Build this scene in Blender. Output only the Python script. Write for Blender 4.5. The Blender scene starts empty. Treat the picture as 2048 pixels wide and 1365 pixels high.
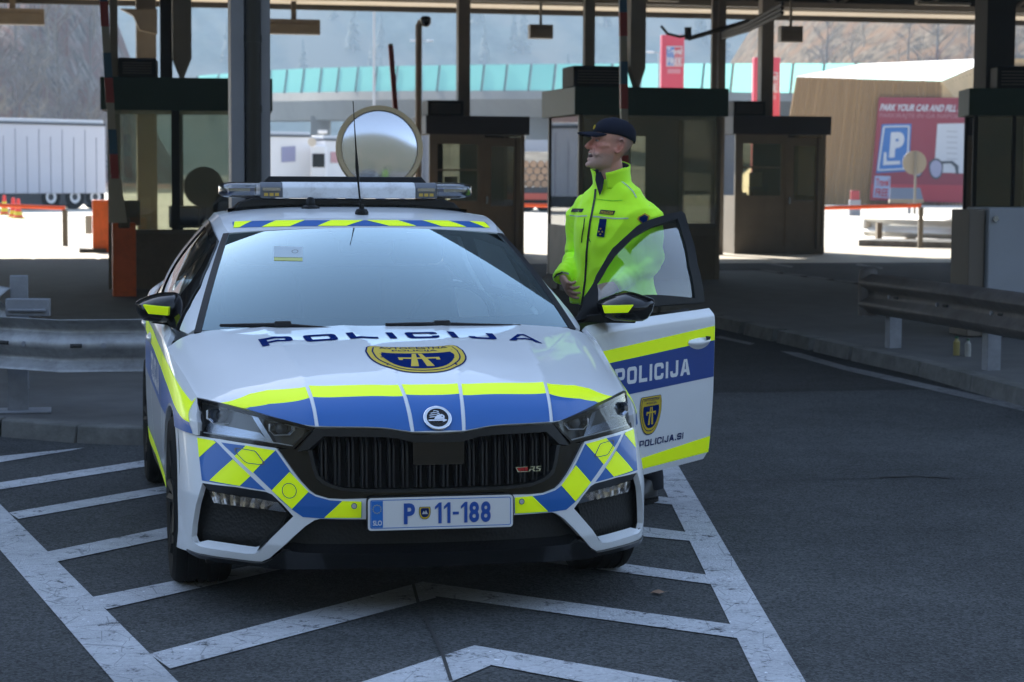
import bpy, bmesh, math, random
import numpy as np
from mathutils import Vector, Matrix, Euler
from mathutils.geometry import delaunay_2d_cdt

R = math.radians
SC = bpy.context.scene
COL = SC.collection
rnd = random.Random(7)

# ------------------------------------------------------------------ camera
F, PITCH, CH, ROLL = 4202.357, 0.0799365, 1.59393, -0.00609
cam = bpy.data.cameras.new('camera')
camo = bpy.data.objects.new('camera', cam)
COL.objects.link(camo)
cam.sensor_width = 36.0
cam.lens = F / 2048 * 36
cam.clip_start = 0.1
cam.clip_end = 6000
camo.matrix_world = (Matrix.Translation((0, 0, CH)) @ Matrix.Rotation(math.pi / 2 - PITCH, 4, 'X')
                     @ Matrix.Rotation(-ROLL, 4, 'Z'))
cam.dof.use_dof = True
cam.dof.focus_distance = 8.1
cam.dof.aperture_fstop = 6.3
SC.camera = camo

# ------------------------------------------------------------------ world, sun, exposure
SUN_EL, SUN_AZ = 33.0, -30.0          # azimuth measured from +Y (straight ahead) towards +X
w = bpy.data.worlds.new('World')
SC.world = w
w.use_nodes = True
nt = w.node_tree
nt.nodes.clear()
sky = nt.nodes.new('ShaderNodeTexSky')
sky.sky_type = 'NISHITA'
sky.sun_disc = False
sky.sun_elevation = R(SUN_EL)
sky.sun_rotation = R(SUN_AZ)
sky.air_density = 1.0
sky.dust_density = 0.4
sky.altitude = 400
bg = nt.nodes.new('ShaderNodeBackground')
bg.inputs['Strength'].default_value = 0.15
wo = nt.nodes.new('ShaderNodeOutputWorld')
hs = nt.nodes.new('ShaderNodeHueSaturation')      # the camera's daylight white balance
hs.inputs['Saturation'].default_value = 0.85
nt.links.new(sky.outputs[0], hs.inputs['Color'])
nt.links.new(hs.outputs[0], bg.inputs[0])
nt.links.new(bg.outputs[0], wo.inputs[0])
sl = bpy.data.lights.new('sun', 'SUN')
sl.energy = 5.0
sl.angle = R(0.5)
sl.color = (1.0, 0.94, 0.84)
so = bpy.data.objects.new('sun', sl)
COL.objects.link(so)
_sd = Vector((math.sin(R(SUN_AZ)) * math.cos(R(SUN_EL)), math.cos(R(SUN_AZ)) * math.cos(R(SUN_EL)), math.sin(R(SUN_EL))))
so.rotation_euler = _sd.to_track_quat('Z', 'Y').to_euler()
so.location = (0, 0, 30)
vs = SC.view_settings
SC.display_settings.display_device = 'sRGB'
vs.view_transform = 'Standard'
vs.look = 'None'
vs.exposure = 1.72
vs.gamma = 1
vs.use_curve_mapping = False
cy = SC.cycles
cy.use_denoising = True
cy.max_bounces = 8
cy.transparent_max_bounces = 24
cy.volume_bounces = 0
cy.caustics_reflective = False
cy.caustics_refractive = False
cy.sample_clamp_indirect = 6

# ------------------------------------------------------------------ photograph geometry -> metres
_cp, _sp, _cr, _sr = math.cos(PITCH), math.sin(PITCH), math.cos(ROLL), math.sin(ROLL)
CX0, CY0, CYAW = -0.252825, 7.380423, 0.20824     # the car: front centre and yaw


def projw(P):
    P = np.asarray(P, float)
    X, Y, Z = P[..., 0], P[..., 1], P[..., 2] - CH
    d = Y * _cp - Z * _sp
    u = Y * _sp + Z * _cp
    a, b = F * X / d, F * u / d
    return np.stack([1024 + a * _cr - b * _sr, 682.5 - (a * _sr + b * _cr)], -1)


def c2w(P):
    P = np.asarray(P, float)
    c, s = math.cos(CYAW), math.sin(CYAW)
    return np.stack([CX0 + P[..., 0] * c - P[..., 1] * s, CY0 + P[..., 0] * s + P[..., 1] * c, P[..., 2]], -1)


def ray(u, v):
    du, dv = u - 1024, -(v - 682.5)
    a = du * _cr + dv * _sr
    b = -du * _sr + dv * _cr
    return np.array([a / F, _cp + b / F * _sp, -_sp + b / F * _cp])


def at(u, v, D):
    d = ray(u, v)
    return Vector(d * D / d[1]) + Vector((0, 0, CH))


def ground(u, v, z=0.0):
    d = ray(u, v)
    return Vector(d * (z - CH) / d[2]) + Vector((0, 0, CH))


# ------------------------------------------------------------------ object helpers
def link(name, me, mat=None, parent=None):
    o = bpy.data.objects.new(name, me)
    COL.objects.link(o)
    if mat is not None:
        me.materials.append(mat)
    if parent is not None:
        o.parent = parent
    return o


def empty(name, loc=(0, 0, 0), rz=0.0, parent=None):
    o = bpy.data.objects.new(name, None)
    COL.objects.link(o)
    o.location = loc
    o.rotation_euler = (0, 0, rz)
    o.empty_display_size = 0.2
    if parent is not None:
        o.parent = parent
    return o


def tag(o, label=None, cat=None, group=None, kind=None):
    if label:
        o['label'] = label
    if cat:
        o['category'] = cat
    if group:
        o['group'] = group
    if kind:
        o['kind'] = kind
    return o


def copy_tree(o, parent=None):
    c = o.copy()
    COL.objects.link(c)
    if parent is not None:
        c.parent = parent
    for ch in list(o.children):
        copy_tree(ch, c)
    return c


class MB:
    """collects shapes into ONE mesh"""

    def __init__(self):
        self.bm = bmesh.new()

    def quadbox(self, c8):
        vs_ = [self.bm.verts.new(p) for p in c8]
        for f in ((0, 3, 2, 1), (4, 5, 6, 7), (0, 1, 5, 4), (1, 2, 6, 5), (2, 3, 7, 6), (3, 0, 4, 7)):
            self.bm.faces.new([vs_[i] for i in f])
        return self

    def box(self, x0, x1, y0, y1, z0, z1, rz=0.0, piv=(0, 0)):
        pts = [(x0, y0, z0), (x1, y0, z0), (x1, y1, z0), (x0, y1, z0), (x0, y0, z1), (x1, y0, z1), (x1, y1, z1), (x0, y1, z1)]
        if rz:
            c, s = math.cos(rz), math.sin(rz)
            pts = [(piv[0] + (p[0] - piv[0]) * c - (p[1] - piv[1]) * s, piv[1] + (p[0] - piv[0]) * s + (p[1] - piv[1]) * c, p[2]) for p in pts]
        return self.quadbox(pts)

    def tube(self, pts, r, n=10, cap=True, closed=False):
        """pts: list of points, r: radius or list"""
        pts = [Vector(p) for p in pts]
        m = len(pts)
        rs = r if isinstance(r, (list, tuple)) else [r] * m
        rings = []
        up = None
        for i, p in enumerate(pts):
            if closed:
                t = pts[(i + 1) % m] - pts[i - 1]
            else:
                t = pts[min(i + 1, m - 1)] - pts[max(i - 1, 0)]
            if t.length < 1e-9:
                t = Vector((0, 0, 1))
            t.normalize()
            if up is None:
                up = Vector((0, 0, 1)) if abs(t.z) < 0.9 else Vector((1, 0, 0))
            b = t.cross(up)
            if b.length < 1e-6:
                b = t.orthogonal()
            b.normalize()
            up = b.cross(t).normalized()
            rings.append([self.bm.verts.new(p + (b * math.cos(2 * math.pi * k / n) + up * math.sin(2 * math.pi * k / n)) * rs[i]) for k in range(n)])
        seg = m if closed else m - 1
        for i in range(seg):
            a, b = rings[i], rings[(i + 1) % m]
            for k in range(n):
                self.bm.faces.new((a[k], a[(k + 1) % n], b[(k + 1) % n], b[k]))
        if cap and not closed:
            self.bm.faces.new(rings[0])
            self.bm.faces.new(list(reversed(rings[-1])))
        return self

    def lathe(self, prof, center=(0, 0, 0), axis='Z', n=24, cap=True):
        """prof: list of (r, h) along the axis"""
        c = Vector(center)
        rings = []
        for r_, h_ in prof:
            ring = []
            for k in range(n):
                a = 2 * math.pi * k / n
                x, y = r_ * math.cos(a), r_ * math.sin(a)
                p = {'Z': (x, y, h_), 'X': (h_, x, y), 'Y': (y, h_, x)}[axis]
                ring.append(self.bm.verts.new(c + Vector(p)))
            rings.append(ring)
        for a, b in zip(rings, rings[1:]):
            for k in range(n):
                self.bm.faces.new((a[k], a[(k + 1) % n], b[(k + 1) % n], b[k]))
        if cap:
            self.bm.faces.new(list(reversed(rings[0])))
            self.bm.faces.new(rings[-1])
        return self

    def prism(self, poly, axis, d0, d1):
        """poly: 2D outline; axis: 'Y' -> (x, z) outline extruded along y, 'Z' -> (x, y), 'X' -> (y, z)"""
        def P(p, d):
            return {'Y': (p[0], d, p[1]), 'Z': (p[0], p[1], d), 'X': (d, p[0], p[1])}[axis]
        a = [self.bm.verts.new(P(p, d0)) for p in poly]
        b = [self.bm.verts.new(P(p, d1)) for p in poly]
        n = len(poly)
        self.bm.faces.new(a)
        self.bm.faces.new(list(reversed(b)))
        for i in range(n):
            self.bm.faces.new((a[i], b[i], b[(i + 1) % n], a[(i + 1) % n]))
        return self

    def sheet(self, pts):
        self.bm.faces.new([self.bm.verts.new(p) for p in pts])
        return self

    def build(self, name, mat=None, parent=None, smooth=False, bevel=0.0, seg=2, xf=None, angle=0.6):
        bm = self.bm
        bmesh.ops.recalc_face_normals(bm, faces=bm.faces)
        if xf is not None:
            bmesh.ops.transform(bm, matrix=xf, verts=bm.verts)
        me = bpy.data.meshes.new(name)
        bm.to_mesh(me)
        bm.free()
        o = link(name, me, mat, parent)
        if smooth:
            for p in me.polygons:
                p.use_smooth = True
            try:
                me.set_sharp_from_angle(angle=angle)
            except Exception:
                pass
        if bevel:
            m = o.modifiers.new('bevel', 'BEVEL')
            m.width = bevel
            m.segments = seg
            m.limit_method = 'ANGLE'
            m.angle_limit = R(40)
            for p in me.polygons:
                p.use_smooth = True
            me.set_sharp_from_angle(angle=0.9)
        return o


# ------------------------------------------------------------------ materials
MATS = {}


def nodes_of(m):
    m.use_nodes = True
    t = m.node_tree
    return t, t.nodes, t.links


def mat(name, col, rough=0.5, metal=0.0, coat=0.0, spec=0.5, noise=0.0, nscale=8.0, bump=0.0, bscale=60.0, emis=None, sheen=0.0, coatr=0.03,
        dirt=None, dscale=3.0, damt=0.4):
    if name in MATS:
        return MATS[name]
    m = bpy.data.materials.new(name)
    t, N, L = nodes_of(m)
    b = N['Principled BSDF']
    b.inputs['Base Color'].default_value = (*col, 1)
    b.inputs['Roughness'].default_value = rough
    b.inputs['Metallic'].default_value = metal
    b.inputs['Coat Weight'].default_value = coat
    b.inputs['Coat Roughness'].default_value = coatr
    b.inputs['Specular IOR Level'].default_value = spec
    if sheen:
        b.inputs['Sheen Weight'].default_value = sheen
    if emis:
        b.inputs['Emission Color'].default_value = (*emis[:3], 1)
        b.inputs['Emission Strength'].default_value = emis[3]
    tc = N.new('ShaderNodeTexCoord')
    src = None
    if noise:
        n = N.new('ShaderNodeTexNoise')
        n.inputs['Scale'].default_value = nscale
        n.inputs['Detail'].default_value = 6
        n.inputs['Roughness'].default_value = 0.65
        L.new(tc.outputs['Object'], n.inputs['Vector'])
        r = N.new('ShaderNodeMapRange')
        r.inputs[1].default_value = 0.25
        r.inputs[2].default_value = 0.75
        r.inputs[3].default_value = 1 - noise
        r.inputs[4].default_value = 1 + noise
        L.new(n.outputs['Fac'], r.inputs[0])
        mx = N.new('ShaderNodeMix')
        mx.data_type = 'RGBA'
        mx.blend_type = 'MULTIPLY'
        mx.inputs[0].default_value = 1
        mx.inputs[6].default_value = (*col, 1)
        L.new(r.outputs[0], mx.inputs[7])
        src = mx.outputs[2]
    if dirt:
        n = N.new('ShaderNodeTexNoise')
        n.inputs['Scale'].default_value = dscale
        n.inputs['Detail'].default_value = 8
        n.inputs['Roughness'].default_value = 0.7
        L.new(tc.outputs['Object'], n.inputs['Vector'])
        r = N.new('ShaderNodeMapRange')
        r.inputs[1].default_value = 0.48
        r.inputs[2].default_value = 0.72
        r.inputs[3].default_value = 0
        r.inputs[4].default_value = damt
        L.new(n.outputs['Fac'], r.inputs[0])
        mx = N.new('ShaderNodeMix')
        mx.data_type = 'RGBA'
        L.new(r.outputs[0], mx.inputs[0])
        if src is not None:
            L.new(src, mx.inputs[6])
        else:
            mx.inputs[6].default_value = (*col, 1)
        mx.inputs[7].default_value = (*dirt, 1)
        src = mx.outputs[2]
    if src is not None:
        L.new(src, b.inputs['Base Color'])
    if bump:
        n = N.new('ShaderNodeTexNoise')
        n.inputs['Scale'].default_value = bscale
        n.inputs['Detail'].default_value = 5
        L.new(tc.outputs['Object'], n.inputs['Vector'])
        bp = N.new('ShaderNodeBump')
        bp.inputs['Strength'].default_value = bump
        bp.inputs['Distance'].default_value = 0.01
        L.new(n.outputs['Fac'], bp.inputs['Height'])
        L.new(bp.outputs[0], b.inputs['Normal'])
    MATS[name] = m
    return m


def glass_mat(name, tint=(0.75, 0.85, 0.82), ior=1.55, gain=1.5, rough=0.0, base=0.0, refl=(1, 1, 1)):
    if name in MATS:
        return MATS[name]
    m = bpy.data.materials.new(name)
    t, N, L = nodes_of(m)
    N.clear()
    out = N.new('ShaderNodeOutputMaterial')
    tr = N.new('ShaderNodeBsdfTransparent')
    tr.inputs[0].default_value = (*tint, 1)
    gl = N.new('ShaderNodeBsdfGlossy')
    gl.inputs['Roughness'].default_value = rough
    gl.inputs[0].default_value = (*refl, 1)
    fr = N.new('ShaderNodeFresnel')
    fr.inputs['IOR'].default_value = ior
    mu = N.new('ShaderNodeMath')
    mu.operation = 'MULTIPLY_ADD'
    mu.use_clamp = True
    mu.inputs[1].default_value = gain
    mu.inputs[2].default_value = base
    mx = N.new('ShaderNodeMixShader')
    L.new(fr.outputs[0], mu.inputs[0])
    L.new(mu.outputs[0], mx.inputs[0])
    L.new(tr.outputs[0], mx.inputs[1])
    L.new(gl.outputs[0], mx.inputs[2])
    L.new(mx.outputs[0], out.inputs[0])
    MATS[name] = m
    return m


# ------------------------------------------------------------------ surfaces
def spl(xs, ys):
    xs = np.array(xs, float)
    ys = np.array(ys, float)
    hh = np.diff(xs)
    d = np.diff(ys) / hh
    n = len(xs)
    m = np.zeros(n)
    m[0], m[-1] = d[0], d[-1]
    for i in range(1, n - 1):
        if d[i - 1] * d[i] > 0:
            w1, w2 = 2 * hh[i] + hh[i - 1], hh[i] + 2 * hh[i - 1]
            m[i] = (w1 + w2) / (w1 / d[i - 1] + w2 / d[i])

    def f_(x):
        x = np.asarray(x, float)
        xc = np.clip(x, xs[0], xs[-1])
        i = np.clip(np.searchsorted(xs, xc, side='right') - 1, 0, n - 2)
        t = (xc - xs[i]) / hh[i]
        t2, t3 = t * t, t * t * t
        y = (2 * t3 - 3 * t2 + 1) * ys[i] + (t3 - 2 * t2 + t) * hh[i] * m[i] + (-2 * t3 + 3 * t2) * ys[i + 1] + (t3 - t2) * hh[i] * m[i + 1]
        return y + np.where(x < xs[0], (x - xs[0]) * m[0], 0) + np.where(x > xs[-1], (x - xs[-1]) * m[-1], 0)
    return f_


def resample(poly, h, scale=(1, 1)):
    poly = np.asarray(poly, float)
    out = []
    n = len(poly)
    sc = np.array(scale)
    for i in range(n):
        a, b = poly[i], poly[(i + 1) % n]
        k = max(1, int(math.ceil(np.linalg.norm((b - a) * sc) / h)))
        for j in range(k):
            out.append(a + (b - a) * j / k)
    return np.array(out)


def inside(pts, poly):
    x, y = pts[:, 0], pts[:, 1]
    r = np.zeros(len(pts), bool)
    n = len(poly)
    j = n - 1
    for i in range(n):
        xi, yi, xj, yj = poly[i][0], poly[i][1], poly[j][0], poly[j][1]
        if yi != yj:
            c = ((yi > y) != (yj > y)) & (x < (xj - xi) * (y - yi) / (yj - yi) + xi)
            r ^= c
        j = i
    return r


def snormal(S, a, b, sgn=1):
    e = 1e-4
    da = S(a + e, b) - S(a - e, b)
    db = S(a, b + e) - S(a, b - e)
    n = np.cross(da, db) * sgn
    return n / np.maximum(np.linalg.norm(n, axis=-1, keepdims=True), 1e-12)


def finish(name, V, faces, lnorm, mats, parent):
    me = bpy.data.meshes.new(name)
    me.from_pydata([tuple(v) for v in V], [], faces)
    for p in me.polygons:
        p.use_smooth = True
    if lnorm is not None:
        me.normals_split_custom_set([tuple(n) for n in lnorm])
    o = link(name, me, mats, parent)
    return o


def patch(name, S, outer, holes=(), h=0.025, off=0.0, rim=0.0, mat=None, parent=None, sgn=1, scale=(1, 1), xf=None, mirror=False, hin=None):
    sc = np.array(scale, float)
    loops = [resample(outer, h, sc)] + [resample(q, h, sc) for q in holes]
    allb = np.concatenate(loops) * sc
    lo, hi = allb.min(0), allb.max(0)
    hg = hin or h
    gx = np.arange(lo[0] + hg * .37, hi[0], hg)
    gy = np.arange(lo[1] + hg * .31, hi[1], hg * .866)
    G = np.array([(x + (hg * .5 if j % 2 else 0), y) for j, y in enumerate(gy) for x in gx]) if len(gx) and len(gy) else np.zeros((0, 2))
    if len(G):
        ok = inside(G, loops[0] * sc)
        for q in loops[1:]:
            ok &= ~inside(G, q * sc)
        G = G[ok]
    if len(G):
        dmin = np.full(len(G), 1e9)
        for p in allb:
            dmin = np.minimum(dmin, np.hypot(G[:, 0] - p[0], G[:, 1] - p[1]))
        G = G[dmin > hg * .45]
    pts = [Vector(p) for p in np.concatenate([allb, G])]
    edges = []
    k = 0
    for q in loops:
        n = len(q)
        edges += [(k + i, k + (i + 1) % n) for i in range(n)]
        k += n
    r = delaunay_2d_cdt(pts, edges, [], 0, 1e-7)
    P = np.array([(v.x, v.y) for v in r[0]])
    T = np.array([f for f in r[2] if len(f) == 3])
    cen = P[T].mean(1)
    ok = inside(cen, loops[0] * sc)
    for q in loops[1:]:
        ok &= ~inside(cen, q * sc)
    T = T[ok]
    ar = (P[T[:, 1], 0] - P[T[:, 0], 0]) * (P[T[:, 2], 1] - P[T[:, 0], 1]) - (P[T[:, 1], 1] - P[T[:, 0], 1]) * (P[T[:, 2], 0] - P[T[:, 0], 0])
    T = T[np.abs(ar) > 1e-10]
    ar = ar[np.abs(ar) > 1e-10]
    T = np.array([t if a > 0 else t[::-1] for t, a in zip(T, ar)])
    U = P / sc
    X = S(U[:, 0], U[:, 1])
    Nn = snormal(S, U[:, 0], U[:, 1], sgn)
    V = X + Nn * off
    flip = (sgn < 0)
    faces = [tuple(t[::-1]) if flip else tuple(t) for t in T]
    ln = [Nn[i] for f in faces for i in f]
    V = list(V)
    if rim:
        from collections import Counter
        cnt = {}
        for f in faces:
            for i in range(3):
                e = (f[i], f[(i + 1) % 3])
                cnt[e] = cnt.get(e, 0) + 1
        bd = [e for e in cnt if (e[1], e[0]) not in cnt]
        top, low = {}, {}
        for e in bd:
            for i in e:
                if i not in top:
                    top[i] = len(V)
                    V.append(V[i])
                    low[i] = len(V)
                    V.append(V[i] - Nn[i] * rim)
        for a, b in bd:
            fn = np.cross(V[a] - V[b], V[low[b]] - V[b])
            fn = fn / max(np.linalg.norm(fn), 1e-12)
            faces.append((top[b], top[a], low[a], low[b]))
            ln += [fn] * 4
    V = np.array(V)
    ln = np.array(ln)
    if mirror:
        V = V * np.array([-1, 1, 1])
        nl = []
        k = 0
        nf = []
        for f in faces:
            L = ln[k:k + len(f)] * np.array([-1, 1, 1])
            nl.append(L[::-1])
            nf.append(tuple(reversed(f)))
            k += len(f)
        faces = nf
        ln = np.concatenate(nl)
    if xf is not None:
        M = np.array(xf)
        V = V @ M[:3, :3].T + M[:3, 3]
        ln = ln @ M[:3, :3].T
    return finish(name, V, faces, ln, mat, parent)


def inv(S, pix, ar, br, xf=None, toworld=c2w):
    """which point of surface S shows at each pixel of the photograph"""
    def pj(a, b):
        X = S(a, b)
        if xf is not None:
            M = np.array(xf)
            X = X @ M[:3, :3].T + M[:3, 3]
        return projw(toworld(X))
    A, B = np.meshgrid(np.linspace(*ar, 70), np.linspace(*br, 70), indexing='ij')
    G = pj(A.ravel(), B.ravel())
    out = []
    for u, v in pix:
        k = np.argmin((G[:, 0] - u) ** 2 + (G[:, 1] - v) ** 2)
        x = np.array([A.ravel()[k], B.ravel()[k]])
        best = (1e18, x)
        for _ in range(14):
            p = pj(x[0:1], x[1:2])[0]
            r_ = np.array([u, v]) - p
            e2 = r_ @ r_
            if e2 < best[0]:
                best = (e2, x.copy())
            e = 1e-4
            J = np.stack([(pj(x[0:1] + e, x[1:2])[0] - p) / e, (pj(x[0:1], x[1:2] + e)[0] - p) / e], 1)
            try:
                dx = np.linalg.solve(J, r_)
            except np.linalg.LinAlgError:
                break
            x = x + np.clip(dx, -.08, .08)
        out.append(best[1])
    return np.array(out)


def mirr(P):
    P = np.asarray(P, float)
    return P * np.array([-1, 1])


def sym(P):
    """closed outline from its left half (running from the centre line round to the centre line)"""
    P = np.asarray(P, float)
    return np.concatenate([P, mirr(P)[::-1]])


def text2d(s, bold=0.0, shear=0.0, spacing=1.0):
    """filled glyph outlines of the built-in font, normalised to cap height 1, x from 0"""
    cu = bpy.data.curves.new('t', 'FONT')
    cu.body = s
    cu.size = 1
    cu.offset = bold
    cu.shear = shear
    cu.space_character = spacing
    cu.resolution_u = 4
    ob = bpy.data.objects.new('t', cu)
    COL.objects.link(ob)
    dg = bpy.context.evaluated_depsgraph_get()
    dg.update()
    me = bpy.data.meshes.new_from_object(ob.evaluated_get(dg))
    bm = bmesh.new()
    bm.from_mesh(me)
    bmesh.ops.triangulate(bm, faces=bm.faces)
    V = np.array([(v.co.x, v.co.y) for v in bm.verts])
    Fc = [tuple(v.index for v in f.verts) for f in bm.faces]
    bm.free()
    bpy.data.objects.remove(ob)
    bpy.data.curves.remove(cu)
    bpy.data.meshes.remove(me)
    if len(V) == 0:
        return V, Fc
    V[:, 0] -= V[:, 0].min()
    V /= 0.729
    return V, Fc


def text_on(name, s, place, mat, parent, bold=0.0, shear=0.0, spacing=1.0, width=None, glyphs=None, cut=None):
    """place(x, y) -> 3D points; x runs 0..1 over the text width, y 0..1 over the cap height"""
    V, Fc = glyphs if glyphs is not None else text2d(s, bold, shear, spacing)
    V = V.copy()
    V[:, 0] = (V[:, 0] - V[:, 0].min()) / (V[:, 0].max() - V[:, 0].min())
    y0_, y1_ = V[:, 1].min(), V[:, 1].max()
    V[:, 1] = (V[:, 1] - y0_) / (y1_ - y0_)
    bm = bmesh.new()
    vv = [bm.verts.new((p[0], p[1], 0)) for p in V]
    for f_ in Fc:
        try:
            bm.faces.new([vv[i] for i in f_])
        except ValueError:
            pass
    if cut:
        for _ in range(cut):
            bmesh.ops.subdivide_edges(bm, edges=[e for e in bm.edges if e.calc_length() > .03], cuts=1)
        bmesh.ops.triangulate(bm, faces=bm.faces)
    Q = np.array([v.co[:2] for v in bm.verts])
    bm.verts.index_update()
    Ff = [tuple(v.index for v in f_.verts) for f_ in bm.faces]
    bm.free()
    X = place(Q[:, 0], Q[:, 1])
    me = bpy.data.meshes.new(name)
    me.from_pydata([tuple(p) for p in X], [], Ff)
    return link(name, me, mat, parent)


def flat_text(name, s, o, ux, uy, mat, parent, **k):
    """text in a plane: o lower left corner, ux full width vector, uy full height vector"""
    o, ux, uy = np.array(o), np.array(ux), np.array(uy)
    return text_on(name, s, lambda x, y: o + x[:, None] * ux + y[:, None] * uy, mat, parent, **k)
# ------------------------------------------------------------------ car surfaces (car frame: x to the left side of the car, y rearward, z up)
_plan = [(0, 0), (.15, .0055), (.3, .0238), (.45, .061), (.6, .1286), (.7, .197), (.78, .268), (.83, .33), (.862, .40), (.881, .48), (.893, .56), (.90, .70), (.905, .86)]
_pa = np.concatenate([[0], np.cumsum([math.hypot(b[0] - a[0], b[1] - a[1]) for a, b in zip(_plan, _plan[1:])])])
_fx, _fy = spl(_pa, [p[0] for p in _plan]), spl(_pa, [p[1] for p in _plan])


def _ext(z):
    t = np.maximum(0, z - .42)
    lo = np.maximum(0, .27 - z)
    return .105 * t + .18 * t * t, .35 * lo


def FASC(a, z):
    a = np.asarray(a, float)
    z = np.asarray(z, float)
    aa = np.abs(a)
    x = _fx(aa)
    e, lo = _ext(z)
    return np.stack([np.sign(a) * x, _fy(aa) + e * (.75 + 3 * (np.minimum(x, .9) / .82) ** 4) + lo, z], -1)


_crY = [.40, .48, .55, .65, .80, 1.0, 1.2, 1.45, 1.9, 2.5, 3.1, 3.6, 4.1, 4.5]
_crx = spl(_crY, [.79, .807, .816, .828, .842, .866, .888, .907, .914, .914, .905, .885, .85, .79])
_crz = spl(_crY, [.728, .743, .756, .773, .80, .838, .872, .905, .92, .93, .94, .95, .96, .95])

_hx = [0, .088, .13, .19, .25, .43, .55, .65, .74, .816]
_hz = spl(_hx, [.675, .676, .681, .690, .6935, .695, .709, .726, .742, .756])
_hYc = spl([0, .43, .508, .65, .74, .816], [.022, .094, .15, .30, .415, .548])
_zr = spl([0, .5, .83, .93, 1], [.975, .97, .952, .925, .882])
_Gc = spl([0, .02, .05, .1, .2, .4, .7, 1], [0, .10, .22, .36, .53, .74, .91, 1])


def HOOD(a, q):
    a = np.asarray(a, float)
    q = np.asarray(q, float)
    s = np.abs(a)
    yf = np.power(np.maximum(q, 0), 1.6) + np.minimum(q, 0)
    xf0 = s * .816
    Yf = _hYc(xf0)
    Yr = 1.12 + .15 * s * s
    Y = Yf + (Yr - Yf) * yf
    Ys = .548 + (1.27 - .548) * yf
    x = s * _crx(Ys)
    gs = (_crz(Ys) - .756) / (_crz(1.27) - .756)
    wgt = np.power(np.minimum(s, 1.0), 3)
    g_ = _Gc(yf) * (1 - wgt) + gs * wgt
    z = _hz(xf0) + (_zr(s) - _hz(xf0)) * g_
    # pressed creases: inner and outer pair
    fade = np.clip(q / .12, 0, 1)
    for x0, x1, A in ((.092, .20, .0075), (.425, .52, .0085)):
        xc = x0 + (x1 - x0) * yf
        z = z + A * fade * np.exp(-np.abs(x - xc) / .045) * (1 - .35 * yf)
    return np.stack([np.sign(a) * x, Y, z], -1)


def WS(a, t):
    a = np.asarray(a, float)
    t = np.asarray(t, float)
    b = 4 * t * (1 - t) * .022
    return np.stack([a * (.762 + (.598 - .762) * t), 1.105 + .125 * a * a + (.695) * t - b * .45 + 0 * a, .958 - .004 * a * a + (.394 - .026 * a * a) * t + b * .9], -1)


_rz = spl([1.775, 1.95, 2.2, 2.55, 2.9, 3.3], [1.352, 1.388, 1.416, 1.433, 1.430, 1.40])
_rxw = spl([0, .11, .3, .55, 1], [.598, .612, .612, .602, .575])
_rzs = spl([0, .11, .3, .55, 1], [1.326, 1.366, 1.395, 1.398, 1.36])


def ROOF(a, t):
    a = np.asarray(a, float)
    t = np.asarray(t, float)
    s = np.abs(a)
    Y = 1.80 + .125 * a * a * (1 - .5 * t) + 1.5 * t
    Yc = 1.775 + 1.5 * t
    z = _rz(Yc) - (_rz(Yc) - _rzs(t)) * s ** (2.0 + 1.6 * np.clip(t * 4, 0, 1))
    return np.stack([a * _rxw(t), Y, z], -1)


_Lx = spl([1.2, 1.5, 2.0, 2.6, 3.3, 3.9], [.80, .868, .885, .885, .845, .78])
_Lz = spl([1.2, 1.5, 2.0, 2.6, 3.3, 3.9], [.94, .945, .952, .962, .985, 1.0])
_tt = np.linspace(0, 1, 25)
_wsE = WS(np.ones(25), _tt)
_rfE = ROOF(np.ones(25), _tt)
_U = np.concatenate([_wsE, _rfE[1:], [[.50, 3.75, 1.25]]])
_Ux, _Uz = spl(_U[:, 1], _U[:, 0]), spl(_U[:, 1], _U[:, 2])


def GH(Y, t):
    """side of the cabin, right hand side of the car (negative x)"""
    Y = np.asarray(Y, float)
    t = np.asarray(t, float)
    x = _Lx(Y) + (_Ux(Y) - _Lx(Y)) * t + .045 * np.sin(np.pi * np.clip(t, 0, 1)) * np.clip((Y - 1.25) / .4, 0, 1) * np.clip((3.3 - Y) / .7, 0, 1)
    return np.stack([-x, Y + 0 * t, _Lz(Y) + (_Uz(Y) - _Lz(Y)) * t], -1)


_rows = [
    ([.785, .803, .812, .823, .838, .861, .878, .872, .885, .885, .868, .83, .78, .72], [.73, .745, .758, .775, .803, .841, .878, .945, .955, .965, .985, 1.0, 1.01, 1.0]),
    None,
    ([.81, .84, .857, .868, .878, .890, .902, .911, .916, .917, .91, .895, .865, .81], [.68, .695, .706, .723, .75, .788, .82, .855, .87, .88, .89, .90, .9, .9]),
    ([.815, .852, .872, .888, .899, .906, .910, .914, .914, .914, .912, .90, .875, .82], [.64] * 14),
    ([.83, .865, .885, .897, .905, .908, .910, .910, .909, .909, .91, .90, .88, .82], [.5] * 14),
    ([.83, .865, .885, .895, .90, .90, .898, .893, .892, .893, .9, .895, .875, .81], [.3] * 14),
    ([.82, .85, .87, .88, .885, .88, .875, .87, .868, .87, .88, .88, .86, .8], [.2] * 14),
]
_rf = [(_crx, _crz) if r is None else (spl(_crY, r[0]), spl(_crY, r[1])) for r in _rows]


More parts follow.
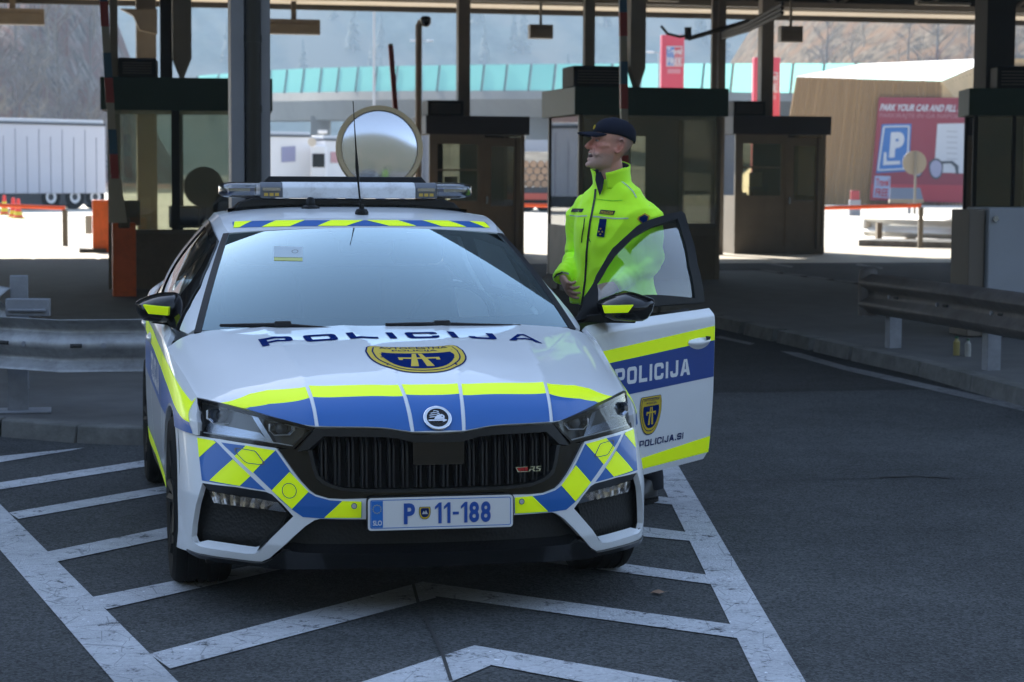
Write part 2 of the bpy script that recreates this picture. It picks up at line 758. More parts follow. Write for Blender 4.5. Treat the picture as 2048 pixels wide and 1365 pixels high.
def FLK(Y, t):
    """flank, right hand side of the car (negative x); t 0 at the belt .. 6 at the sill"""
    Y = np.asarray(Y, float)
    t = np.asarray(t, float)
    Y, t = np.broadcast_arrays(Y, t)
    xs_ = np.stack([r[0](Y) for r in _rf])
    zs_ = np.stack([r[1](Y) for r in _rf])
    i = np.clip(np.floor(t).astype(int), 0, 5)
    u = np.clip(t - i, 0, 1)

    def g(A, k):
        k = np.clip(k, 0, 6)
        return np.take_along_axis(A, k[None], 0)[0]

    def cr(A):
        p0, p1, p2, p3 = g(A, i - 1), g(A, i), g(A, i + 1), g(A, i + 2)
        p0 = np.where(i == 0, 2 * p1 - p2, p0)
        p3 = np.where(i == 5, 2 * p2 - p1, p3)
        m1, m2 = (p2 - p0) / 2, (p3 - p1) / 2
        m1 = np.where(np.abs(m1) > 2 * np.abs(p2 - p1), np.sign(m1) * 2 * np.abs(p2 - p1), m1)
        m2 = np.where(np.abs(m2) > 2 * np.abs(p2 - p1), np.sign(m2) * 2 * np.abs(p2 - p1), m2)
        u2, u3 = u * u, u * u * u
        return (2 * u3 - 3 * u2 + 1) * p1 + (u3 - 2 * u2 + u) * m1 + (-2 * u3 + 3 * u2) * p2 + (u3 - u2) * m2
    return np.stack([-cr(xs_), Y, cr(zs_)], -1)


def flk_tv(Y, z):
    """t of the flank at height z"""
    Y, z = np.broadcast_arrays(np.asarray(Y, float), np.asarray(z, float))
    lo, hi = np.zeros(Y.shape), np.full(Y.shape, 6.0)
    for _ in range(26):
        m = (lo + hi) / 2
        up = FLK(Y, m)[..., 2] > z
        lo = np.where(up, m, lo)
        hi = np.where(up, hi, m)
    return (lo + hi) / 2


def flk_t(Y, z):
    return float(flk_tv(np.array([Y]), np.array([z]))[0])


def a_at_Y(Y, z):
    lo, hi = 0.0, _pa[-1] + .3
    for _ in range(40):
        m = (lo + hi) / 2
        if FASC(np.array([m]), np.array([z]))[0, 1] < Y:
            lo = m
        else:
            hi = m
    return (lo + hi) / 2


IF = lambda P: inv(FASC, P, (-1.35, 1.2), (.12, .8))
IH = lambda P: inv(HOOD, P, (-1.02, 1.02), (-.02, 1.02))
IW = lambda P: inv(WS, P, (-1.1, 1.1), (-.1, 1.1))
IR = lambda P: inv(ROOF, P, (-1.05, 1.05), (-.02, .6))
# ------------------------------------------------------------------ car materials
M_white = mat('car_white_paint', (.76, .78, .80), .4, coat=.75, noise=.03, nscale=3)
M_yel = mat('fluorescent_yellow_film', (1.15, 1.38, .003), .45, coat=.12, coatr=.08, spec=.25)
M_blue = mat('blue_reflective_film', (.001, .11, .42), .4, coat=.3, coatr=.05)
M_navy = mat('navy_film', (.005, .018, .11), .7, spec=.0)
M_gold = mat('gold_film', (.58, .42, .02), .5, spec=.3)
M_gloss = mat('gloss_black', (.005, .005, .006), .10, spec=.4)
M_satin = mat('satin_black_plastic', (.006, .006, .007), .42, spec=.22)
M_frame = mat('satin_dark_grey', (.012, .013, .015), .35, spec=.4)
M_matte = mat('matte_black_plastic', (.006, .006, .006), .65)
M_void = mat('dark_void', (.002, .002, .002), .9)
M_chrome = mat('chrome', (.75, .76, .78), .08, metal=1)
M_dchrome = mat('dark_chrome', (.40, .44, .52), .25, metal=1)
M_guide = mat('light_guide_white', (.80, .82, .86), .25, coat=.5)
M_slat = mat('slat_black', (.016, .016, .018), .28, spec=.6)
M_silver = mat('silver_film', (.55, .56, .58), .3, metal=.3)
M_rubber = mat('tyre_rubber', (.010, .010, .010), .85, spec=.15, bump=.3, bscale=120)
M_glassw = glass_mat('windscreen_glass', (.55, .66, .66), 1.5, 3.7, base=.01, refl=(.74, .95, 1.0))
M_glassd = glass_mat('side_glass', (.70, .84, .80), 1.5, 1.2, base=.03)
M_lens = glass_mat('clear_lens', (.90, .92, .94), 1.45, 1.0, base=.0)
M_red = mat('red_enamel', (.45, .01, .015), .3)
M_line = mat('grey_gap', (.12, .125, .14), .5)
M_seat = mat('seat_cloth', (.012, .012, .013), .9)

# honeycomb mesh for the intakes
M_mesh = mat('intake_mesh', (.006, .006, .006), .6)
_t, _N, _L = nodes_of(M_mesh)
_v = _N.new('ShaderNodeTexVoronoi')
_v.inputs['Scale'].default_value = 85
_tc = _N.new('ShaderNodeTexCoord')
_bp = _N.new('ShaderNodeBump')
_bp.inputs['Strength'].default_value = .9
_bp.inputs['Distance'].default_value = .002
_L.new(_tc.outputs['Object'], _v.inputs['Vector'])
_L.new(_v.outputs['Distance'], _bp.inputs['Height'])
_L.new(_bp.outputs[0], _N['Principled BSDF'].inputs['Normal'])

car = empty('police_car', (CX0, CY0, 0), CYAW)
tag(car, 'white police car in blue and yellow chevrons, one front door open', 'police car')


def part(name):
    e = empty(name, parent=car)
    return e


# ------------------------------------------------------------------ hood
def C(a, q):
    return np.array([a, q])


hoodS = np.linspace(-1, 0, 40)
hq = [(-1.0, 0.0)] + [(a, 0.0) for a in np.linspace(-1, 0, 45)[1:]]
outl = [(a, 0.0) for a in np.linspace(-1, 1, 80)] + [(1, q) for q in np.linspace(0, 1, 30)[1:]] + [(a, 1.0) for a in np.linspace(1, -1, 60)[1:]] + [(-1, q) for q in np.linspace(1, 0, 30)[1:-1]]
hood = patch('hood', HOOD, outl, h=.018, rim=.03, mat=M_white, parent=car, scale=(.85, 1.0))

cl = lambda x0, x1, q: (x0 + (x1 - x0) * max(q, 0) ** 1.6)


def hood_a(x, q):
    """lateral position in metres -> parameter a"""
    Ys = .548 + .722 * max(q, 0) ** 1.6
    return x / float(_crx(Ys))


inner = lambda q, d=0: hood_a(-cl(.092, .20, q) + d, q)
outer = lambda q, d=0: hood_a(-cl(.425, .52, q) + d, q)
yt, yb = .322, .243       # yellow band across the nose, in q
G_ = .0065                # half width of the white gaps on the creases


def band(q0f, q1f, a0f, a1f, n=10):
    """strip between two lateral edges (functions of q) and two q edges (functions of fraction)"""
    lo = []
    for k in range(n + 1):
        fr = k / n
        q = q0f(fr)
        lo.append((a0f(q) + (a1f(q) - a0f(q)) * fr, q))
    hi = []
    for k in range(n + 1):
        fr = 1 - k / n
        q = q1f(fr)
        hi.append((a0f(q) + (a1f(q) - a0f(q)) * fr, q))
    return lo + hi


def both(name, poly, m, parent, off=.0016, h=.02):
    patch(name, HOOD, poly, h=h, off=off, mat=m, parent=parent, scale=(.85, 1.0))
    patch(name, HOOD, poly, h=h, off=off, mat=m, parent=parent, scale=(.85, 1.0), mirror=True)


ctr = lambda q: 0.0
mid_poly_y = sym([(0, .34), (-.06, .335), (inner(yt, G_), .328), (inner(yb + .005, G_), .252), (-.06, .256), (0, .259)])
patch('yellow_stripe', HOOD, mid_poly_y, h=.02, off=.0016, mat=M_yel, parent=hood, scale=(.85, 1))
both('yellow_stripe', band(lambda f: .231 + .008 * f, lambda f: .327 - .005 * f, lambda q: outer(q, G_), lambda q: inner(q, -G_)), M_yel, hood)
so_poly = [(outer(.317, -G_), .317), (-.693, .303), (-.77, .258), (-.84, .17), (-.901, .085), (-.905, .074), (-.807, .071), (-.785, .104), (-.70, .17), (outer(.226, -G_), .226)]
both('yellow_stripe', so_poly, M_yel, hood)
q_e = .012
both('blue_stripe', band(lambda f: q_e, lambda f: .231 + .008 * f, lambda q: outer(q, G_), lambda q: inner(q, -G_)), M_blue, hood)
patch('blue_stripe', HOOD, sym([(0, .259), (-.06, .256), (inner(.25, G_), .252), (inner(.13, G_), .13), (inner(q_e, G_), q_e), (-.05, q_e + .01), (0, q_e + .012)]), h=.02, off=.0016, mat=M_blue, parent=hood, scale=(.85, 1))
both('blue_stripe', [(outer(.226, -G_), .226), (-.70, .17), (-.785, .104), (-.802, .062), (-.78, .045), (-.70, .027), (-.62, .018), (outer(q_e, -G_), q_e), (outer(.12, -G_), .12)], M_blue, hood)


# lettering, wide square capitals
def rr(x0, y0, x1, y1, r, n=5, which=(1, 1, 1, 1)):
    """rounded rectangle, corners in order bl br tr tl"""
    out = []
    for (cx_, cy_, a0, k) in ((x0 + r, y0 + r, 180, 0), (x1 - r, y0 + r, 270, 1), (x1 - r, y1 - r, 0, 2), (x0 + r, y1 - r, 90, 3)):
        if which[k]:
            for i in range(n + 1):
                a = R(a0 + 90 * i / n)
                out.append((cx_ + r * math.cos(a), cy_ + r * math.sin(a)))
        else:
            out.append([(x0, y0), (x1, y0), (x1, y1), (x0, y1)][k])
    return out


def fill(outer_, holes=(), h=.12):
    loops = [resample(outer_, h)] + [resample(q, h) for q in holes]
    pts = np.concatenate(loops)
    edges = []
    k = 0
    for q in loops:
        n = len(q)
        edges += [(k + i, k + (i + 1) % n) for i in range(n)]
        k += n
    r_ = delaunay_2d_cdt([Vector(p) for p in pts], edges, [], 0, 1e-7)
    P = np.array([(v.x, v.y) for v in r_[0]])
    T = [f for f in r_[2]]
    cen = np.array([P[list(f)].mean(0) for f in T])
    ok = inside(cen, loops[0])
    for q in loops[1:]:
        ok &= ~inside(cen, q)
    return P, [tuple(f) for f, o_ in zip(T, ok) if o_]


def glyph(ch, W=1.25, s=.25, t=.22):
    """s: stem width, t: bar height"""
    r_ = .22
    if ch == 'O':
        return fill(rr(0, 0, W, 1, r_), [rr(s, t, W - s, 1 - t, .08)]), W
    if ch == 'I':
        return fill([(0, 0), (s, 0), (s, 1), (0, 1)]), s
    if ch == 'L':
        return fill([(0, 0), (W * .88, 0), (W * .88, t), (s, t), (s, 1), (0, 1)]), W * .88
    if ch == 'P':
        o_ = [(0, 0), (s, 0), (s, .30)] + rr(0, .30, W, 1, r_, which=(0, 1, 1, 0))[1:-1] + [(0, 1)]
        return fill(o_, [rr(s, .30 + t * .85, W - s, 1 - t, .06)]), W
    if ch == 'C':
        o_ = [(W, .34), (W, r_)]
        o_ = rr(0, 0, W, 1, r_)[:12] + [(W, .36), (W - s, .36), (W - s, t + .06), (W - s - .06, t)] + [(s + .06, t), (s, t + .06), (s, 1 - t - .06), (s + .06, 1 - t)] + [(W - s - .06, 1 - t), (W - s, 1 - t - .06), (W - s, .64), (W, .64)] + rr(0, 0, W, 1, r_)[12:]
        return fill(o_), W
    if ch == 'J':
        W2 = W * .88
        b = rr(0, 0, W2, 1, r_)[:12]
        o_ = b + [(W2, 1), (W2 - s, 1), (W2 - s, t + .06), (W2 - s - .06, t), (s + .06, t), (s, t + .06), (s, .38), (0, .38)]
        return fill(o_), W2
    if ch == 'A':
        W2 = W * 1.12
        o_ = [(0, 0), (s * 1.1, 0), (s * 1.1 + .12, .2), (W2 - s * 1.1 - .12, .2), (W2 - s * 1.1, 0), (W2, 0), (W2 / 2 + .17, 1), (W2 / 2 - .17, 1)]
        return fill(o_, [[(.45, .38), (W2 - .45, .38), (W2 / 2 + .02, .82), (W2 / 2 - .02, .82)]]), W2
    if ch == 'S':
        o_ = rr(0, 0, W, 1, r_)
        o_ = [(0, .32), (0, .2), (.06, .06), (.2, 0), (W - .2, 0), (W - .06, .06), (W, .2), (W, .42), (W - .06, .56), (W - .2, .60), (s, .62), (s, .78), (W - s, .78), (W - s, .68), (W, .68), (W, .8), (W - .06, .94), (W - .2, 1), (.2, 1), (.06, .94), (0, .8), (0, .58), (.06, .44), (.2, .40), (W - s, .38), (W - s, .22), (s, .22), (s, .32)]
        return fill(o_), W
    if ch == '.':
        return fill([(0, 0), (.24, 0), (.24, .22), (0, .22)]), .24
    return fill([(0, 0), (.01, 0), (.01, .01)]), .3


def word(s_, gap=.3, **k):
    V, Fc, x = [], [], 0
    for ch in s_:
        (P, T), w_ = glyph(ch, **k)
        n = len(V)
        V += [(p[0] + x, p[1]) for p in P]
        Fc += [tuple(i + n for i in f) for f in T]
        x += w_ + gap
    return np.array(V), Fc


def on_hood(off):
    def f_(a, q):
        return HOOD(a, q) + snormal(HOOD, a, q) * off
    return f_


def hood_text(x, y):
    a = -.637 + 1.274 * x
    q = .798 - .05 * (a / .637) ** 2 + .088 * y
    return on_hood(.002)(a, q)


text_on('hood_lettering', '', hood_text, M_navy, hood, glyphs=word('POLICIJA', gap=.55, W=1.55, s=.34, t=.25))


# crest
def shield(n=10):
    """unit shield, x -1..1, y 0 (tip) .. 1 (top)"""
    pts = [(0, 0)]
    for k in range(1, n + 1):
        f_ = k / n
        pts.append((1.0 * math.sin(f_ * math.pi / 2) ** .8, .62 * (1 - math.cos(f_ * math.pi / 2))))
    pts += [(1, .80), (.93, .97), (.86, 1.0)]
    return np.array(pts + [(-x, y) for x, y in pts[::-1][:-1]])


def scaled(P, k, cy_=.55):
    return np.array([(x * k, cy_ + (y - cy_) * k) for x, y in P])


def crest(parent, place, S, sgn=1, xf=None, off=.0018, hh=.02, scale=(1, 1)):
    """place maps unit shield coordinates to surface parameters"""
    sh = shield()

    def pp(P):
        P = np.asarray(P)
        return place(P[:, 0], P[:, 1])
    e = empty('crest', parent=parent) if parent is None else None
    kw = dict(parent=parent, sgn=sgn, xf=xf, h=hh, scale=scale)
    patch('crest', S, pp(sh), off=off, mat=M_navy, **kw)
    patch('crest', S, pp(scaled(sh, .965)), off=off + .0006, mat=M_gold, **kw)
    patch('crest', S, pp(scaled(sh, .875)), off=off + .0012, mat=M_navy, **kw)
    patch('crest', S, pp(scaled(sh, .845)), off=off + .0018, mat=M_gold, **kw)
    fld = [p for p in scaled(sh, .80, .5) if p[1] < .66]
    lo = [p for p in scaled(sh, .74, .50) if p[1] < .64]
    xm = max(p[0] for p in lo)
    i0 = [p for p in lo if p[0] >= 0]
    fldp = i0 + [(.70, .70), (-.70, .70)] + [p for p in lo if p[0] < 0]
    patch('crest', S, pp(np.array(fldp)), off=off + .0024, mat=M_navy, **kw)
    # motorway sign
    for poly in ([(-.24, .20), (-.08, .20), (-.02, .66), (-.10, .66)], [(.08, .20), (.24, .20), (.10, .66), (.02, .66)], [(-.42, .47), (.42, .47), (.42, .52), (-.42, .52)], [(-.42, .42), (-.34, .42), (-.34, .47), (-.42, .47)], [(.34, .42), (.42, .42), (.42, .47), (.34, .47)]):
        patch('crest', S, pp(np.array(poly)), off=off + .003, mat=M_gold, **kw)

    def tx(x0, x1, y0, y1):
        def f_(x, y):
            P = place(x0 + (x1 - x0) * x, y0 + (y1 - y0) * y)
            X = S(P[:, 0], P[:, 1]) + snormal(S, P[:, 0], P[:, 1], sgn) * (off + .0034)
            if xf is not None:
                Mx = np.array(xf)
                X = X @ Mx[:3, :3].T + Mx[:3, 3]
            return X
        return f_
    text_on('crest_lettering', 'AVTOCESTNA', tx(-.70, .70, .86, .935), M_navy, parent, bold=.01)
    text_on('crest_lettering', 'POLICIJA', tx(-.46, .46, .745, .82), M_navy, parent, bold=.01)


crest(hood, lambda x, y: np.stack([x * .2205, .432 + .262 * y - .006 * np.abs(x)], -1), HOOD, scale=(.85, 1))

# round badge on the nose
bc = HOOD(np.array([0.0]), np.array([.113]))[0]
bn = snormal(HOOD, np.array([0.0]), np.array([.113]))[0]
bx = np.array([1.0, 0, 0])
by = np.cross(bn, bx)
BM = Matrix(((bx[0], by[0], bn[0], bc[0]), (bx[1], by[1], bn[1], bc[1]), (bx[2], by[2], bn[2], bc[2]), (0, 0, 0, 1)))
badge = MB().lathe([(.0, .0), (.0485, .0), (.0515, .003), (.0505, .0065), (.046, .0075), (.043, .0055), (.041, .0065), (.0, .0065)], n=40, cap=False).build('round_badge', M_chrome, hood, smooth=True, xf=BM, angle=1.2)
MB().lathe([(.0, .0072), (.0395, .0072)], n=40, cap=False).build('badge_face', M_gloss, badge, xf=BM)
wing = MB()


def arcp(p0, p1, p2, n=5):
    return [((1 - t) ** 2 * p0[0] + 2 * t * (1 - t) * p1[0] + t * t * p2[0], (1 - t) ** 2 * p0[1] + 2 * t * (1 - t) * p1[1] + t * t * p2[1]) for t in [i / n for i in range(n + 1)]]


wing.prism([(-.034, -.0165), (.018, -.0165), (.018, -.0215), (.034, -.0135), (.018, -.0055), (.018, -.0105), (-.034, -.0105)], 'Z', .0074, .0105)
wing.prism(arcp((-.013, -.0095), (-.008, .010), (.016, .012)) + arcp((.024, .006), (.027, -.001), (.021, -.0095)), 'Z', .0074, .011)
for k in range(4):
    yb_ = -.004 + k * .0085
    xe = [-.033, -.032, -.026, -.014][k]
    wing.prism(arcp((xe, yb_ + .004), (-.012, yb_ + .010), (.012 - k * .002, yb_ + .0035)) + [(.012 - k * .002, yb_ - .002)] + arcp((-.004, yb_ + .004), (-.016, yb_ + .004), (xe, yb_ + .0005))[:-1], 'Z', .0075, .0108)
wing.build('badge_emblem', M_chrome, badge, xf=BM)
MB().lathe([(.0, .0112), (.0026, .0112)], center=(.0165, .0025, 0), n=12, cap=False).build('badge_emblem', M_gloss, badge, xf=BM)

# ------------------------------------------------------------------ front bumper
mapb = lambda P: IF(P)
up_px = [(735.8, 997.6), (686, 999), (656.7, 997.6), (630, 989.7), (618, 981), (599, 961), (583, 940), (563, 912), (552, 896.5)]
hlb_px = [(497, 888), (438.6, 878.5), (395.4, 872)]
lo_px = [(382.7, 1103.5), (404, 1108), (453, 1115.8), (505.8, 1122.9), (523.4, 1123.8), (539, 1116.7), (558.6, 1100), (585, 1075.4), (611, 1052.5), (629, 1041), (640, 1038), (735, 1039)]
up, hlb, lo_ = mapb(up_px), mapb(hlb_px), mapb(lo_px)
z_top_c, z_bot_c = up[0][1] + .002, lo_[-1][1]
arch = []
for z in (.632, .60, .55, .48, .40, .32, .26, .215, .19):
    Ya = .90 - math.sqrt(max(.362 ** 2 - (z - .325) ** 2, 0))
    if z < .25:
        Ya += (.25 - z) * .6
    arch.append((-a_at_Y(min(Ya, .70), z), z))
half = np.concatenate([[(0, z_top_c)], up, hlb, arch, lo_, [(0, z_bot_c)]])
hole_px = [(404.7, 966.4), (470.7, 974.3), (532, 984), (543.6, 989), (563.9, 1007.7), (586.7, 1033.2), (558.6, 1061), (540, 1079), (528, 1093), (520, 1103), (510, 1108), (492, 1108), (440, 1100.5), (400, 1093.5), (388, 1086), (383, 1074), (385, 1050), (392, 1010)]
holeL = mapb(hole_px)
bumper = patch('front_bumper', FASC, sym(half), [holeL, mirr(holeL)[::-1]], h=.016, rim=.022, mat=M_white, parent=car)


def fasc_both(name, poly, m, parent, off, h=.018, rim=0, holes=()):
    o1 = patch(name, FASC, poly, holes, h=h, off=off, rim=rim, mat=m, parent=parent)
    o2 = patch(name, FASC, poly, holes, h=h, off=off, rim=rim, mat=m, parent=parent, mirror=True)
    return o1, o2


fasc_both('blue_chevron', mapb([(395.6, 876), (430, 882), (437, 888), (480, 932), (532, 981.5), (480, 973), (404.3, 961.5), (399, 915)]), M_blue, bumper, .0016)
fasc_both('blue_chevron', mapb([(443, 885.5), (500, 893), (552, 902), (582, 945), (597, 965), (617, 985), (632, 993.5), (660, 1001), (690, 1003), (724, 1003.5), (724, 1036), (640, 1037), (606, 1034.5), (585, 1020), (560, 999), (544, 981), (500, 938), (450, 893)]), M_blue, bumper, .0016)
for px in ([(395.4, 876), (427, 881.4), (433, 885.4), (399, 915.3)], [(466.4, 919.2), (501.5, 952.5), (480.3, 972.3), (419.7, 961.6)], [(487.7, 896.2), (492.8, 891.6), (551, 901.6), (519, 932.8), (506, 946.3), (469.6, 913)], [(579.7, 944.4), (617.2, 984), (584, 1018.3), (543.9, 981.3)], [(684.9, 1002.5), (723, 1003.5), (722.5, 1035.7), (648.8, 1035.7)]):
    fasc_both('yellow_chevron', mapb(px), M_yel, bumper, .0024)
# headlamp washer cover, tow eye cover, parking sensors
wc = mapb([(469.4, 900.6), (471, 897), (476, 896.3), (510, 902), (514, 905), (528.7, 924.8), (528, 929), (523, 930.4), (496, 927.2), (490, 924), (474, 908)])


def loop_band(P, k):
    c_ = P.mean(0)
    return c_ + (P - c_) * k


fasc_both('washer_cover', loop_band(wc, 1.03), M_line, bumper, .0031, rim=.002, holes=[loop_band(wc, .90)])
tc_ = mapb([(579, 982)])[0]
circ = np.array([(tc_[0] + .0275 * math.cos(t), tc_[1] + .0275 * math.sin(t)) for t in np.linspace(0, 2 * math.pi, 28, endpoint=False)])
patch('tow_eye_cover', FASC, circ, [loop_band(circ, .88)], h=.02, off=.0032, rim=.002, mat=M_line, parent=bumper)
for sx in (-1, 1):
    ps = mapb([(708.5, 1012.5)])[0]
    c2 = np.array([(ps[0] + .011 * math.cos(t), ps[1] + .011 * math.sin(t)) for t in np.linspace(0, 2 * math.pi, 18, endpoint=False)])
    patch('parking_sensor', FASC, c2, h=.02, off=.0034, mat=M_line, parent=bumper, mirror=sx > 0)
    patch('parking_sensor', FASC, loop_band(c2, .74), h=.02, off=.0042, mat=M_silver, parent=bumper, mirror=sx > 0)


# corner intakes: black liner, dark awning, white sill, fog lamp
def strip(name, A, offA, B, offB, m, parent, mirror=False, n=4):
    """ruled strip between two outlines on the fascia at two depths"""
    A, B = np.asarray(A), np.asarray(B)

    def rs(P, k):
        d = np.concatenate([[0], np.cumsum(np.hypot(*np.diff(P, axis=0).T))])
        t = np.linspace(0, d[-1], k)
        return np.stack([np.interp(t, d, P[:, 0]), np.interp(t, d, P[:, 1])], -1)
    k = 16
    A, B = rs(A, k), rs(B, k)
    XA, XB = FASC(A[:, 0], A[:, 1]), FASC(B[:, 0], B[:, 1])
    XA[:, 1] += offA
    XB[:, 1] += offB
    if mirror:
        XA, XB = XA * [-1, 1, 1], XB * [-1, 1, 1]
    b_ = MB()
    g_ = [[b_.bm.verts.new(XA[i] + (XB[i] - XA[i]) * j / n) for j in range(n + 1)] for i in range(k)]
    for i in range(k - 1):
        for j in range(n):
            b_.bm.faces.new((g_[i][j], g_[i + 1][j], g_[i + 1][j + 1], g_[i][j + 1]))
    return b_.build(name, m, parent, smooth=True, angle=3)


def FASCd(d):
    def f_(a, z):
        X = FASC(a, z)
        X[..., 1] += d
        return X
    return f_


liner = loop_band(holeL, 1.12)
for sx in (False, True):
    patch('intake_liner', FASCd(.085), loop_band(holeL, 1.06), h=.03, mat=M_mesh, parent=bumper, mirror=sx)
    strip('intake_wall', np.concatenate([holeL, holeL[:1]]), .012, np.concatenate([loop_band(holeL, 1.03), loop_band(holeL, 1.03)[:1]]), .09, M_satin, bumper, sx)
    fl = inv(FASCd(.055), [(416, 1080.5), (450, 1085.6), (495, 1092.3), (513.7, 1094.7), (524, 1091), (533, 1082)], (-1.3, 1.2), (.12, .8))
    strip('intake_sill', mapb([(390, 1087.5), (400, 1093.5), (440, 1100.5), (492, 1108), (512, 1108), (522, 1101), (534, 1087)]), .003, fl, .055, M_white, bumper, sx)
    aw = inv(FASCd(.035), [(416, 981), (470, 990), (520, 998.5), (562, 1006.5)], (-1.3, 1.2), (.12, .8))
    strip('intake_brow', mapb([(405, 967), (470.7, 974.8), (532, 984.5), (543.6, 989.5), (563, 1008)]), .004, aw, .035, M_frame, bumper, sx)
    fgp = inv(FASCd(.05), [(418, 983), (552.6, 1002.5), (573, 1025), (536, 1020), (428, 1006.5)], (-1.3, 1.2), (.12, .8))
    MF = mat('fog_reflector', (.80, .76, .72), .22, metal=1)
    A_, B_ = fgp[0], fgp[1]
    E_, D_ = fgp[4], fgp[3]
    fg = MB()
    nf = 18
    cols_ = []
    for k in range(nf + 1):
        f_ = k / nf
        t_, b2 = A_ + (B_ - A_) * f_, E_ + (D_ - E_) * f_
        dz = (.048, .062, .056)[k % 3]
        cols_.append([fg.bm.verts.new(FASC(np.array([q_[0]]), np.array([q_[1]]))[0] * np.array([-1 if sx else 1, 1, 1]) + np.array([0, dz + .006 * math.sin(v_ * 3.14), 0])) for v_, q_ in ((0, t_), (.5, (t_ + b2) / 2), (1, b2))])
    for c0, c1 in zip(cols_, cols_[1:]):
        for v_ in range(2):
            fg.bm.faces.new((c0[v_], c0[v_ + 1], c1[v_ + 1], c1[v_]))
    fog = fg.build('fog_lamp', MF, bumper)
    patch('lamp_end', FASCd(.050), [fgp[1], fgp[2], fgp[3]], h=.02, mat=M_dchrome, parent=fog, mirror=sx)
    patch('lamp_lens', FASCd(.046), fgp, h=.03, mat=M_lens, parent=fog, mirror=sx)

# lower grille, splitter, core
low_half = np.concatenate([[(0, z_bot_c + .02)], mapb([(735, 1034), (640, 1033), (606, 1050), (556, 1097), (530, 1119), (560, 1112), (640, 1112)]), [(0, .175)]])
lower = patch('lower_grille', FASCd(.055), sym(low_half), h=.035, mat=M_mesh, parent=car)
bar_half = [(0, .232), (-.3, .232), (-.50, .236), (-.56, .226), (-.56, .206), (-.3, .206), (0, .206)]
patch('lower_grille_bar', FASCd(.030), sym(bar_half), h=.04, rim=.04, mat=M_satin, parent=lower)
spc = mapb([(740, 1106), (740, 1134)])
sp_half = np.concatenate([[(0, spc[0][1])], mapb([(740, 1106), (600, 1104), (574, 1100), (560, 1103), (541, 1118), (523, 1125.5), (506, 1124.5), (453, 1117.5), (404, 1110), (372, 1097), (372, 1100.5), (395, 1114), (453, 1126), (520, 1132.5), (545, 1137), (740, 1134)]), [(0, spc[1][1])]])
splitter = patch('front_splitter', FASCd(-.018), sym(sp_half), h=.02, rim=.09, mat=M_gloss, parent=car)
b_ = MB()
b_.box(-.80, .80, .35, 4.2, .17, .24)
b_.build('underbody', M_void, car)
core = patch('bumper_core', FASCd(.16), sym([(0, .74), (-.3, .74), (-.62, .73), (-.74, .70), (-.80, .55), (-.80, .2), (0, .18)]), h=.05, mat=M_void, parent=car)

# ------------------------------------------------------------------ grille
hoodE = [(830, 868), (823.7, 867), (794, 860), (765, 857.5), (700, 857.5), (631, 855.5)]
gsur_px = hoodE + [(590, 897), (553, 898), (563, 913), (583, 941), (599, 962), (618, 982), (630, 991), (656.7, 999), (686, 1000.5), (736, 999)]
gsur = mapb(gsur_px)
inn_px = [(830, 886.5), (826.6, 885), (794, 877), (765, 874.5), (648, 873), (619, 899), (626, 933), (634, 955), (645, 965), (657, 970), (683, 978.5), (736, 982)]
ginn = mapb(inn_px)
zc1, zc0 = .672, gsur[-1][1]
zi1, zi0 = ginn[0][1], ginn[-1][1]
grille = patch('front_grille', FASC, sym(np.concatenate([[(0, zc1)], gsur, [(0, zc0)]])), [sym(np.concatenate([[(0, zi1)], ginn, [(0, zi0)]]))], h=.02, off=-.012, rim=.04, mat=M_gloss, parent=car)
fr_out = mapb([(830, 870.2), (823.7, 868.8), (794, 861.8), (765, 859.3), (700, 859.3), (632, 857.5), (595, 902.7)])
fr_in = mapb([(618.6, 899.5), (648, 873), (765, 874.5), (794, 877), (826.6, 885), (830, 886)])
patch('grille_frame', FASC, sym(np.concatenate([[(0, fr_out[0][1])], fr_out, fr_in, [(0, fr_in[-1][1])]])), h=.012, off=.006, rim=.045, mat=M_frame, parent=grille)
lip_out = mapb([(616, 901), (624, 935), (632, 957), (644, 968), (656.7, 974), (683, 982), (736, 986)])
lip_in = mapb([(736, 980), (683, 976), (658, 967.5), (648, 962), (638, 952), (631, 933), (624, 901)])
patch('grille_frame', FASC, sym(np.concatenate([lip_out, [(0, lip_out[-1][1])], [(0, lip_in[0][1])], lip_in])[::1]) if False else np.concatenate([lip_out, mirr(lip_out)[::-1], mirr(lip_in)[::-1], lip_in]), h=.012, off=.002, rim=.05, mat=M_frame, parent=grille)
patch('grille_mesh', FASCd(.075), sym(np.concatenate([[(0, zi1 + .01)], loop_band(ginn, 1.05), [(0, zi0 - .01)]])), h=.04, mat=M_void, parent=grille)
itop = sorted([(p[0], p[1]) for p in ginn[:6]])
ibot = sorted([(p[0], p[1]) for p in ginn[5:]])
fxt = lambda a: np.interp(-abs(a), [p[0] for p in itop], [p[1] for p in itop])
fxb = lambda a: np.interp(-abs(a), [p[0] for p in ibot], [p[1] for p in ibot])
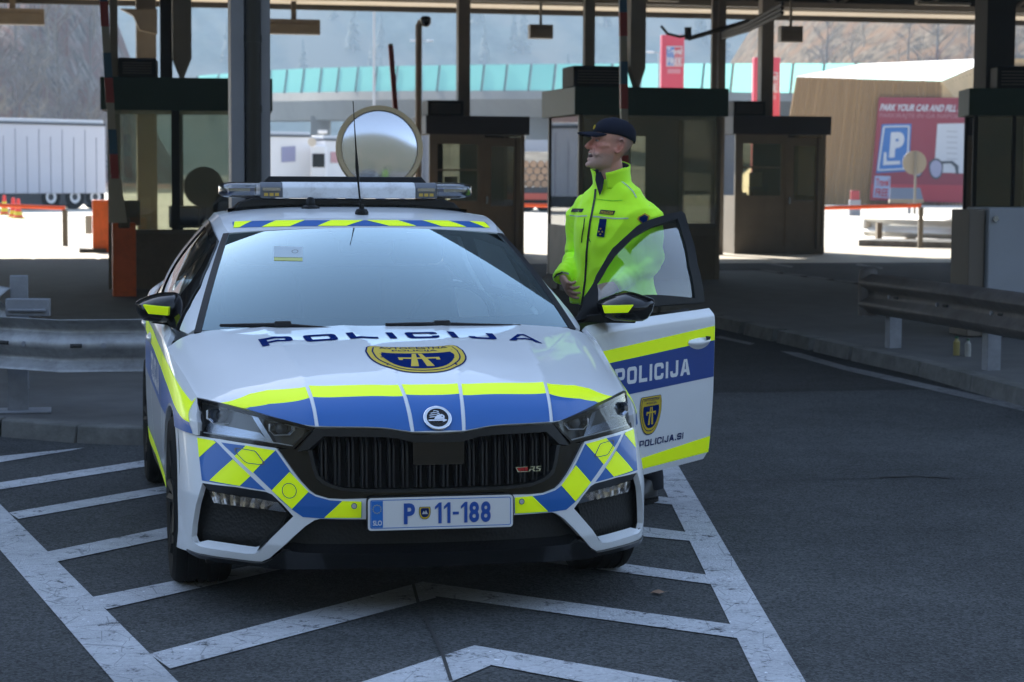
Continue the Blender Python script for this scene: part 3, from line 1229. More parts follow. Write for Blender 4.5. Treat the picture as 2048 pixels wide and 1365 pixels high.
for k in range(9):
    for sx in (-1, 1):
        a0 = sx * (.0245 + .0478 * k)
        if abs(a0) > .445:
            continue
        zt_, zb_ = float(fxt(a0)) - .004, float(fxb(a0)) + .008
        b_ = MB()
        for da in (-.0075, .0075):
            a1 = a0 + da
            n_ = 9
            ring = []
            for j in range(n_):
                f_ = j / (n_ - 1)
                z = zt_ + (zb_ - zt_) * f_
                d = .006 + (.028 if j == 0 else 0) + .010 * f_ ** 2
                wd = .0042
                X = FASC(np.array([a1]), np.array([z]))[0]
                ring.append([b_.bm.verts.new((X[0] + q_, X[1] + dy, X[2])) for q_, dy in ((-wd, .065), (-wd, d + .004), (-wd * .5, d), (wd * .5, d), (wd, d + .004), (wd, .065))])
            for r0, r1 in zip(ring, ring[1:]):
                for i in range(5):
                    b_.bm.faces.new((r0[i], r0[i + 1], r1[i + 1], r1[i]))
            b_.bm.faces.new(ring[0])
            b_.bm.faces.new(ring[-1])
        b_.build('slat', M_slat, grille, smooth=True, angle=.7)
rp = sym([(0, .654), (-.088, .655), (-.092, .65), (-.092, .565), (-.085, .56), (0, .56)])
patch('radar_cover', FASC, rp, h=.03, off=-.004, rim=.02, mat=M_gloss, parent=grille)
vb = mapb([(1030, 945), (1081.6, 942), (1081.6, 931.5), (1030, 934.5)])
vbX = FASC(vb[:, 0], vb[:, 1])
vbX[:, 1] -= .004
bd = MB()
o_, ux_, uy_ = vbX[0], vbX[1] - vbX[0], vbX[3] - vbX[0]
nn = np.cross(ux_, uy_)
nn = nn / np.linalg.norm(nn)


def slab(b, poly, o, ux, uy, n, t):
    a = [b.bm.verts.new(o + ux * x + uy * y) for x, y in poly]
    c_ = [b.bm.verts.new(o + ux * x + uy * y + n * t) for x, y in poly]
    b.bm.faces.new(list(reversed(a)))
    b.bm.faces.new(c_)
    for i in range(len(poly)):
        j = (i + 1) % len(poly)
        b.bm.faces.new((a[i], a[j], c_[j], c_[i]))


slab(bd, [(.0, .95), (.09, 0), (.50, 0), (.45, .12), (.13, .12), (.06, .95)], o_, ux_, uy_, nn, .003)
for q in ([(.0, 1), (.06, 1), (.46, 1), (.46, .9), (.02, .9)], [(.50, 0), (.56, 0), (.60, .42), (.54, .42)], [(.54, .40), (.72, .40), (.76, .95), (.56, .95), (.56, .82), (.70, .82), (.68, .53), (.54, .53)], [(.64, .4), (.70, 0), (.77, 0), (.70, .4)],
          [(.78, 0), (.95, 0), (.99, .5), (.86, .62), (.88, .84), (1.0, .84), (1.0, .97), (.82, .97), (.79, .52), (.92, .40), (.90, .14), (.78, .14)]):
    slab(bd, q, o_, ux_, uy_, nn, .003)
badge2 = bd.build('model_badge', M_chrome, grille)
bd = MB()
for q in ([(.05, .82), (.17, .82), (.24, .2), (.13, .2)], [(.20, .86), (.30, .86), (.33, .2), (.26, .2)], [(.34, .88), (.46, .88), (.46, .2), (.36, .2)]):
    slab(bd, q, o_ + nn * .0032, ux_, uy_, nn, .002)
bd.build('badge_stripes', M_red, badge2)

# ------------------------------------------------------------------ headlights
hl_px = [(394.8, 797), (443, 808), (491, 820), (541, 834), (592, 846), (629.5, 856), (587, 898.5), (556, 895), (497, 887), (438.6, 877.6), (395.6, 871.2)]
hi_px = [(399, 803.5), (443, 815), (491, 828), (541, 841.5), (592, 853), (620, 860), (585, 893.8), (556, 889), (497, 880), (440, 872), (407, 866.5), (399, 860)]
hlO, hlI = mapb(hl_px), mapb(hi_px)
for sx in (False, True):
    hd = patch('headlight', FASCd(.07), hlO, h=.03, mat=mat('lamp_housing', (.035, .042, .055), .3, coat=.6), parent=car, mirror=sx)
    tag(hd, None)
    strip('lamp_bezel', np.concatenate([hlO, hlO[:1]]), .002, np.concatenate([hlO, hlO[:1]]), .075, M_satin, hd, sx)
    patch('lamp_bezel', FASC, hlO, [hlI], h=.02, off=.0005, rim=.012, mat=M_gloss, parent=hd, mirror=sx)
    patch('lamp_lens', FASC, hlI, h=.02, off=-.001, mat=M_lens, parent=hd, mirror=sx)
    sgx = -1 if not sx else 1
    for (u, v, w2, hh_) in ((446, 832, .056, .027), (563, 857.5, .043, .022)):
        ctr_ = inv(FASCd(.05), [(u, v)], (-1.3, 1.2), (.3, .8))[0]
        X = FASC(np.array([ctr_[0]]), np.array([ctr_[1]]))[0] + np.array([0, .05, 0])
        X[0] *= -sgx * -1 if sx is False else -1
        if sx is False:
            X[0] = -abs(X[0])
        else:
            X[0] = abs(X[0])
        b_ = MB()
        oct_ = [(-1, -.35), (-.62, -1), (.62, -1), (1, -.35), (1, .5), (.75, 1), (-.75, 1), (-1, .5)]
        yaw_ = .25 * sgx
        ring0 = [b_.bm.verts.new((X[0] + p[0] * w2, X[1] - .012 + abs(p[0]) * 0, X[2] + p[1] * hh_)) for p in oct_]
        ring1 = [b_.bm.verts.new((X[0] + p[0] * w2 * .80, X[1] - .006, X[2] + p[1] * hh_ * .80)) for p in oct_]
        ring2 = [b_.bm.verts.new((X[0] + p[0] * w2 * .62, X[1] + .015, X[2] + p[1] * hh_ * .7)) for p in oct_]
        for r0, r1 in ((ring0, ring1), (ring1, ring2)):
            for i in range(8):
                j = (i + 1) % 8
                b_.bm.faces.new((r0[i], r0[j], r1[j], r1[i]))
        pj_ = b_.build('projector', M_dchrome, hd)
        MB().lathe([(0, -.010), (.012, -.0085), (.019, -.004), (.0235, .004), (.024, .015)], center=tuple(X), axis='Y', n=24, cap=False).build('projector_lens', mat('projector_glass', (.09, .11, .15), .06, coat=1, spec=.8), pj_, smooth=True, angle=3)
        MB().tube([(X[0] + a_ * w2, X[1] - .016, X[2] + c_5 * hh_) for a_, c_5 in ((-1.0, -.25), (-.66, -.98), (.66, -.98), (1.0, -.25))], .0019, 6).build('lens_trim', M_guide, pj_)
        b_ = MB()
        for q_ in (-1, 1):
            b_.quadbox([(X[0] + q_ * w2 * 1.0, X[1] - .016, X[2] - hh_ * .45), (X[0] + q_ * w2 * 1.10, X[1] - .016, X[2] - hh_ * .3), (X[0] + q_ * w2 * 1.10, X[1] - .01, X[2] - hh_ * .3), (X[0] + q_ * w2, X[1] - .01, X[2] - hh_ * .45),
                        (X[0] + q_ * w2 * .98, X[1] - .016, X[2] + hh_ * .9), (X[0] + q_ * w2 * 1.10, X[1] - .016, X[2] + hh_ * .8), (X[0] + q_ * w2 * 1.10, X[1] - .01, X[2] + hh_ * .8), (X[0] + q_ * w2 * .98, X[1] - .01, X[2] + hh_ * .9)])
        b_.build('light_guide', M_guide, pj_)
    dv = inv(FASCd(.03), [(503, 832), (516, 835), (549, 888), (537, 886)], (-1.3, 1.2), (.3, .8))
    patch('divider', FASCd(.03), dv, h=.02, rim=.03, mat=M_dchrome, parent=hd, mirror=sx)
    cs = inv(FASCd(.012), [(407, 866), (440, 871), (497, 879), (556, 888), (585, 893), (584, 890.8), (556, 886), (497, 877.3), (440, 869.4), (407, 864.4)], (-1.3, 1.2), (.3, .8))
    patch('light_guide', FASCd(.012), cs, h=.02, rim=.01, mat=M_guide, parent=hd, mirror=sx)
    fl2 = inv(FASCd(.04), [(407, 864), (440, 869), (497, 877), (538, 884), (520, 866), (470, 856), (420, 846), (410, 855)], (-1.3, 1.2), (.3, .8))
    patch('reflector', FASCd(.04), fl2, h=.02, rim=.02, mat=M_dchrome, parent=hd, mirror=sx)

# ------------------------------------------------------------------ number plate
plO = np.array([-.26, -.026, .338])
pl_n = np.array([0, -1, .0])
tl = .03
plate = MB()
plate.prism(rr(-.26, 0, .26, .115, .012), 'Y', -.004, .010)
PX = Matrix.Translation((0, -.024, .337)) @ Matrix.Rotation(-.03, 4, 'X')
plt_ = plate.build('number_plate', mat('plate_white', (.72, .73, .74), .35, coat=.3), car, xf=PX)
MB().prism(rr(-.2635, -.0035, .2635, .1185, .014), 'Y', -.002, .02).build('plate_holder', M_satin, plt_, xf=PX)


def plx(x, z, y=-.0055):
    v_ = PX @ Vector((x, y, z))
    return np.array(v_)


M_plblue = mat('plate_blue', (.008, .075, .36), .35)
M_eu = mat('plate_eu_blue', (.012, .16, .55), .35)
bo = np.array(rr(-.2525, .007, .2525, .108, .008))
bi = np.array(rr(-.2500, .0095, .2500, .1055, .006))
PS = lambda x, z: np.stack([x, 0 * x - .0, z], -1) @ np.array(PX)[:3, :3].T + np.array(PX)[:3, 3]
patch('plate_border', PS, bo, [bi], h=.1, off=.0048, mat=M_eu, parent=plt_)
patch('plate_band', PS, [(-.2490, .0105), (-.207, .0105), (-.207, .1045), (-.2490, .1045)], h=.1, off=.0050, mat=M_eu, parent=plt_)
for k in range(12):
    a = 2 * math.pi * k / 12
    cx_, cz_ = -.228 + .0145 * math.cos(a), .076 + .0145 * math.sin(a)
    st = [(cx_ + (.0026 if i % 2 == 0 else .0012) * math.sin(i * math.pi / 5), cz_ + (.0026 if i % 2 == 0 else .0012) * math.cos(i * math.pi / 5)) for i in range(10)]
    if k == 0:
        sb = MB()
    sb.sheet([plx(x, z, -.0062) for x, z in st])
sb.build('plate_stars', mat('star_yellow', (.7, .6, .05), .5), plt_)


def plate_text(name, s_, x0, x1, z0, z1, m, bold=.0):
    flat_text(name, s_, plx(x0, z0, -.0064), plx(x1, z0, -.0064) - plx(x0, z0, -.0064), plx(x0, z1, -.0064) - plx(x0, z0, -.0064), m, plt_, bold=bold)


plate_text('plate_lettering', 'SLO', -.243, -.211, .018, .036, mat('plate_text_white', (.8, .8, .8), .5), .02)
plate_text('plate_lettering', 'P', -.133, -.093, .020, .094, M_plblue, .035)
for ch, x0, x1 in (('1', -.022, .002), ('1', .010, .034), ('1', .071, .095), ('8', .101, .137), ('8', .143, .179)):
    if ch == '1':
        o1 = MB()
        o1.sheet([plx(x0 + (x1 - x0) * p[0], .020 + .074 * p[1], -.0064) for p in ((.52, 0), (1, 0), (1, 1), (.62, 1), (0, .80), (0, .66), (.52, .80))])
        o1.build('plate_lettering', M_plblue, plt_)
    else:
        plate_text('plate_lettering', '8', x0, x1, .020, .094, M_plblue, .035)
MB().sheet([plx(x, z, -.0064) for x, z in ((.042, .050), (.064, .050), (.064, .060), (.042, .060))]).build('plate_lettering', M_plblue, plt_)
sh = shield()
for k, m, d in ((1, M_navy, .0), (.93, M_gold, .0003), (.72, M_navy, .0006)):
    q = scaled(sh, k)
    MB().sheet([plx(-.058 + x * .021, .036 + y * .044, -.0060 - d) for x, y in q]).build('plate_crest', m, plt_)
MB().sheet([plx(-.058 + x * .021, .036 + y * .044, -.0070) for x, y in [(-.5, .42), (-.2, .68), (0, .55), (.18, .74), (.5, .42)]]).build('plate_crest', M_silver, plt_)
MB().sheet([plx(-.058 + x * .021, .036 + y * .044, -.0068) for x, y in [(-.55, .80), (.55, .80), (.55, .90), (-.55, .90)]]).build('plate_crest', M_navy, plt_)

# ------------------------------------------------------------------ windscreen, wipers, roof
ws = patch('windscreen', WS, [(-1, 0), (1, 0), (1, 1), (-1, 1)], h=.05, off=0, mat=M_glassw, parent=car, scale=(.7, .8))
edge = lambda i: [(-1 + i, i * 1.3), (1 - i, i * 1.3), (1 - i, 1 - i), (-1 + i, 1 - i)]
frit_in = [(-.93, .16)] + [(-.955, .24), (-.958, .70), (-.955, .80), (-.80, .895), (-.6, .932), (-.3, .955), (0, .962), (.3, .955), (.6, .932), (.80, .895), (.955, .80), (.958, .70), (.955, .24), (.93, .16), (.88, .115), (.5, .10), (0, .095), (-.5, .10), (-.88, .115)]
patch('windscreen_border', WS, [(-1, 0), (1, 0), (1, 1), (-1, 1)], [frit_in], h=.04, off=-.002, mat=M_gloss, parent=ws, scale=(.7, .8))
for sx in (-1, 1):
    patch('windscreen_trim', WS, [(sx * .995, -.02), (sx * 1.03, -.02), (sx * 1.035, 1.0), (sx * .995, 1.0)], h=.03, off=.004, rim=.01, mat=M_satin, parent=ws, scale=(.7, .8))
patch('sensor_housing', WS, sym([(0, .985), (-.28, .985), (-.26, .86), (-.10, .845), (-.06, .815), (0, .81)]), h=.05, off=-.0015, mat=M_frame, parent=ws, scale=(.7, .8))
patch('windscreen_sticker', WS, inv(WS, [(548, 493), (605, 495), (605, 516), (548, 515)], (-1.1, 1.1), (0, 1)), h=.04, off=.0012, mat=mat('sticker_white', (.46, .54, .58), .6), parent=ws, scale=(.7, .8))
patch('windscreen_sticker', WS, inv(WS, [(548, 515.6), (605, 516.6), (605, 523), (548, 522)], (-1.1, 1.1), (0, 1)), h=.04, off=.0012, mat=mat('sticker_yellow', (.52, .55, .18), .6), parent=ws, scale=(.7, .8))
stk = inv(WS, [(590, 504)], (-1.1, 1.1), (0, 1))[0]
ringp = np.array([(stk[0] + .022 * math.cos(t), stk[1] + .02 * math.sin(t)) for t in np.linspace(0, 2 * math.pi, 20, endpoint=False)])
patch('windscreen_sticker', WS, ringp, [loop_band(ringp, .8)], h=.04, off=.0018, mat=M_line, parent=ws, scale=(.7, .8))

for (p0, p1, p2) in (((-.90, .012), (-.58, .014), (-.22, -.02)), ((-.04, .016), (.26, .012), (.70, -.005))):
    A = np.array([p0, p1, p2])
    X = WS(A[:, 0], A[:, 1]) + snormal(WS, A[:, 0], A[:, 1]) * .018
    wp = MB().tube([X[0], (X[0] + X[1]) / 2, X[1]], [.006, .009, .011], 8).tube([X[1], (X[1] + X[2]) / 2, X[2]], [.010, .006, .004], 8).build('wiper', M_satin, car, smooth=True)
    MB().box(X[1][0] - .03, X[1][0] + .035, X[1][1] - .016, X[1][1] + .01, X[1][2] - .004, X[1][2] + .018).build('wiper_clip', M_frame, wp, bevel=.004)

rf_out = [(a, 0) for a in np.linspace(-1, 1, 40)] + [(1, t) for t in np.linspace(0, 1, 40)[1:]] + [(a, 1) for a in np.linspace(1, -1, 30)[1:]] + [(-1, t) for t in np.linspace(1, 0, 40)[1:-1]]
roof = patch('roof', ROOF, rf_out, h=.05, rim=.02, mat=M_white, parent=car, scale=(.62, 1.5))
q0, q1 = .018, .085
qf = lambda a, f: (q0 + (q1 - q0) * f) + .055 * a * a * 0.5


def rstrip(x0b, x1b, x0t, x1t, n=6):
    lo = [(x0b + (x1b - x0b) * i / n, 0) for i in range(n + 1)]
    hi = [(x1t + (x0t - x1t) * i / n, 1) for i in range(n + 1)]
    return [(a, qf(a, f)) for a, f in lo + hi]


patch('blue_chevron', ROOF, rstrip(-.945, .945, -.93, .93, 30), h=.03, off=.0016, mat=M_blue, parent=roof, scale=(.62, 1.5))
stripx = [(470, 504, 463, 482), (554, 611, 527, 584), (665, 728, 640, 698)]
for (t0, t1, b0, b1) in stripx:
    Pb = IR([(b0, 461), (b1, 461)])
    Pt = IR([(t0, 445), (t1, 443)])
    poly = rstrip(max(Pb[0][0], -.945), Pb[1][0], max(Pt[0][0], -.93), Pt[1][0])
    patch('yellow_chevron', ROOF, poly, h=.03, off=.0024, mat=M_yel, parent=roof, scale=(.62, 1.5))
    patch('yellow_chevron', ROOF, poly, h=.03, off=.0024, mat=M_yel, parent=roof, scale=(.62, 1.5), mirror=True)

# ------------------------------------------------------------------ flanks: fenders, doors, rear quarter
FLKm = lambda Y, t: FLK(Y, t) * np.array([-1, 1, 1])
GHm = lambda Y, t: GH(Y, t) * np.array([-1, 1, 1])
FS = (1.0, .16)
fe = inv(FLK, [(394.6, 797), (394.8, 820), (395, 845), (395.4, 871)], (.35, 1.2), (.6, 3.5))
fender_poly = [(Y, 1.0) for Y in np.linspace(.552, 1.27, 18)] + [(1.30, .7), (1.36, 0.0), (1.40, 0.0)]
fender_poly += [(1.40, t) for t in (1, 2, 3, 4, 5, 6)]
fender_poly += [(Y_, flk_t(Y_, z_)) for Y_, z_ in [(.90 + .362 * math.cos(a), .325 + .362 * math.sin(a)) for a in np.linspace(-.33, 2.134, 22)]]
fender_poly += [(float(p[0]), float(p[1])) for p in fe[::-1]]
fender_poly[0] = (float(fe[0][0]), 1.0)
fender_poly = fender_poly[:-1]
fenders = []
for sx in (False, True):
    fd = patch('front_fender', FLK, fender_poly, h=.03, rim=.02, mat=M_white, parent=car, scale=FS, mirror=sx)
    fenders.append(fd)


def flk_band(zlo, zhi, Y0, Y1, n=24):
    """zlo, zhi: heights (numbers or functions of Y)"""
    f0 = zlo if callable(zlo) else (lambda Y: zlo)
    f1 = zhi if callable(zhi) else (lambda Y: zhi)
    Ys = np.linspace(Y0, Y1, n)
    t1 = flk_tv(Ys, np.array([f1(Y) for Y in Ys]))
    t0 = flk_tv(Ys, np.array([f0(Y) for Y in Ys]))
    return list(zip(Ys, t1)) + list(zip(Ys[::-1], t0[::-1]))


# yellow and blue bands along the flank (traced heights)
yb_px = [(394.5, 806), (380, 790), (365, 768), (352, 745), (340, 720), (331, 700)]
yl_px = [(392, 829), (378, 806), (362, 785), (350, 764), (343, 752)]
ybP, ylP = inv(FLK, yb_px, (.4, 2.2), (1.02, 4)), inv(FLK, yl_px, (.4, 2.2), (1.02, 4))
zy1 = lambda Y: min(float(np.interp(Y, [.55, .8, 1.1, 1.4, 2.0, 3.0, 4.4], [.737, .772, .822, .862, .892, .90, .90])), float(_crz(Y)) - .012)
zy0 = lambda Y: float(np.interp(Y, [.50, .8, 1.1, 1.4, 2.0, 3.0, 4.4], [.670, .705, .752, .790, .815, .82, .82]))
zb0 = lambda Y: float(np.interp(Y, [.45, .7, 1.4, 2.0, 4.4], [.628, .628, .63, .635, .64]))
for sx in (False, True):
    patch('yellow_stripe', FLK, [(.556, 1.12)] + [q_ for q_ in flk_band(zy0, zy1, .56, 1.395) if True] + [(.482, flk_t(.482, .672)), (.520, flk_t(.520, .705))], h=.03, off=.0016, mat=M_yel, parent=fenders[int(sx)], scale=FS, mirror=sx)
    bl = [(Y, flk_t(Y, zy0(Y))) for Y in np.linspace(.486, 1.395, 20)] + [(1.395, flk_t(1.395, .632)), (1.21, flk_t(1.21, .632))] + [(Y_, flk_t(Y_, z_)) for Y_, z_ in [(.90 + .372 * math.cos(a), .325 + .372 * math.sin(a)) for a in np.linspace(.96, 2.17, 10)]] + [(.60, flk_t(.60, .634)), (.448, flk_t(.448, .634))]
    patch('blue_stripe', FLK, bl, h=.03, off=.0016, mat=M_blue, parent=fenders[int(sx)], scale=FS, mirror=sx)

D0, D1 = 1.408, 2.50
sill = .255
door_poly = [(D0, 0.0), (D1, 0.0)] + [(D1, t) for t in (.5, 1, 1.5, 2, 3, 4, 5)] + [(D1 - .01, flk_t(D1, sill + .03)), (D1 - .04, flk_t(D1, sill)), (D0 + .02, flk_t(D0, sill - .02))] + [(D0, t) for t in (5, 4, 3, 2, 1.5, 1, .5)]
rear_poly = [(D1 + .008, 0.0), (3.42, 0.0), (3.40, 1), (3.36, 2)] + [(Y_, flk_t(Y_, z_)) for Y_, z_ in [(3.575 + .365 * math.cos(a), .325 + .365 * math.sin(a)) for a in np.linspace(2.1, 2.95, 10)]] + [(3.18, flk_t(3.18, sill)), (D1 + .008, flk_t(D1, sill))] + [(D1 + .008, t) for t in (5, 4, 3, 2, 1.5, 1, .5)]
quarter = [(3.43, 0.0), (3.9, 0), (4.45, 0.0)] + [(4.45, t) for t in (1, 2, 3, 4, 5, 5.9)] + [(4.1, 5.9)] + [(Y_, flk_t(Y_, z_)) for Y_, z_ in [(3.575 + .365 * math.cos(a), .325 + .365 * math.sin(a)) for a in np.linspace(-.33, 2.07, 24)]] + [(3.37, 2), (3.41, 1)]
sills = [(1.40, flk_t(1.4, sill - .024)), (3.18, flk_t(3.18, sill - .006)), (3.19, 6.0), (1.40, 6.0)]
H_ = Vector((.895, 1.41, 0))
XF = Matrix.Translation(H_) @ Matrix.Rotation(-R(45.5), 4, 'Z') @ Matrix.Translation(-H_)


def door_side(S, Sg, poly, name, sgn, xf=None, mirror=False, rear=False):
    d = patch(name, S, poly, h=.035, rim=.03, mat=M_white, parent=car, scale=FS, sgn=sgn, xf=xf, mirror=mirror)
    return d


def bands(dr, Y0, Y1, mirror=False, xf=None, S=FLK, sgn=1):
    k = dict(parent=dr, scale=FS, h=.035, xf=xf, sgn=sgn, mirror=mirror)
    patch('yellow_stripe', S, flk_band(zy0, zy1, Y0, Y1), off=.0016, mat=M_yel, **k)
    patch('blue_stripe', S, flk_band(zb0, zy0, Y0, Y1), off=.0016, mat=M_blue, **k)
    patch('yellow_stripe', S, flk_band(lambda Y: .275, lambda Y: .34, Y0, Y1), off=.0016, mat=M_yel, **k)


def handle(dr, Y, z, S, sgn, xf=None):
    k = 26
    rows = []
    b = MB()
    for j in range(9):
        v_ = j / 8
        row = []
        for i in range(k):
            u_ = i / (k - 1)
            hgt = .034 * math.sin(math.pi * u_) ** .55 + .002
            t_ = flk_t(Y, z + (v_ - .5) * 2 * hgt)
            Yp = Y + (u_ - .5) * .215
            P = S(np.array([Yp]), np.array([t_]))
            N_ = snormal(S, np.array([Yp]), np.array([t_]), sgn)
            bulge = .020 * math.sin(math.pi * min(1, u_ * 1.0)) ** .6 * math.exp(-((v_ - .42) / .26) ** 2) - .012 * math.exp(-((v_ - .85) / .14) ** 2) * math.sin(math.pi * u_)
            row.append(b.bm.verts.new(P[0] + N_[0] * (.003 + bulge)))
        rows.append(row)
    for r0, r1 in zip(rows, rows[1:]):
        for i in range(k - 1):
            b.bm.faces.new((r0[i], r0[i + 1], r1[i + 1], r1[i]))
    h_ = b.build('handle', M_white, dr, smooth=True, angle=3, xf=xf)
    b = MB()
    pts = []
    for (u_, v_) in [(.60, .025), (.86, .018), (.82, .004), (.66, .004)]:
        Yp = Y + (u_ - .5) * .215
        t_ = flk_t(Y, z + v_)
        P = S(np.array([Yp]), np.array([t_]))
        N_ = snormal(S, np.array([Yp]), np.array([t_]), sgn)
        pts.append(P[0] + N_[0] * .021)
    b.sheet(pts).build('handle_recess', M_matte, h_, xf=xf)
    return h_


def side_text(dr, s_, Y0, Y1, z0, z1, m, S, sgn, xf=None, reverse=False, glyphs=None, off=.0028, **k):
    def pl(x, y):
        Yv = Y0 + (Y1 - Y0) * x
        tz = flk_tv(Yv, z0 + (z1 - z0) * y)
        X = S(Yv, tz) + snormal(S, Yv, tz, sgn) * off
        if xf is not None:
            Mx = np.array(xf)
            X = X @ Mx[:3, :3].T + Mx[:3, 3]
        return X
    text_on('lettering', s_, pl, m, dr, glyphs=glyphs, **k)


M_txtw = mat('white_film', (.74, .76, .78), .4)
# right hand side (image left): both doors closed
for nm, poly, Y0, Y1 in (('front_door', door_poly, D0 + .006, D1 - .006), ('rear_door', rear_poly, D1 + .014, 3.30)):
    dr = patch(nm, FLK, poly, h=.035, rim=.03, mat=M_white, parent=car, scale=FS)
    if nm == 'front_door':
        bands(dr, Y0, Y1)
        handle(dr, 2.36, .845, FLK, 1)
        side_text(dr, '', 2.32, 1.55, .665, .785, M_txtw, FLK, 1, glyphs=word('POLICIJA', gap=.25, W=.95))
    else:
        bands(dr, Y0, 3.17)
        handle(dr, 3.22, .852, FLK, 1)
patch('rear_quarter', FLK, quarter, h=.05, rim=.02, mat=M_white, parent=car, scale=FS)
patch('rear_quarter', FLK, quarter, h=.05, rim=.02, mat=M_white, parent=car, scale=FS, mirror=True)
patch('rear_door', FLK, rear_poly, h=.05, rim=.02, mat=M_white, parent=car, scale=FS, mirror=True)
for sx in (False, True):
    patch('side_sill', FLK, sills, h=.06, rim=.03, mat=M_satin, parent=car, scale=FS, mirror=sx)
MB().quadbox([(-.76, 4.45, .25), (.76, 4.45, .25), (.72, 4.60, .25), (-.72, 4.60, .25), (-.72, 4.45, 1.0), (.72, 4.45, 1.0), (.66, 4.62, .98), (-.66, 4.62, .98)]).build('tailgate', M_white, car, bevel=.04)
MB().quadbox([(-.52, 3.26, 1.34), (.52, 3.26, 1.34), (.52, 3.30, 1.33), (-.52, 3.30, 1.33), (-.50, 3.26, 1.37), (.50, 3.26, 1.37), (.50, 3.30, 1.36), (-.50, 3.30, 1.36)]).build('rear_roof_edge', M_white, car)
MB().sheet([(-.52, 3.28, 1.35), (.52, 3.28, 1.35), (.70, 4.45, 1.0), (-.70, 4.45, 1.0)]).build('rear_window', M_gloss, car)

# ------------------------------------------------------------------ cabin sides
Yv = np.linspace(1.24, 3.45, 60)
tp = lambda Y: .86 if Y < 1.95 else .92
for sx in (False, True):
    rail_poly = [(1.25, .0)] + [(Y, 1.0) for Y in np.linspace(1.26, 3.6, 40)] + [(3.6, 0.0), (3.40, 0.0), (3.30, .45), (3.05, .92), (2.5, .925), (2.05, .915), (1.85, .90), (1.7, .87), (1.55, .80), (1.45, .60), (1.40, .35), (1.36, .05)]
    rail = patch('roof_rail', GH, rail_poly, h=.05, rim=.03, mat=M_white, parent=car, scale=(1, .45), mirror=sx, sgn=-1)
frame_out = [(1.385, .02), (1.42, .35), (1.47, .60), (1.57, .80), (1.72, .87), (1.87, .90), (2.07, .915), (2.43, .92), (2.47, .0)]
win_in = [(1.60, .055), (1.60, .30), (1.66, .66), (1.74, .775), (1.90, .835), (2.10, .86), (2.345, .868), (2.385, .45), (2.40, .055)]
fr2 = [(2.475, 0.0), (2.435, .92), (2.6, .923), (3.03, .915), (3.27, .45), (3.37, 0.0)]
wi2 = [(2.52, .05), (2.505, .5), (2.49, .865), (2.75, .87), (3.0, .84), (3.20, .42), (3.28, .05)]
bpil = [(2.44, .02), (2.40, .9), (2.50, .9), (2.54, .02)]


def window(dr, S, fo, wi, sgn, xf=None, mirror=False):
    k = dict(scale=(1, .45), sgn=sgn, xf=xf, mirror=mirror)
    fr_ = patch('window_frame', S, fo, [wi], h=.04, off=.010, rim=.025, mat=M_gloss, parent=dr, **k)
    patch('window_glass', S, wi, h=.05, off=.004, mat=M_glassd, parent=dr, **k)
    return fr_


dL = [o for o in car.children if o.name.startswith('front_door')][0]
window(dL, GH, frame_out, win_in, -1)
rds = [o for o in car.children if o.name.startswith('rear_door')]
window(rds[0], GH, fr2, wi2, -1)
window(rds[1], GH, fr2, wi2, -1, mirror=True)

# ------------------------------------------------------------------ open front door (left hand side of the car)
od = patch('open_front_door', FLKm, door_poly, h=.025, rim=.02, mat=M_white, parent=car, scale=FS, sgn=-1, xf=XF)
kk = dict(parent=od, scale=FS, h=.03, xf=XF, sgn=-1)
ID = lambda P: inv(FLKm, P, (1.35, 2.6), (0, 6), xf=XF)


def ext(P, n=2):
    return P


def line_ext(p0, p1, Y):
    """extend a traced edge (in Y, t) back to Y"""
    (a0, b0), (a1, b1) = p0, p1
    return (Y, b0 + (b1 - b0) * (Y - a0) / (a1 - a0))


def door_band(top, bot, m, off):
    T, B = ID(top), ID(bot)
    zt_ = [float(FLK(np.array([p[0]]), np.array([p[1]]))[0, 2]) for p in T]
    zb_ = [float(FLK(np.array([p[0]]), np.array([p[1]]))[0, 2]) for p in B]
    ft = lambda Y: zt_[0] + (zt_[1] - zt_[0]) * (Y - T[0][0]) / (T[1][0] - T[0][0])
    fb = lambda Y: zb_[0] + (zb_[1] - zb_[0]) * (Y - B[0][0]) / (B[1][0] - B[0][0])
    patch('yellow_stripe' if m is M_yel else 'blue_stripe', FLKm, flk_band(fb, ft, D0 + .006, D1 - .004), off=off, mat=m, **kk)


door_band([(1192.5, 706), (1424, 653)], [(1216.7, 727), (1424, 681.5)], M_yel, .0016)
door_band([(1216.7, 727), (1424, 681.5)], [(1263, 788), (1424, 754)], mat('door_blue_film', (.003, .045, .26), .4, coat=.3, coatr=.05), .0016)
door_band([(1285, 916), (1418, 872.5)], [(1285, 938), (1418, 903.5)], M_yel, .0016)
tb = ID([(1251, 772.8), (1379, 747.8), (1372, 718.3), (1290, 737)])
Yt0, Yt1 = tb[0][0], tb[1][0]
zz = lambda p: float(FLK(np.array([p[0]]), np.array([p[1]]))[0, 2])
full = Yt1 - (Yt1 - Yt0) * 1.06
side_text(od, '', full - .06, Yt1, zz(tb[1]) - .004, zz(tb[2]), M_txtw, FLKm, -1, xf=XF, glyphs=word('POLICIJA', gap=.22, W=.92))
t2 = ID([(1284.4, 893.7), (1365, 877.6), (1365, 865)])
side_text(od, '', t2[0][0] - .03, t2[1][0], zz(t2[1]), zz(t2[2]), M_navy, FLKm, -1, xf=XF, glyphs=word('POLICIJA.SI', gap=.25, W=.95, s=.2, t=.17))
cs4 = ID([(1301, 869.5), (1280, 797), (1323.5, 788)])
cY, cw = (cs4[1][0] + cs4[2][0]) / 2, abs(cs4[2][0] - cs4[1][0]) / 2
cz0, cz1 = zz(cs4[0]), (zz(cs4[1]) + zz(cs4[2])) / 2
tA, tB = flk_t(cY, cz0), flk_t(cY, cz1)
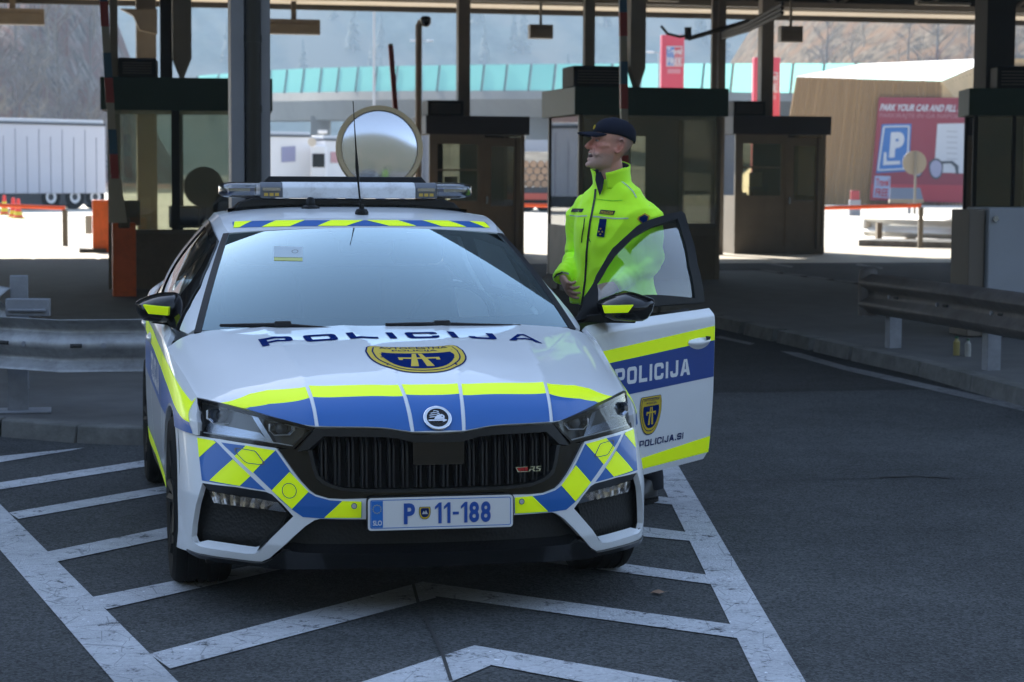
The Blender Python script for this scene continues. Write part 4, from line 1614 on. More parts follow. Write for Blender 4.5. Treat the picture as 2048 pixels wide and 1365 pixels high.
crest(od, lambda x, y: np.stack([cY + x * cw, tA + (tB - tA) * y], -1), FLKm, sgn=-1, xf=XF, scale=FS, hh=.03)
hp = ID([(1398, 683)])[0]
handle(od, float(hp[0]), zz(hp), FLKm, -1, xf=XF)
# inner trim panel of the door
GHd = GHm
IG = lambda P: inv(GHm, P, (1.35, 2.62), (-.1, 1.25), xf=XF)
fo = [tuple(p) for p in IG([(1141, 646), (1166, 597), (1194, 548), (1231, 493), (1271, 456), (1300, 442), (1326, 434), (1359, 425), (1367, 431), (1376, 465), (1391, 530), (1405, 606)])]
wi = [tuple(p) for p in IG([(1192, 612), (1192, 573), (1213, 538), (1231, 512), (1267.6, 475.5), (1308, 453.5), (1352, 441), (1361, 470), (1375, 535), (1386, 598)])]
kx = dict(scale=(1, .45), sgn=1, xf=XF)
fo_o = patch('window_frame', GHd, fo, [wi], h=.04, off=.012, rim=.022, mat=mat('door_frame_black', (.004, .004, .005), .5, spec=.12), parent=od, **kx)
patch('window_glass', GHd, wi, h=.05, off=.004, mat=M_glassd, parent=od, **kx)
patch('door_trim', lambda Y, t: FLKm(Y, t) - np.array([.10, 0, 0]), [(D0 + .03, .1), (D1 - .03, .1), (D1 - .03, 5.1), (D0 + .03, 5.1)], h=.06, mat=M_satin, parent=od, scale=FS, sgn=-1, xf=XF)

# ------------------------------------------------------------------ door mirrors
def mirror_shell(parent, px, D, mark_px, arm_px, depthv, xf=None):
    """housing: traced outline at depth D, domed towards the front"""
    O = [np.array(at(u, v, D)) for u, v in px]
    c = np.mean(O, axis=0)
    cw, sw = math.cos(CYAW), math.sin(CYAW)

    def tocar(P):
        P = np.asarray(P, float)
        X, Y = P[..., 0] - CX0, P[..., 1] - CY0
        return np.stack([X * cw + Y * sw, -X * sw + Y * cw, P[..., 2]], -1)
    b = MB()
    rings = []
    zc = c[2]
    zt_, zb_ = max(p[2] for p in O), min(p[2] for p in O)
    for k, (s_, d) in enumerate(((.96, .06), (1.0, .03), (1.0, -.005), (.93, -.045), (.72, -.078), (.40, -.096), (.12, -.101))):
        ring = []
        for p in O:
            q = c + (p - c) * s_
            # upper half leans back: a cap facing the sky above the crease line
            q = q + np.array([0, d + .05 * max(0, (q[2] - zc) / (zt_ - zc)) * (1 if d < 0 else 0), 0])
            ring.append(b.bm.verts.new(tocar(q)))
        rings.append(ring)
    n = len(px)
    for r0, r1 in zip(rings, rings[1:]):
        for i in range(n):
            j = (i + 1) % n
            b.bm.faces.new((r0[i], r0[j], r1[j], r1[i]))
    b.bm.faces.new(list(reversed(rings[0])))
    b.bm.faces.new(rings[-1])
    m_ = b.build('mirror', M_gloss, parent, smooth=True, angle=.55)
    mk = [np.array(at(u, v, D - .125)) for u, v in mark_px]
    b = MB()
    a = [b.bm.verts.new(tocar(p)) for p in mk]
    c2_ = [b.bm.verts.new(tocar(p + np.array([0, .09, 0]))) for p in mk]
    b.bm.faces.new(a)
    for i in range(len(mk)):
        j = (i + 1) % len(mk)
        b.bm.faces.new((a[i], a[j], c2_[j], c2_[i]))
    b.build('yellow_marker', M_yel, m_)
    b = MB()
    a = [b.bm.verts.new(tocar(np.array(at(u, v, D - .02)))) for u, v in arm_px]
    c2_ = [b.bm.verts.new(tocar(np.array(at(u, v, D + .07)))) for u, v in arm_px]
    b.bm.faces.new(a)
    b.bm.faces.new(list(reversed(c2_)))
    for i in range(len(arm_px)):
        j = (i + 1) % len(arm_px)
        b.bm.faces.new((a[i], a[j], c2_[j], c2_[i]))
    b.build('mirror_arm', M_satin, m_, bevel=.006)
    return m_


mL = [(270.5, 605), (278, 599), (290.5, 594), (306, 589), (321, 586), (346, 585.8), (355, 589), (361.5, 596), (363, 615), (359, 636), (352, 646), (330, 646), (305, 644), (288.5, 641), (280, 632), (274, 620)]
mirror_shell(car, mL, 8.78, [(285.5, 610.5), (337, 615.5), (336, 631.5), (296.5, 628)], [(330, 638), (358, 636), (389, 644), (388, 656), (352, 653), (300, 646)], .1)
mR = [(1192.5, 606), (1203, 599), (1225, 590.5), (1249, 582.5), (1268, 586), (1290, 592.5), (1308, 599), (1310.5, 605), (1305, 622), (1296, 637), (1285, 643), (1255, 644), (1225, 642), (1205, 635), (1196, 622)]
mirror_shell(od, mR, 9.02, [(1205.5, 613), (1267, 611), (1256, 625.5), (1209.5, 627)], [(1150, 634), (1198, 628), (1225, 638), (1272, 642), (1271, 647), (1141, 645)], .1)

# ------------------------------------------------------------------ light bar, aerials
lb = empty('light_bar', parent=car)
YB = 2.50
M_lbw = mat('light_bar_white', (.72, .73, .75), .4, dirt=(.25, .22, .2), dscale=14, damt=.5)


def lbx(px, row=380):
    """lateral position in the bar's own plane"""
    W_ = ray(px, row)
    t = np.array([0, 0, CH])
    c, s = math.cos(CYAW), math.sin(CYAW)
    # plane car Y = YB
    k = (YB - (-(t[0] - CX0) * s + (t[1] - CY0) * c)) / (-W_[0] * s + W_[1] * c)
    P = t + W_ * k
    X, Y = P[0] - CX0, P[1] - CY0
    return X * c + Y * s, P[2]


zt_, zb_ = lbx(700, 365)[1], lbx(700, 397)[1]
xw0, xw1 = lbx(574)[0], lbx(838)[0]
hw = (xw1 - xw0) / 2
sec = lambda s_, z0, z1, d0, d1: [(d0, z0), (d1, z0), (d1 - .02, z1 - .012), (d1 - .05, z1), (d0 + .05, z1), (d0 + .02, z1 - .012)]


def extr(b, prof, x0, x1):
    b.prism(prof, 'X', x0, x1)


b_ = MB()
extr(b_, [(YB - .06, zb_), (YB + .16, zb_), (YB + .16, zt_ - .02), (YB + .13, zt_), (YB - .03, zt_), (YB - .06, zt_ - .025)], -hw, hw)
b_.build('centre_cover', M_lbw, lb, bevel=.006)
M_lbl = glass_mat('light_bar_lens', (.80, .84, .88), 1.5, 1.3, base=.10, rough=.12)
M_led = mat('led_reflector', (.55, .56, .58), .25, metal=1)
for sx in (-1, 1):
    x0, x1, x2 = sx * hw, sx * (hw + .102), sx * .596
    b_ = MB()
    extr(b_, [(YB - .055, zb_ + .002), (YB + .15, zb_ + .002), (YB + .15, zt_ - .02), (YB + .13, zt_ - .001), (YB - .03, zt_ - .001), (YB - .055, zt_ - .025)], min(x0, x1), max(x0, x1))
    md = b_.build('lamp_module', mat('module_grey', (.09, .10, .12), .3, coat=.6), lb, bevel=.004)
    b_ = MB()
    for k in range(3):
        xc = sx * (hw + .026 + .025 * k)
        b_.box(xc - .009, xc + .009, YB - .058, YB - .05, zb_ + .010, zb_ + .024)
    b_.build('led', mat('amber_led', (.55, .36, .06), .3, coat=.5), md)
    b_ = MB()
    b_.box(min(x0, x1) + .01, max(x0, x1) - .01, YB - .058, YB - .05, zb_ + .034, zt_ - .026)
    b_.build('reflector', M_led, md)
    b_ = MB()
    n_ = 10
    rings = []
    for k in range(n_ + 1):
        f_ = k / n_
        xx = x1 + (x2 - x1) * f_
        tap = math.sqrt(max(0, 1 - max(0, (f_ - .55) / .45) ** 2)) * .85 + .15 if f_ > .55 else 1
        yc, hw2 = YB + .05, .105 * tap
        zm, hz2 = (zt_ + zb_) / 2, (zt_ - zb_) / 2 * (.5 + .5 * tap)
        rings.append([b_.bm.verts.new((xx, yc + hw2 * math.copysign(abs(math.cos(t)) ** .6, math.cos(t)), zm + hz2 * math.copysign(abs(math.sin(t)) ** .6, math.sin(t)))) for t in np.linspace(0, 2 * math.pi, 20, endpoint=False)])
    for r0, r1 in zip(rings, rings[1:]):
        for i in range(20):
            b_.bm.faces.new((r0[i], r0[(i + 1) % 20], r1[(i + 1) % 20], r1[i]))
    b_.bm.faces.new(rings[0])
    b_.bm.faces.new(rings[-1])
    ln_ = b_.build('lamp_lens', M_lbl, lb, smooth=True, angle=1.2)
    b_ = MB()
    xm = (x1 + x2) / 2
    b_.box(min(x1, x2 - sx * .03) + .015, max(x1, x2 - sx * .03) - .02, YB + .01, YB + .10, zb_ + .012, zt_ - .026)
    b_.build('lamp_block', mat('lamp_block_blue', (.10, .14, .30), .3, coat=.5), ln_, bevel=.005)
    b_ = MB()
    b_.box(min(xm - .05, xm + .05), max(xm - .05, xm + .05), YB + .0, YB + .008, zb_ + .03, zt_ - .03)
    b_.build('reflector', M_led, ln_)
# mounting beam and feet
b_ = MB()
zz0 = zb_ - .058
prof = [(-.555, zz0 - .012), (-.50, zb_ - .02), (-.44, zb_ - .003), (.44, zb_ - .003), (.50, zb_ - .02), (.555, zz0 - .012)]
bot = [(x, float(ROOF(np.array([x / .64]), np.array([.48]))[0, 2]) + .004) for x in np.linspace(.555, -.555, 16)]
b_.prism(prof + bot, 'Y', YB - .02, YB + .12)
b_.build('mounting_beam', M_frame, lb, bevel=.006)
x0, zz1 = lbx(533, 354)
x1, _ = lbx(872, 356)
b_ = MB()
b_.quadbox([(-.385, YB + .06, zt_ - .004), (.385, YB + .06, zt_ - .004), (.385, YB + .14, zt_ - .004), (-.385, YB + .14, zt_ - .004), (-.36, YB + .07, zt_ + .026), (.36, YB + .07, zt_ + .026), (.36, YB + .13, zt_ + .026), (-.36, YB + .13, zt_ + .026)])
b_.build('top_sign', M_satin, lb, bevel=.004)

# whip aerial and small stub
pa = IR([(723.5, 429)])[0]
A0 = ROOF(np.array([pa[0]]), np.array([pa[1]]))[0]
c_, s_ = math.cos(CYAW), math.sin(CYAW)


def tocar(P):
    X, Y = P[0] - CX0, P[1] - CY0
    return Vector((X * c_ + Y * s_, -X * s_ + Y * c_, P[2]))


Dw = float(c2w(A0)[1])
an = MB().lathe([(.0, 0), (.030, 0), (.031, .008), (.024, .022), (.012, .026), (.010, .045), (0, .045)], center=tuple(A0), n=20, cap=False).build('whip_aerial', M_satin, car, smooth=True)
pw = [tocar(at(u, v, Dw)) for u, v in ((721, 412), (717, 370), (714, 335), (712, 300), (709, 250), (706, 203))]
MB().tube(pw, [.0045, .0045, .0085, .004, .0022, .0022], 8).build('aerial_rod', M_satin, an, smooth=True)
ps_ = IR([(621, 417)])[0]
A1 = ROOF(np.array([ps_[0]]), np.array([ps_[1]]))[0]
MB().lathe([(.0, -.004), (.044, -.004), (.040, .008), (.022, .016), (.020, .04), (.012, .05), (0, .052)], center=tuple(A1), n=20, cap=False).build('stub_aerial', M_satin, car, smooth=True)

# ------------------------------------------------------------------ wheels
def wheel(x, Y, steer=0.0):
    e = empty('wheel', (x, Y, .327), steer, car)
    sg = 1 if x > 0 else -1
    w2 = .1125
    prof = [(.235, -w2 + .012), (.262, -w2 + .002), (.30, -w2), (.318, -w2 + .012), (.326, -w2 + .03)]
    grooves = []
    for gx in (-.06, -.02, .02, .06):
        grooves += [(.327, gx - .006), (.319, gx - .005), (.319, gx + .005), (.327, gx + .006)]
    prof = prof + grooves + [(p[0], -p[1]) for p in prof[::-1]]
    MB().lathe(prof, axis='X', n=56, cap=False).build('tyre', M_rubber, e, smooth=True, angle=.5)
    b = MB()
    b.lathe([(.238, -w2 + .02), (.238, .04 * 0), (.225, .0), (.225, w2 - .02), (.24, w2 - .012)] if False else [(.24, -.098), (.222, -.085), (.215, 0), (.222, .085), (.24, .098)], axis='X', n=40, cap=False)
    for k in range(5):
        a = 2 * math.pi * k / 5
        for da in (-.13, .13):
            p0 = (sg * .085, .04 * math.cos(a + da * 2), .04 * math.sin(a + da * 2))
            p1 = (sg * .095, .222 * math.cos(a + da), .222 * math.sin(a + da))
            b.tube([p0, p1], [.016, .02], 6)
    b.lathe([(.0, sg * .075), (.045, sg * .075), (.05, sg * .09), (.03, sg * .1), (0, sg * .1)], axis='X', n=20, cap=False)
    b.build('rim', mat('rim_black', (.012, .012, .013), .6, spec=.1), e, smooth=True, angle=.6)
    MB().lathe([(0, sg * .02), (.16, sg * .02), (.16, sg * .035), (0, sg * .035)], axis='X', n=30, cap=False).build('brake_disc', mat('rim_black', (.012, .012, .013), .6, spec=.1), e)
    return e


wheel(-.792, .90)
wheel(.792, .90)
wheel(-.792, 3.575)
wheel(.792, 3.575)
for sx in (-1, 1):
    for Yc in (.90, 3.575):
        b_ = MB()
        pr_ = [(Yc + .40 * math.cos(a), .325 + .40 * math.sin(a)) for a in np.linspace(0, math.pi, 16)]
        for p, q in zip(pr_, pr_[1:]):
            b_.sheet([(sx * .62, p[0], p[1]), (sx * .885, p[0], p[1]), (sx * .885, q[0], q[1]), (sx * .62, q[0], q[1])])
        b_.build('wheel_housing', M_void, car)
        MB().box(min(sx * .60, sx * .63), max(sx * .60, sx * .63), Yc - .42, Yc + .42, .15, .75).build('wheel_housing', M_void, car)

# ------------------------------------------------------------------ cabin interior
b_ = MB()
b_.quadbox([(-.72, 1.15, .90), (.72, 1.15, .90), (.72, 1.72, .86), (-.72, 1.72, .86), (-.70, 1.13, .935), (.70, 1.13, .935), (.70, 1.66, .955), (-.70, 1.66, .955)])
b_.build('dashboard', M_satin, car, bevel=.03)
MB().box(-.80, .80, 1.45, 4.3, .24, .30).build('cabin_floor', M_void, car)
for x in (-.38, .38):
    st_ = MB().box(x - .24, x + .24, 2.15, 2.65, .42, .56).build('front_seat', M_seat, car, bevel=.05, seg=3)
    MB().quadbox([(x - .23, 2.58, .55), (x + .23, 2.58, .55), (x + .23, 2.70, .55), (x - .23, 2.70, .55), (x - .17, 2.78, 1.12), (x + .17, 2.78, 1.12), (x + .17, 2.86, 1.12), (x - .17, 2.86, 1.12)]).build('seat_back', M_seat, st_, bevel=.04, seg=3)
    MB().box(x - .13, x + .13, 2.79, 2.87, 1.15, 1.31).build('head_rest', M_seat, st_, bevel=.04, seg=3)
MB().box(-.62, .62, 3.2, 3.35, .6, 1.12).build('rear_seat', M_seat, car, bevel=.05)
sw_ = MB()
cs_ = [Vector((.38 + .185 * math.cos(t), 1.86 - .06 * math.sin(t), .93 + .175 * math.sin(t))) for t in np.linspace(0, 2 * math.pi, 28, endpoint=False)]
sw_.tube(cs_, .015, 8, closed=True)
sw_.box(.22, .54, 1.85, 1.87, .92, .95)
sw_.build('steering_wheel', M_seat, car, smooth=True)
MB().box(-.12, .12, 1.86, 1.90, 1.235, 1.30).build('rear_view_mirror', M_satin, car, bevel=.015)
MB().box(-.78, .78, .62, 1.12, .25, .62).build('engine_block', M_void, car)
# ------------------------------------------------------------------ ground, markings, kerbs
PW = R(12.0)                                    # the plaza's lanes run 12 degrees left of straight ahead
LU = Vector((math.cos(PW), math.sin(PW), 0))    # across the lanes
LV = Vector((-math.sin(PW), math.cos(PW), 0))   # along the lanes


def asphalt(name, col, speck=.35, wear=None):
    m = bpy.data.materials.new(name)
    t, N, L = nodes_of(m)
    b = N['Principled BSDF']
    tc = N.new('ShaderNodeTexCoord')

    def noise(scale, det, rough=.6):
        n = N.new('ShaderNodeTexNoise')
        n.inputs['Scale'].default_value = scale
        n.inputs['Detail'].default_value = det
        n.inputs['Roughness'].default_value = rough
        L.new(tc.outputs['Object'], n.inputs['Vector'])
        return n

    def rng(src, a, b_, c, d):
        r = N.new('ShaderNodeMapRange')
        for i, v_ in enumerate((a, b_, c, d)):
            r.inputs[i + 1].default_value = v_
        L.new(src, r.inputs[0])
        return r.outputs[0]

    def mult(a, b_):
        m_ = N.new('ShaderNodeMath')
        m_.operation = 'MULTIPLY'
        L.new(a, m_.inputs[0])
        L.new(b_, m_.inputs[1])
        return m_.outputs[0]
    big = rng(noise(.35, 5).outputs['Fac'], .3, .7, .66, 1.25)
    mid = rng(noise(4.0, 6, .7).outputs['Fac'], .3, .7, .86, 1.12)
    vor = N.new('ShaderNodeTexVoronoi')
    vor.inputs['Scale'].default_value = 115
    L.new(tc.outputs['Object'], vor.inputs['Vector'])
    sepc = N.new('ShaderNodeSeparateColor')
    L.new(vor.outputs['Color'], sepc.inputs[0])
    sp1 = rng(sepc.outputs[0], 0, 1, 1 - speck, 1 + speck)
    spots = rng(noise(38, 2).outputs['Fac'], .69, .73, 1.0, 1.9)
    f_ = mult(mult(mult(big, mid), sp1), spots)
    mx = N.new('ShaderNodeMix')
    mx.data_type = 'RGBA'
    mx.blend_type = 'MULTIPLY'
    mx.inputs[0].default_value = 1
    mx.inputs[6].default_value = (*col, 1)
    L.new(f_, mx.inputs[7])
    out = mx.outputs[2]
    if wear:
        wn = noise(9, 8, .75)
        wn2 = noise(55, 4, .7)
        ad = N.new('ShaderNodeMath')
        ad.operation = 'MULTIPLY_ADD'
        ad.inputs[1].default_value = .55
        L.new(wn2.outputs['Fac'], ad.inputs[0])
        L.new(wn.outputs['Fac'], ad.inputs[2])
        k = rng(ad.outputs[0], wear[0], wear[1], 0, 1)
        vc = N.new('ShaderNodeTexVoronoi')
        vc.feature = 'DISTANCE_TO_EDGE'
        vc.inputs['Scale'].default_value = 7
        L.new(tc.outputs['Object'], vc.inputs['Vector'])
        crk = rng(vc.outputs['Distance'], .006, .014, .45, 0)
        mxm = N.new('ShaderNodeMath')
        mxm.operation = 'MAXIMUM'
        L.new(k, mxm.inputs[0])
        L.new(crk, mxm.inputs[1])
        mx2 = N.new('ShaderNodeMix')
        mx2.data_type = 'RGBA'
        L.new(mxm.outputs[0], mx2.inputs[0])
        L.new(out, mx2.inputs[6])
        mx2.inputs[7].default_value = (.055, .058, .062, 1)
        out = mx2.outputs[2]
    L.new(out, b.inputs['Base Color'])
    b.inputs['Roughness'].default_value = .82
    b.inputs['Specular IOR Level'].default_value = .08
    bp = N.new('ShaderNodeBump')
    bp.inputs['Strength'].default_value = .55
    bp.inputs['Distance'].default_value = .006
    L.new(vor.outputs['Distance'], bp.inputs['Height'])
    L.new(bp.outputs[0], b.inputs['Normal'])
    return m


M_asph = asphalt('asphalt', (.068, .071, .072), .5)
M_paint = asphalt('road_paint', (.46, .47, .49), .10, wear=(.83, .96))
M_old = asphalt('old_road_paint', (.20, .20, .205), .12, wear=(.80, .98))
M_conc = mat('pale_concrete', (.46, .42, .35), .85, noise=.12, nscale=.8)
M_kerb = mat('kerb_concrete', (.13, .13, .125), .9, noise=.35, nscale=6, bump=.5, bscale=40, dirt=(.04, .045, .035), dscale=2.5, damt=.7)
M_isl = mat('island_concrete', (.095, .095, .095), .9, noise=.25, nscale=3, bump=.3, bscale=50)
M_crack = mat('bitumen', (.026, .026, .026), .75)

tag(MB().sheet([(-520, -420, 0), (520, -420, 0), (520, 1010, 0), (-520, 1010, 0)]).build('ground', M_asph), kind='structure')
p0, p1 = Vector((0, 0, 0)) + LV * 36, Vector((0, 0, 0)) + LV * 150
tag(MB().sheet([(p - 0 * LU)[:] for p in (p0 - LU * 90 + Vector((0, 0, .004)), p0 + LU * 90 + Vector((0, 0, .004)), p1 + LU * 90 + Vector((0, 0, .004)), p1 - LU * 90 + Vector((0, 0, .004)))]).build('concrete_apron', M_conc), kind='structure')


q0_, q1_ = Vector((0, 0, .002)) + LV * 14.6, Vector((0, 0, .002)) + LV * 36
tag(MB().sheet([q0_ - LU * 40, q0_ + LU * 40, q1_ + LU * 40, q1_ - LU * 40]).build('lane_shade_sheet', asphalt('shade_tinted_asphalt', (.040, .041, .041), .5)), kind='structure')  # darker sheet over the lanes; canopy shade is put into its colour


def g2(u, v):
    p = ground(u, v)
    return np.array([p.x, p.y])


def isect(p, q, r, s):
    d1, d2 = q - p, s - r
    t = ((r[0] - p[0]) * d2[1] - (r[1] - p[1]) * d2[0]) / (d1[0] * d2[1] - d1[1] * d2[0])
    return p + d1 * t


AX0, AX1 = g2(859, 1181), g2(966, 1313)
mk = MB()


def marking(poly, m=None, z=.004):
    (m or mk).bm.faces.new([(m or mk).bm.verts.new((p[0], p[1], z)) for p in poly])


Lo0, Lo1 = g2(0, 1101.7), g2(226, 1364)
Li0, Li1 = g2(17.6, 1027.5), g2(350, 1360)
eL = lambda p, q, k: p + (q - p) * k
marking([eL(Lo0, Lo1, -1.8), eL(Lo0, Lo1, 1.4), eL(Li0, Li1, 1.25), eL(Li0, Li1, -1.2)])
Ri0, Ri1 = g2(1318, 958), g2(1516, 1365)
Ro0, Ro1 = g2(1360.6, 940), g2(1610.5, 1365)
marking([eL(Ri0, Ri1, -.35), eL(Ro0, Ro1, -.32), eL(Ro0, Ro1, 1.3), eL(Ri0, Ri1, 1.35)])
for (a, b, c, d) in (((0, 910), (125, 891), (0, 926.7), (144, 902.5)), ((0, 967), (287, 922.8), (0, 981), (287, 935.7)), ((17.6, 1027.5), (324, 974.8), (37, 1040), (326, 989)), ((86, 1107.6), (338, 1056), (107, 1127), (338, 1078)), ((178, 1198), (351.6, 1163.5), (213, 1221), (420, 1173.5)), ((299, 1310.7), (800, 1178), (340, 1340), (800, 1217))):
    A, B, C_, D_ = (g2(*q) for q in (a, b, c, d))
    lineT = isect(A, B, AX0, AX1)
    lineB = isect(C_, D_, AX0, AX1)
    Lf = eL(A, B, -.6) if a[0] == 0 else A
    Lb = eL(C_, D_, -.6) if a[0] == 0 else C_
    if a == (0, 910):
        lineT, lineB = g2(170, 897), g2(146, 902)
    marking([Lf, Lb, lineB, lineT], z=.0045)
for (a, b, c, d) in (((1299.7, 993.6), (1342, 997), (1300, 1007), (1351, 1012)), ((1285.7, 1055.8), (1376, 1066.8), (1285.7, 1075), (1391, 1085)), ((1254, 1130.7), (1424.6, 1153.5), (1220, 1144), (1427.6, 1171.6)), ((849, 1167), (1479.5, 1253.8), (870, 1194.7), (1482.5, 1280))):
    A, B, C_, D_ = (g2(*q) for q in (a, b, c, d))
    marking([isect(A, B, AX0, AX1), isect(C_, D_, AX0, AX1), eL(C_, D_, 1.02), eL(A, B, 1.02)], z=.0045)
A, B, C_, D_ = g2(800, 1342), g2(949, 1293.4), g2(906, 1365), g2(982.8, 1333)
E_, F_, G2_, H2_ = g2(949, 1293.4), g2(1357.6, 1364.7), g2(982.8, 1333), g2(1153, 1364.7)
marking([eL(B, A, 6), eL(D_, C_, 6), D_, B], z=.0045)
marking([E_, G2_, eL(G2_, H2_, 5), eL(E_, F_, 4)], z=.0045)
tag(mk.build('hatch_markings', M_paint), kind='structure')
mk = MB()
marking([g2(1560, 703), g2(1600, 707), g2(1690, 733), g2(2048, 812), g2(2200, 850), g2(2200, 862), g2(2048, 824), g2(1690, 742), g2(1590, 714)])
marking([g2(1440, 673), g2(1510, 688), g2(1500, 691), g2(1430, 676)])
for (u, v) in ((1500, 588), (1595, 602), (1690, 618), (1560, 528), (1740, 531)):
    marking([g2(u - 26, v - 3), g2(u + 26, v + 5), g2(u + 24, v + 8), g2(u - 28, v)])
for (u, v) in ((150, 535), (95, 562), (68, 590)):
    marking([g2(u - 12, v + 4), g2(u + 16, v - 5), g2(u + 24, v - 2), g2(u - 4, v + 7)])
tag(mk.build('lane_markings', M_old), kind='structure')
mk = MB()


def seam(px, w):
    P = [g2(*q) for q in px]
    for p, q in zip(P, P[1:]):
        d = (q - p) / np.linalg.norm(q - p)
        n = np.array([-d[1], d[0]]) * w
        marking([p - n, p + n, q + n, q - n], mk, .0056)


seam([(826, 1170), (838, 1215), (862, 1262), (884, 1308), (902, 1365)], .006)
seam([(1330, 963), (1500, 961), (1640, 960), (1800, 956), (1960, 957)], .005)
seam([(1760, 957), (1830, 953), (1900, 958)], .014)
tag(mk.build('road_seams', M_crack), kind='structure')


def island(name, pts, h=.12, label=None):
    """raised kerb island: stones round the edge, paved top"""
    n = len(pts)
    P = [np.array(p) for p in pts]
    inner_ = []
    c = np.mean(P, axis=0)
    for i in range(n):
        a, b, d = P[i - 1], P[i], P[(i + 1) % n]
        t = (d - a) / np.linalg.norm(d - a)
        nn_ = np.array([-t[1], t[0]])
        if np.dot(nn_, c - b) < 0:
            nn_ = -nn_
        inner_.append(b + nn_ * .16)
    m = MB()
    for i in range(n):
        a, b = P[i], P[(i + 1) % n]
        ai, bi = inner_[i], inner_[(i + 1) % n]
        L_ = np.linalg.norm(b - a)
        k = max(1, int(round(L_ / 1.0)))
        for j in range(k):
            f0, f1 = j / k + .006, (j + 1) / k - .006
            q0, q1 = a + (b - a) * f0, a + (b - a) * f1
            r0, r1 = ai + (bi - ai) * f0, ai + (bi - ai) * f1
            m.quadbox([(q0[0], q0[1], -.02), (q1[0], q1[1], -.02), (r1[0], r1[1], -.02), (r0[0], r0[1], -.02), (q0[0] + (r0[0] - q0[0]) * .12, q0[1] + (r0[1] - q0[1]) * .12, h), (q1[0] + (r1[0] - q1[0]) * .12, q1[1] + (r1[1] - q1[1]) * .12, h), (r1[0], r1[1], h), (r0[0], r0[1], h)])
    k_ = m.build('kerb', M_kerb, bevel=.012)
    tag(k_, kind='structure')
    t_ = MB().prism([tuple(p) for p in inner_], 'Z', -.02, h - .008).build('traffic_island', M_isl)
    tag(t_, kind='structure')


def lv(p, k, j=0.0):
    return (p[0] + LV.x * k + LU.x * j, p[1] + LV.y * k + LU.y * j)


fL = g2(0, 874)
fM = g2(150, 887)
fR = g2(290, 892)
island('left', [lv(fL, .9, -6.0), lv(fL, .1, -1.5), tuple(fL), tuple(fM), tuple(fR), lv(fR, .25, 1.0), lv(fR, 1.2, 1.75), lv(fR, 3, 2.05), lv(fR, 22, 2.05), lv(fR, 24, 1.2), lv(fR, 24, -3.2), lv(fR, 3, -8.0)], .105)
kR = [g2(2048, 815), g2(1938, 783), g2(1834, 753), g2(1700, 722)]
d_ = (kR[0] - kR[3]) / np.linalg.norm(kR[0] - kR[3])
island('right', [tuple(kR[0] - (-d_) * 3.0), tuple(kR[0]), tuple(kR[1]), tuple(kR[2]), tuple(kR[3]), lv(kR[3], 12, .0), lv(kR[3], 14, .6), lv(kR[3], 14, 4), lv(kR[3], -8, 4.5)], .12)

# ------------------------------------------------------------------ booths
M_bgreen = mat('booth_green', (.014, .055, .034), .55, noise=.12, nscale=2)
M_bnavy = mat('booth_charcoal', (.018, .018, .024), .6, noise=.1, nscale=2)
M_alu = mat('bronze_aluminium', (.21, .18, .145), .5, metal=.0, noise=.15, nscale=3)
M_alud = mat('dark_bronze_aluminium', (.15, .128, .10), .5, noise=.15, nscale=3)
M_panel = mat('booth_panel', (.17, .15, .125), .6, noise=.2, nscale=2, dirt=(.03, .03, .025), dscale=1.5, damt=.5)
M_bglass = glass_mat('booth_glass', (.74, .75, .69), 1.5, .9, base=.01)
M_ac = mat('unit_dark', (.012, .012, .011), .7)
M_notice = mat('notice_paper', (.52, .52, .50), .7)
M_inside = mat('booth_inside', (.05, .048, .042), .8)


def wto(P, px, z=0.0):
    """distance along LU from P at which the photograph column px is reached"""
    lo, hi = 0.0, 12.0
    for _ in range(40):
        m = (lo + hi) / 2
        q = P + LU * m + Vector((0, 0, z))
        if projw(np.array(q))[0] < px:
            lo = m
        else:
            hi = m
    return lo


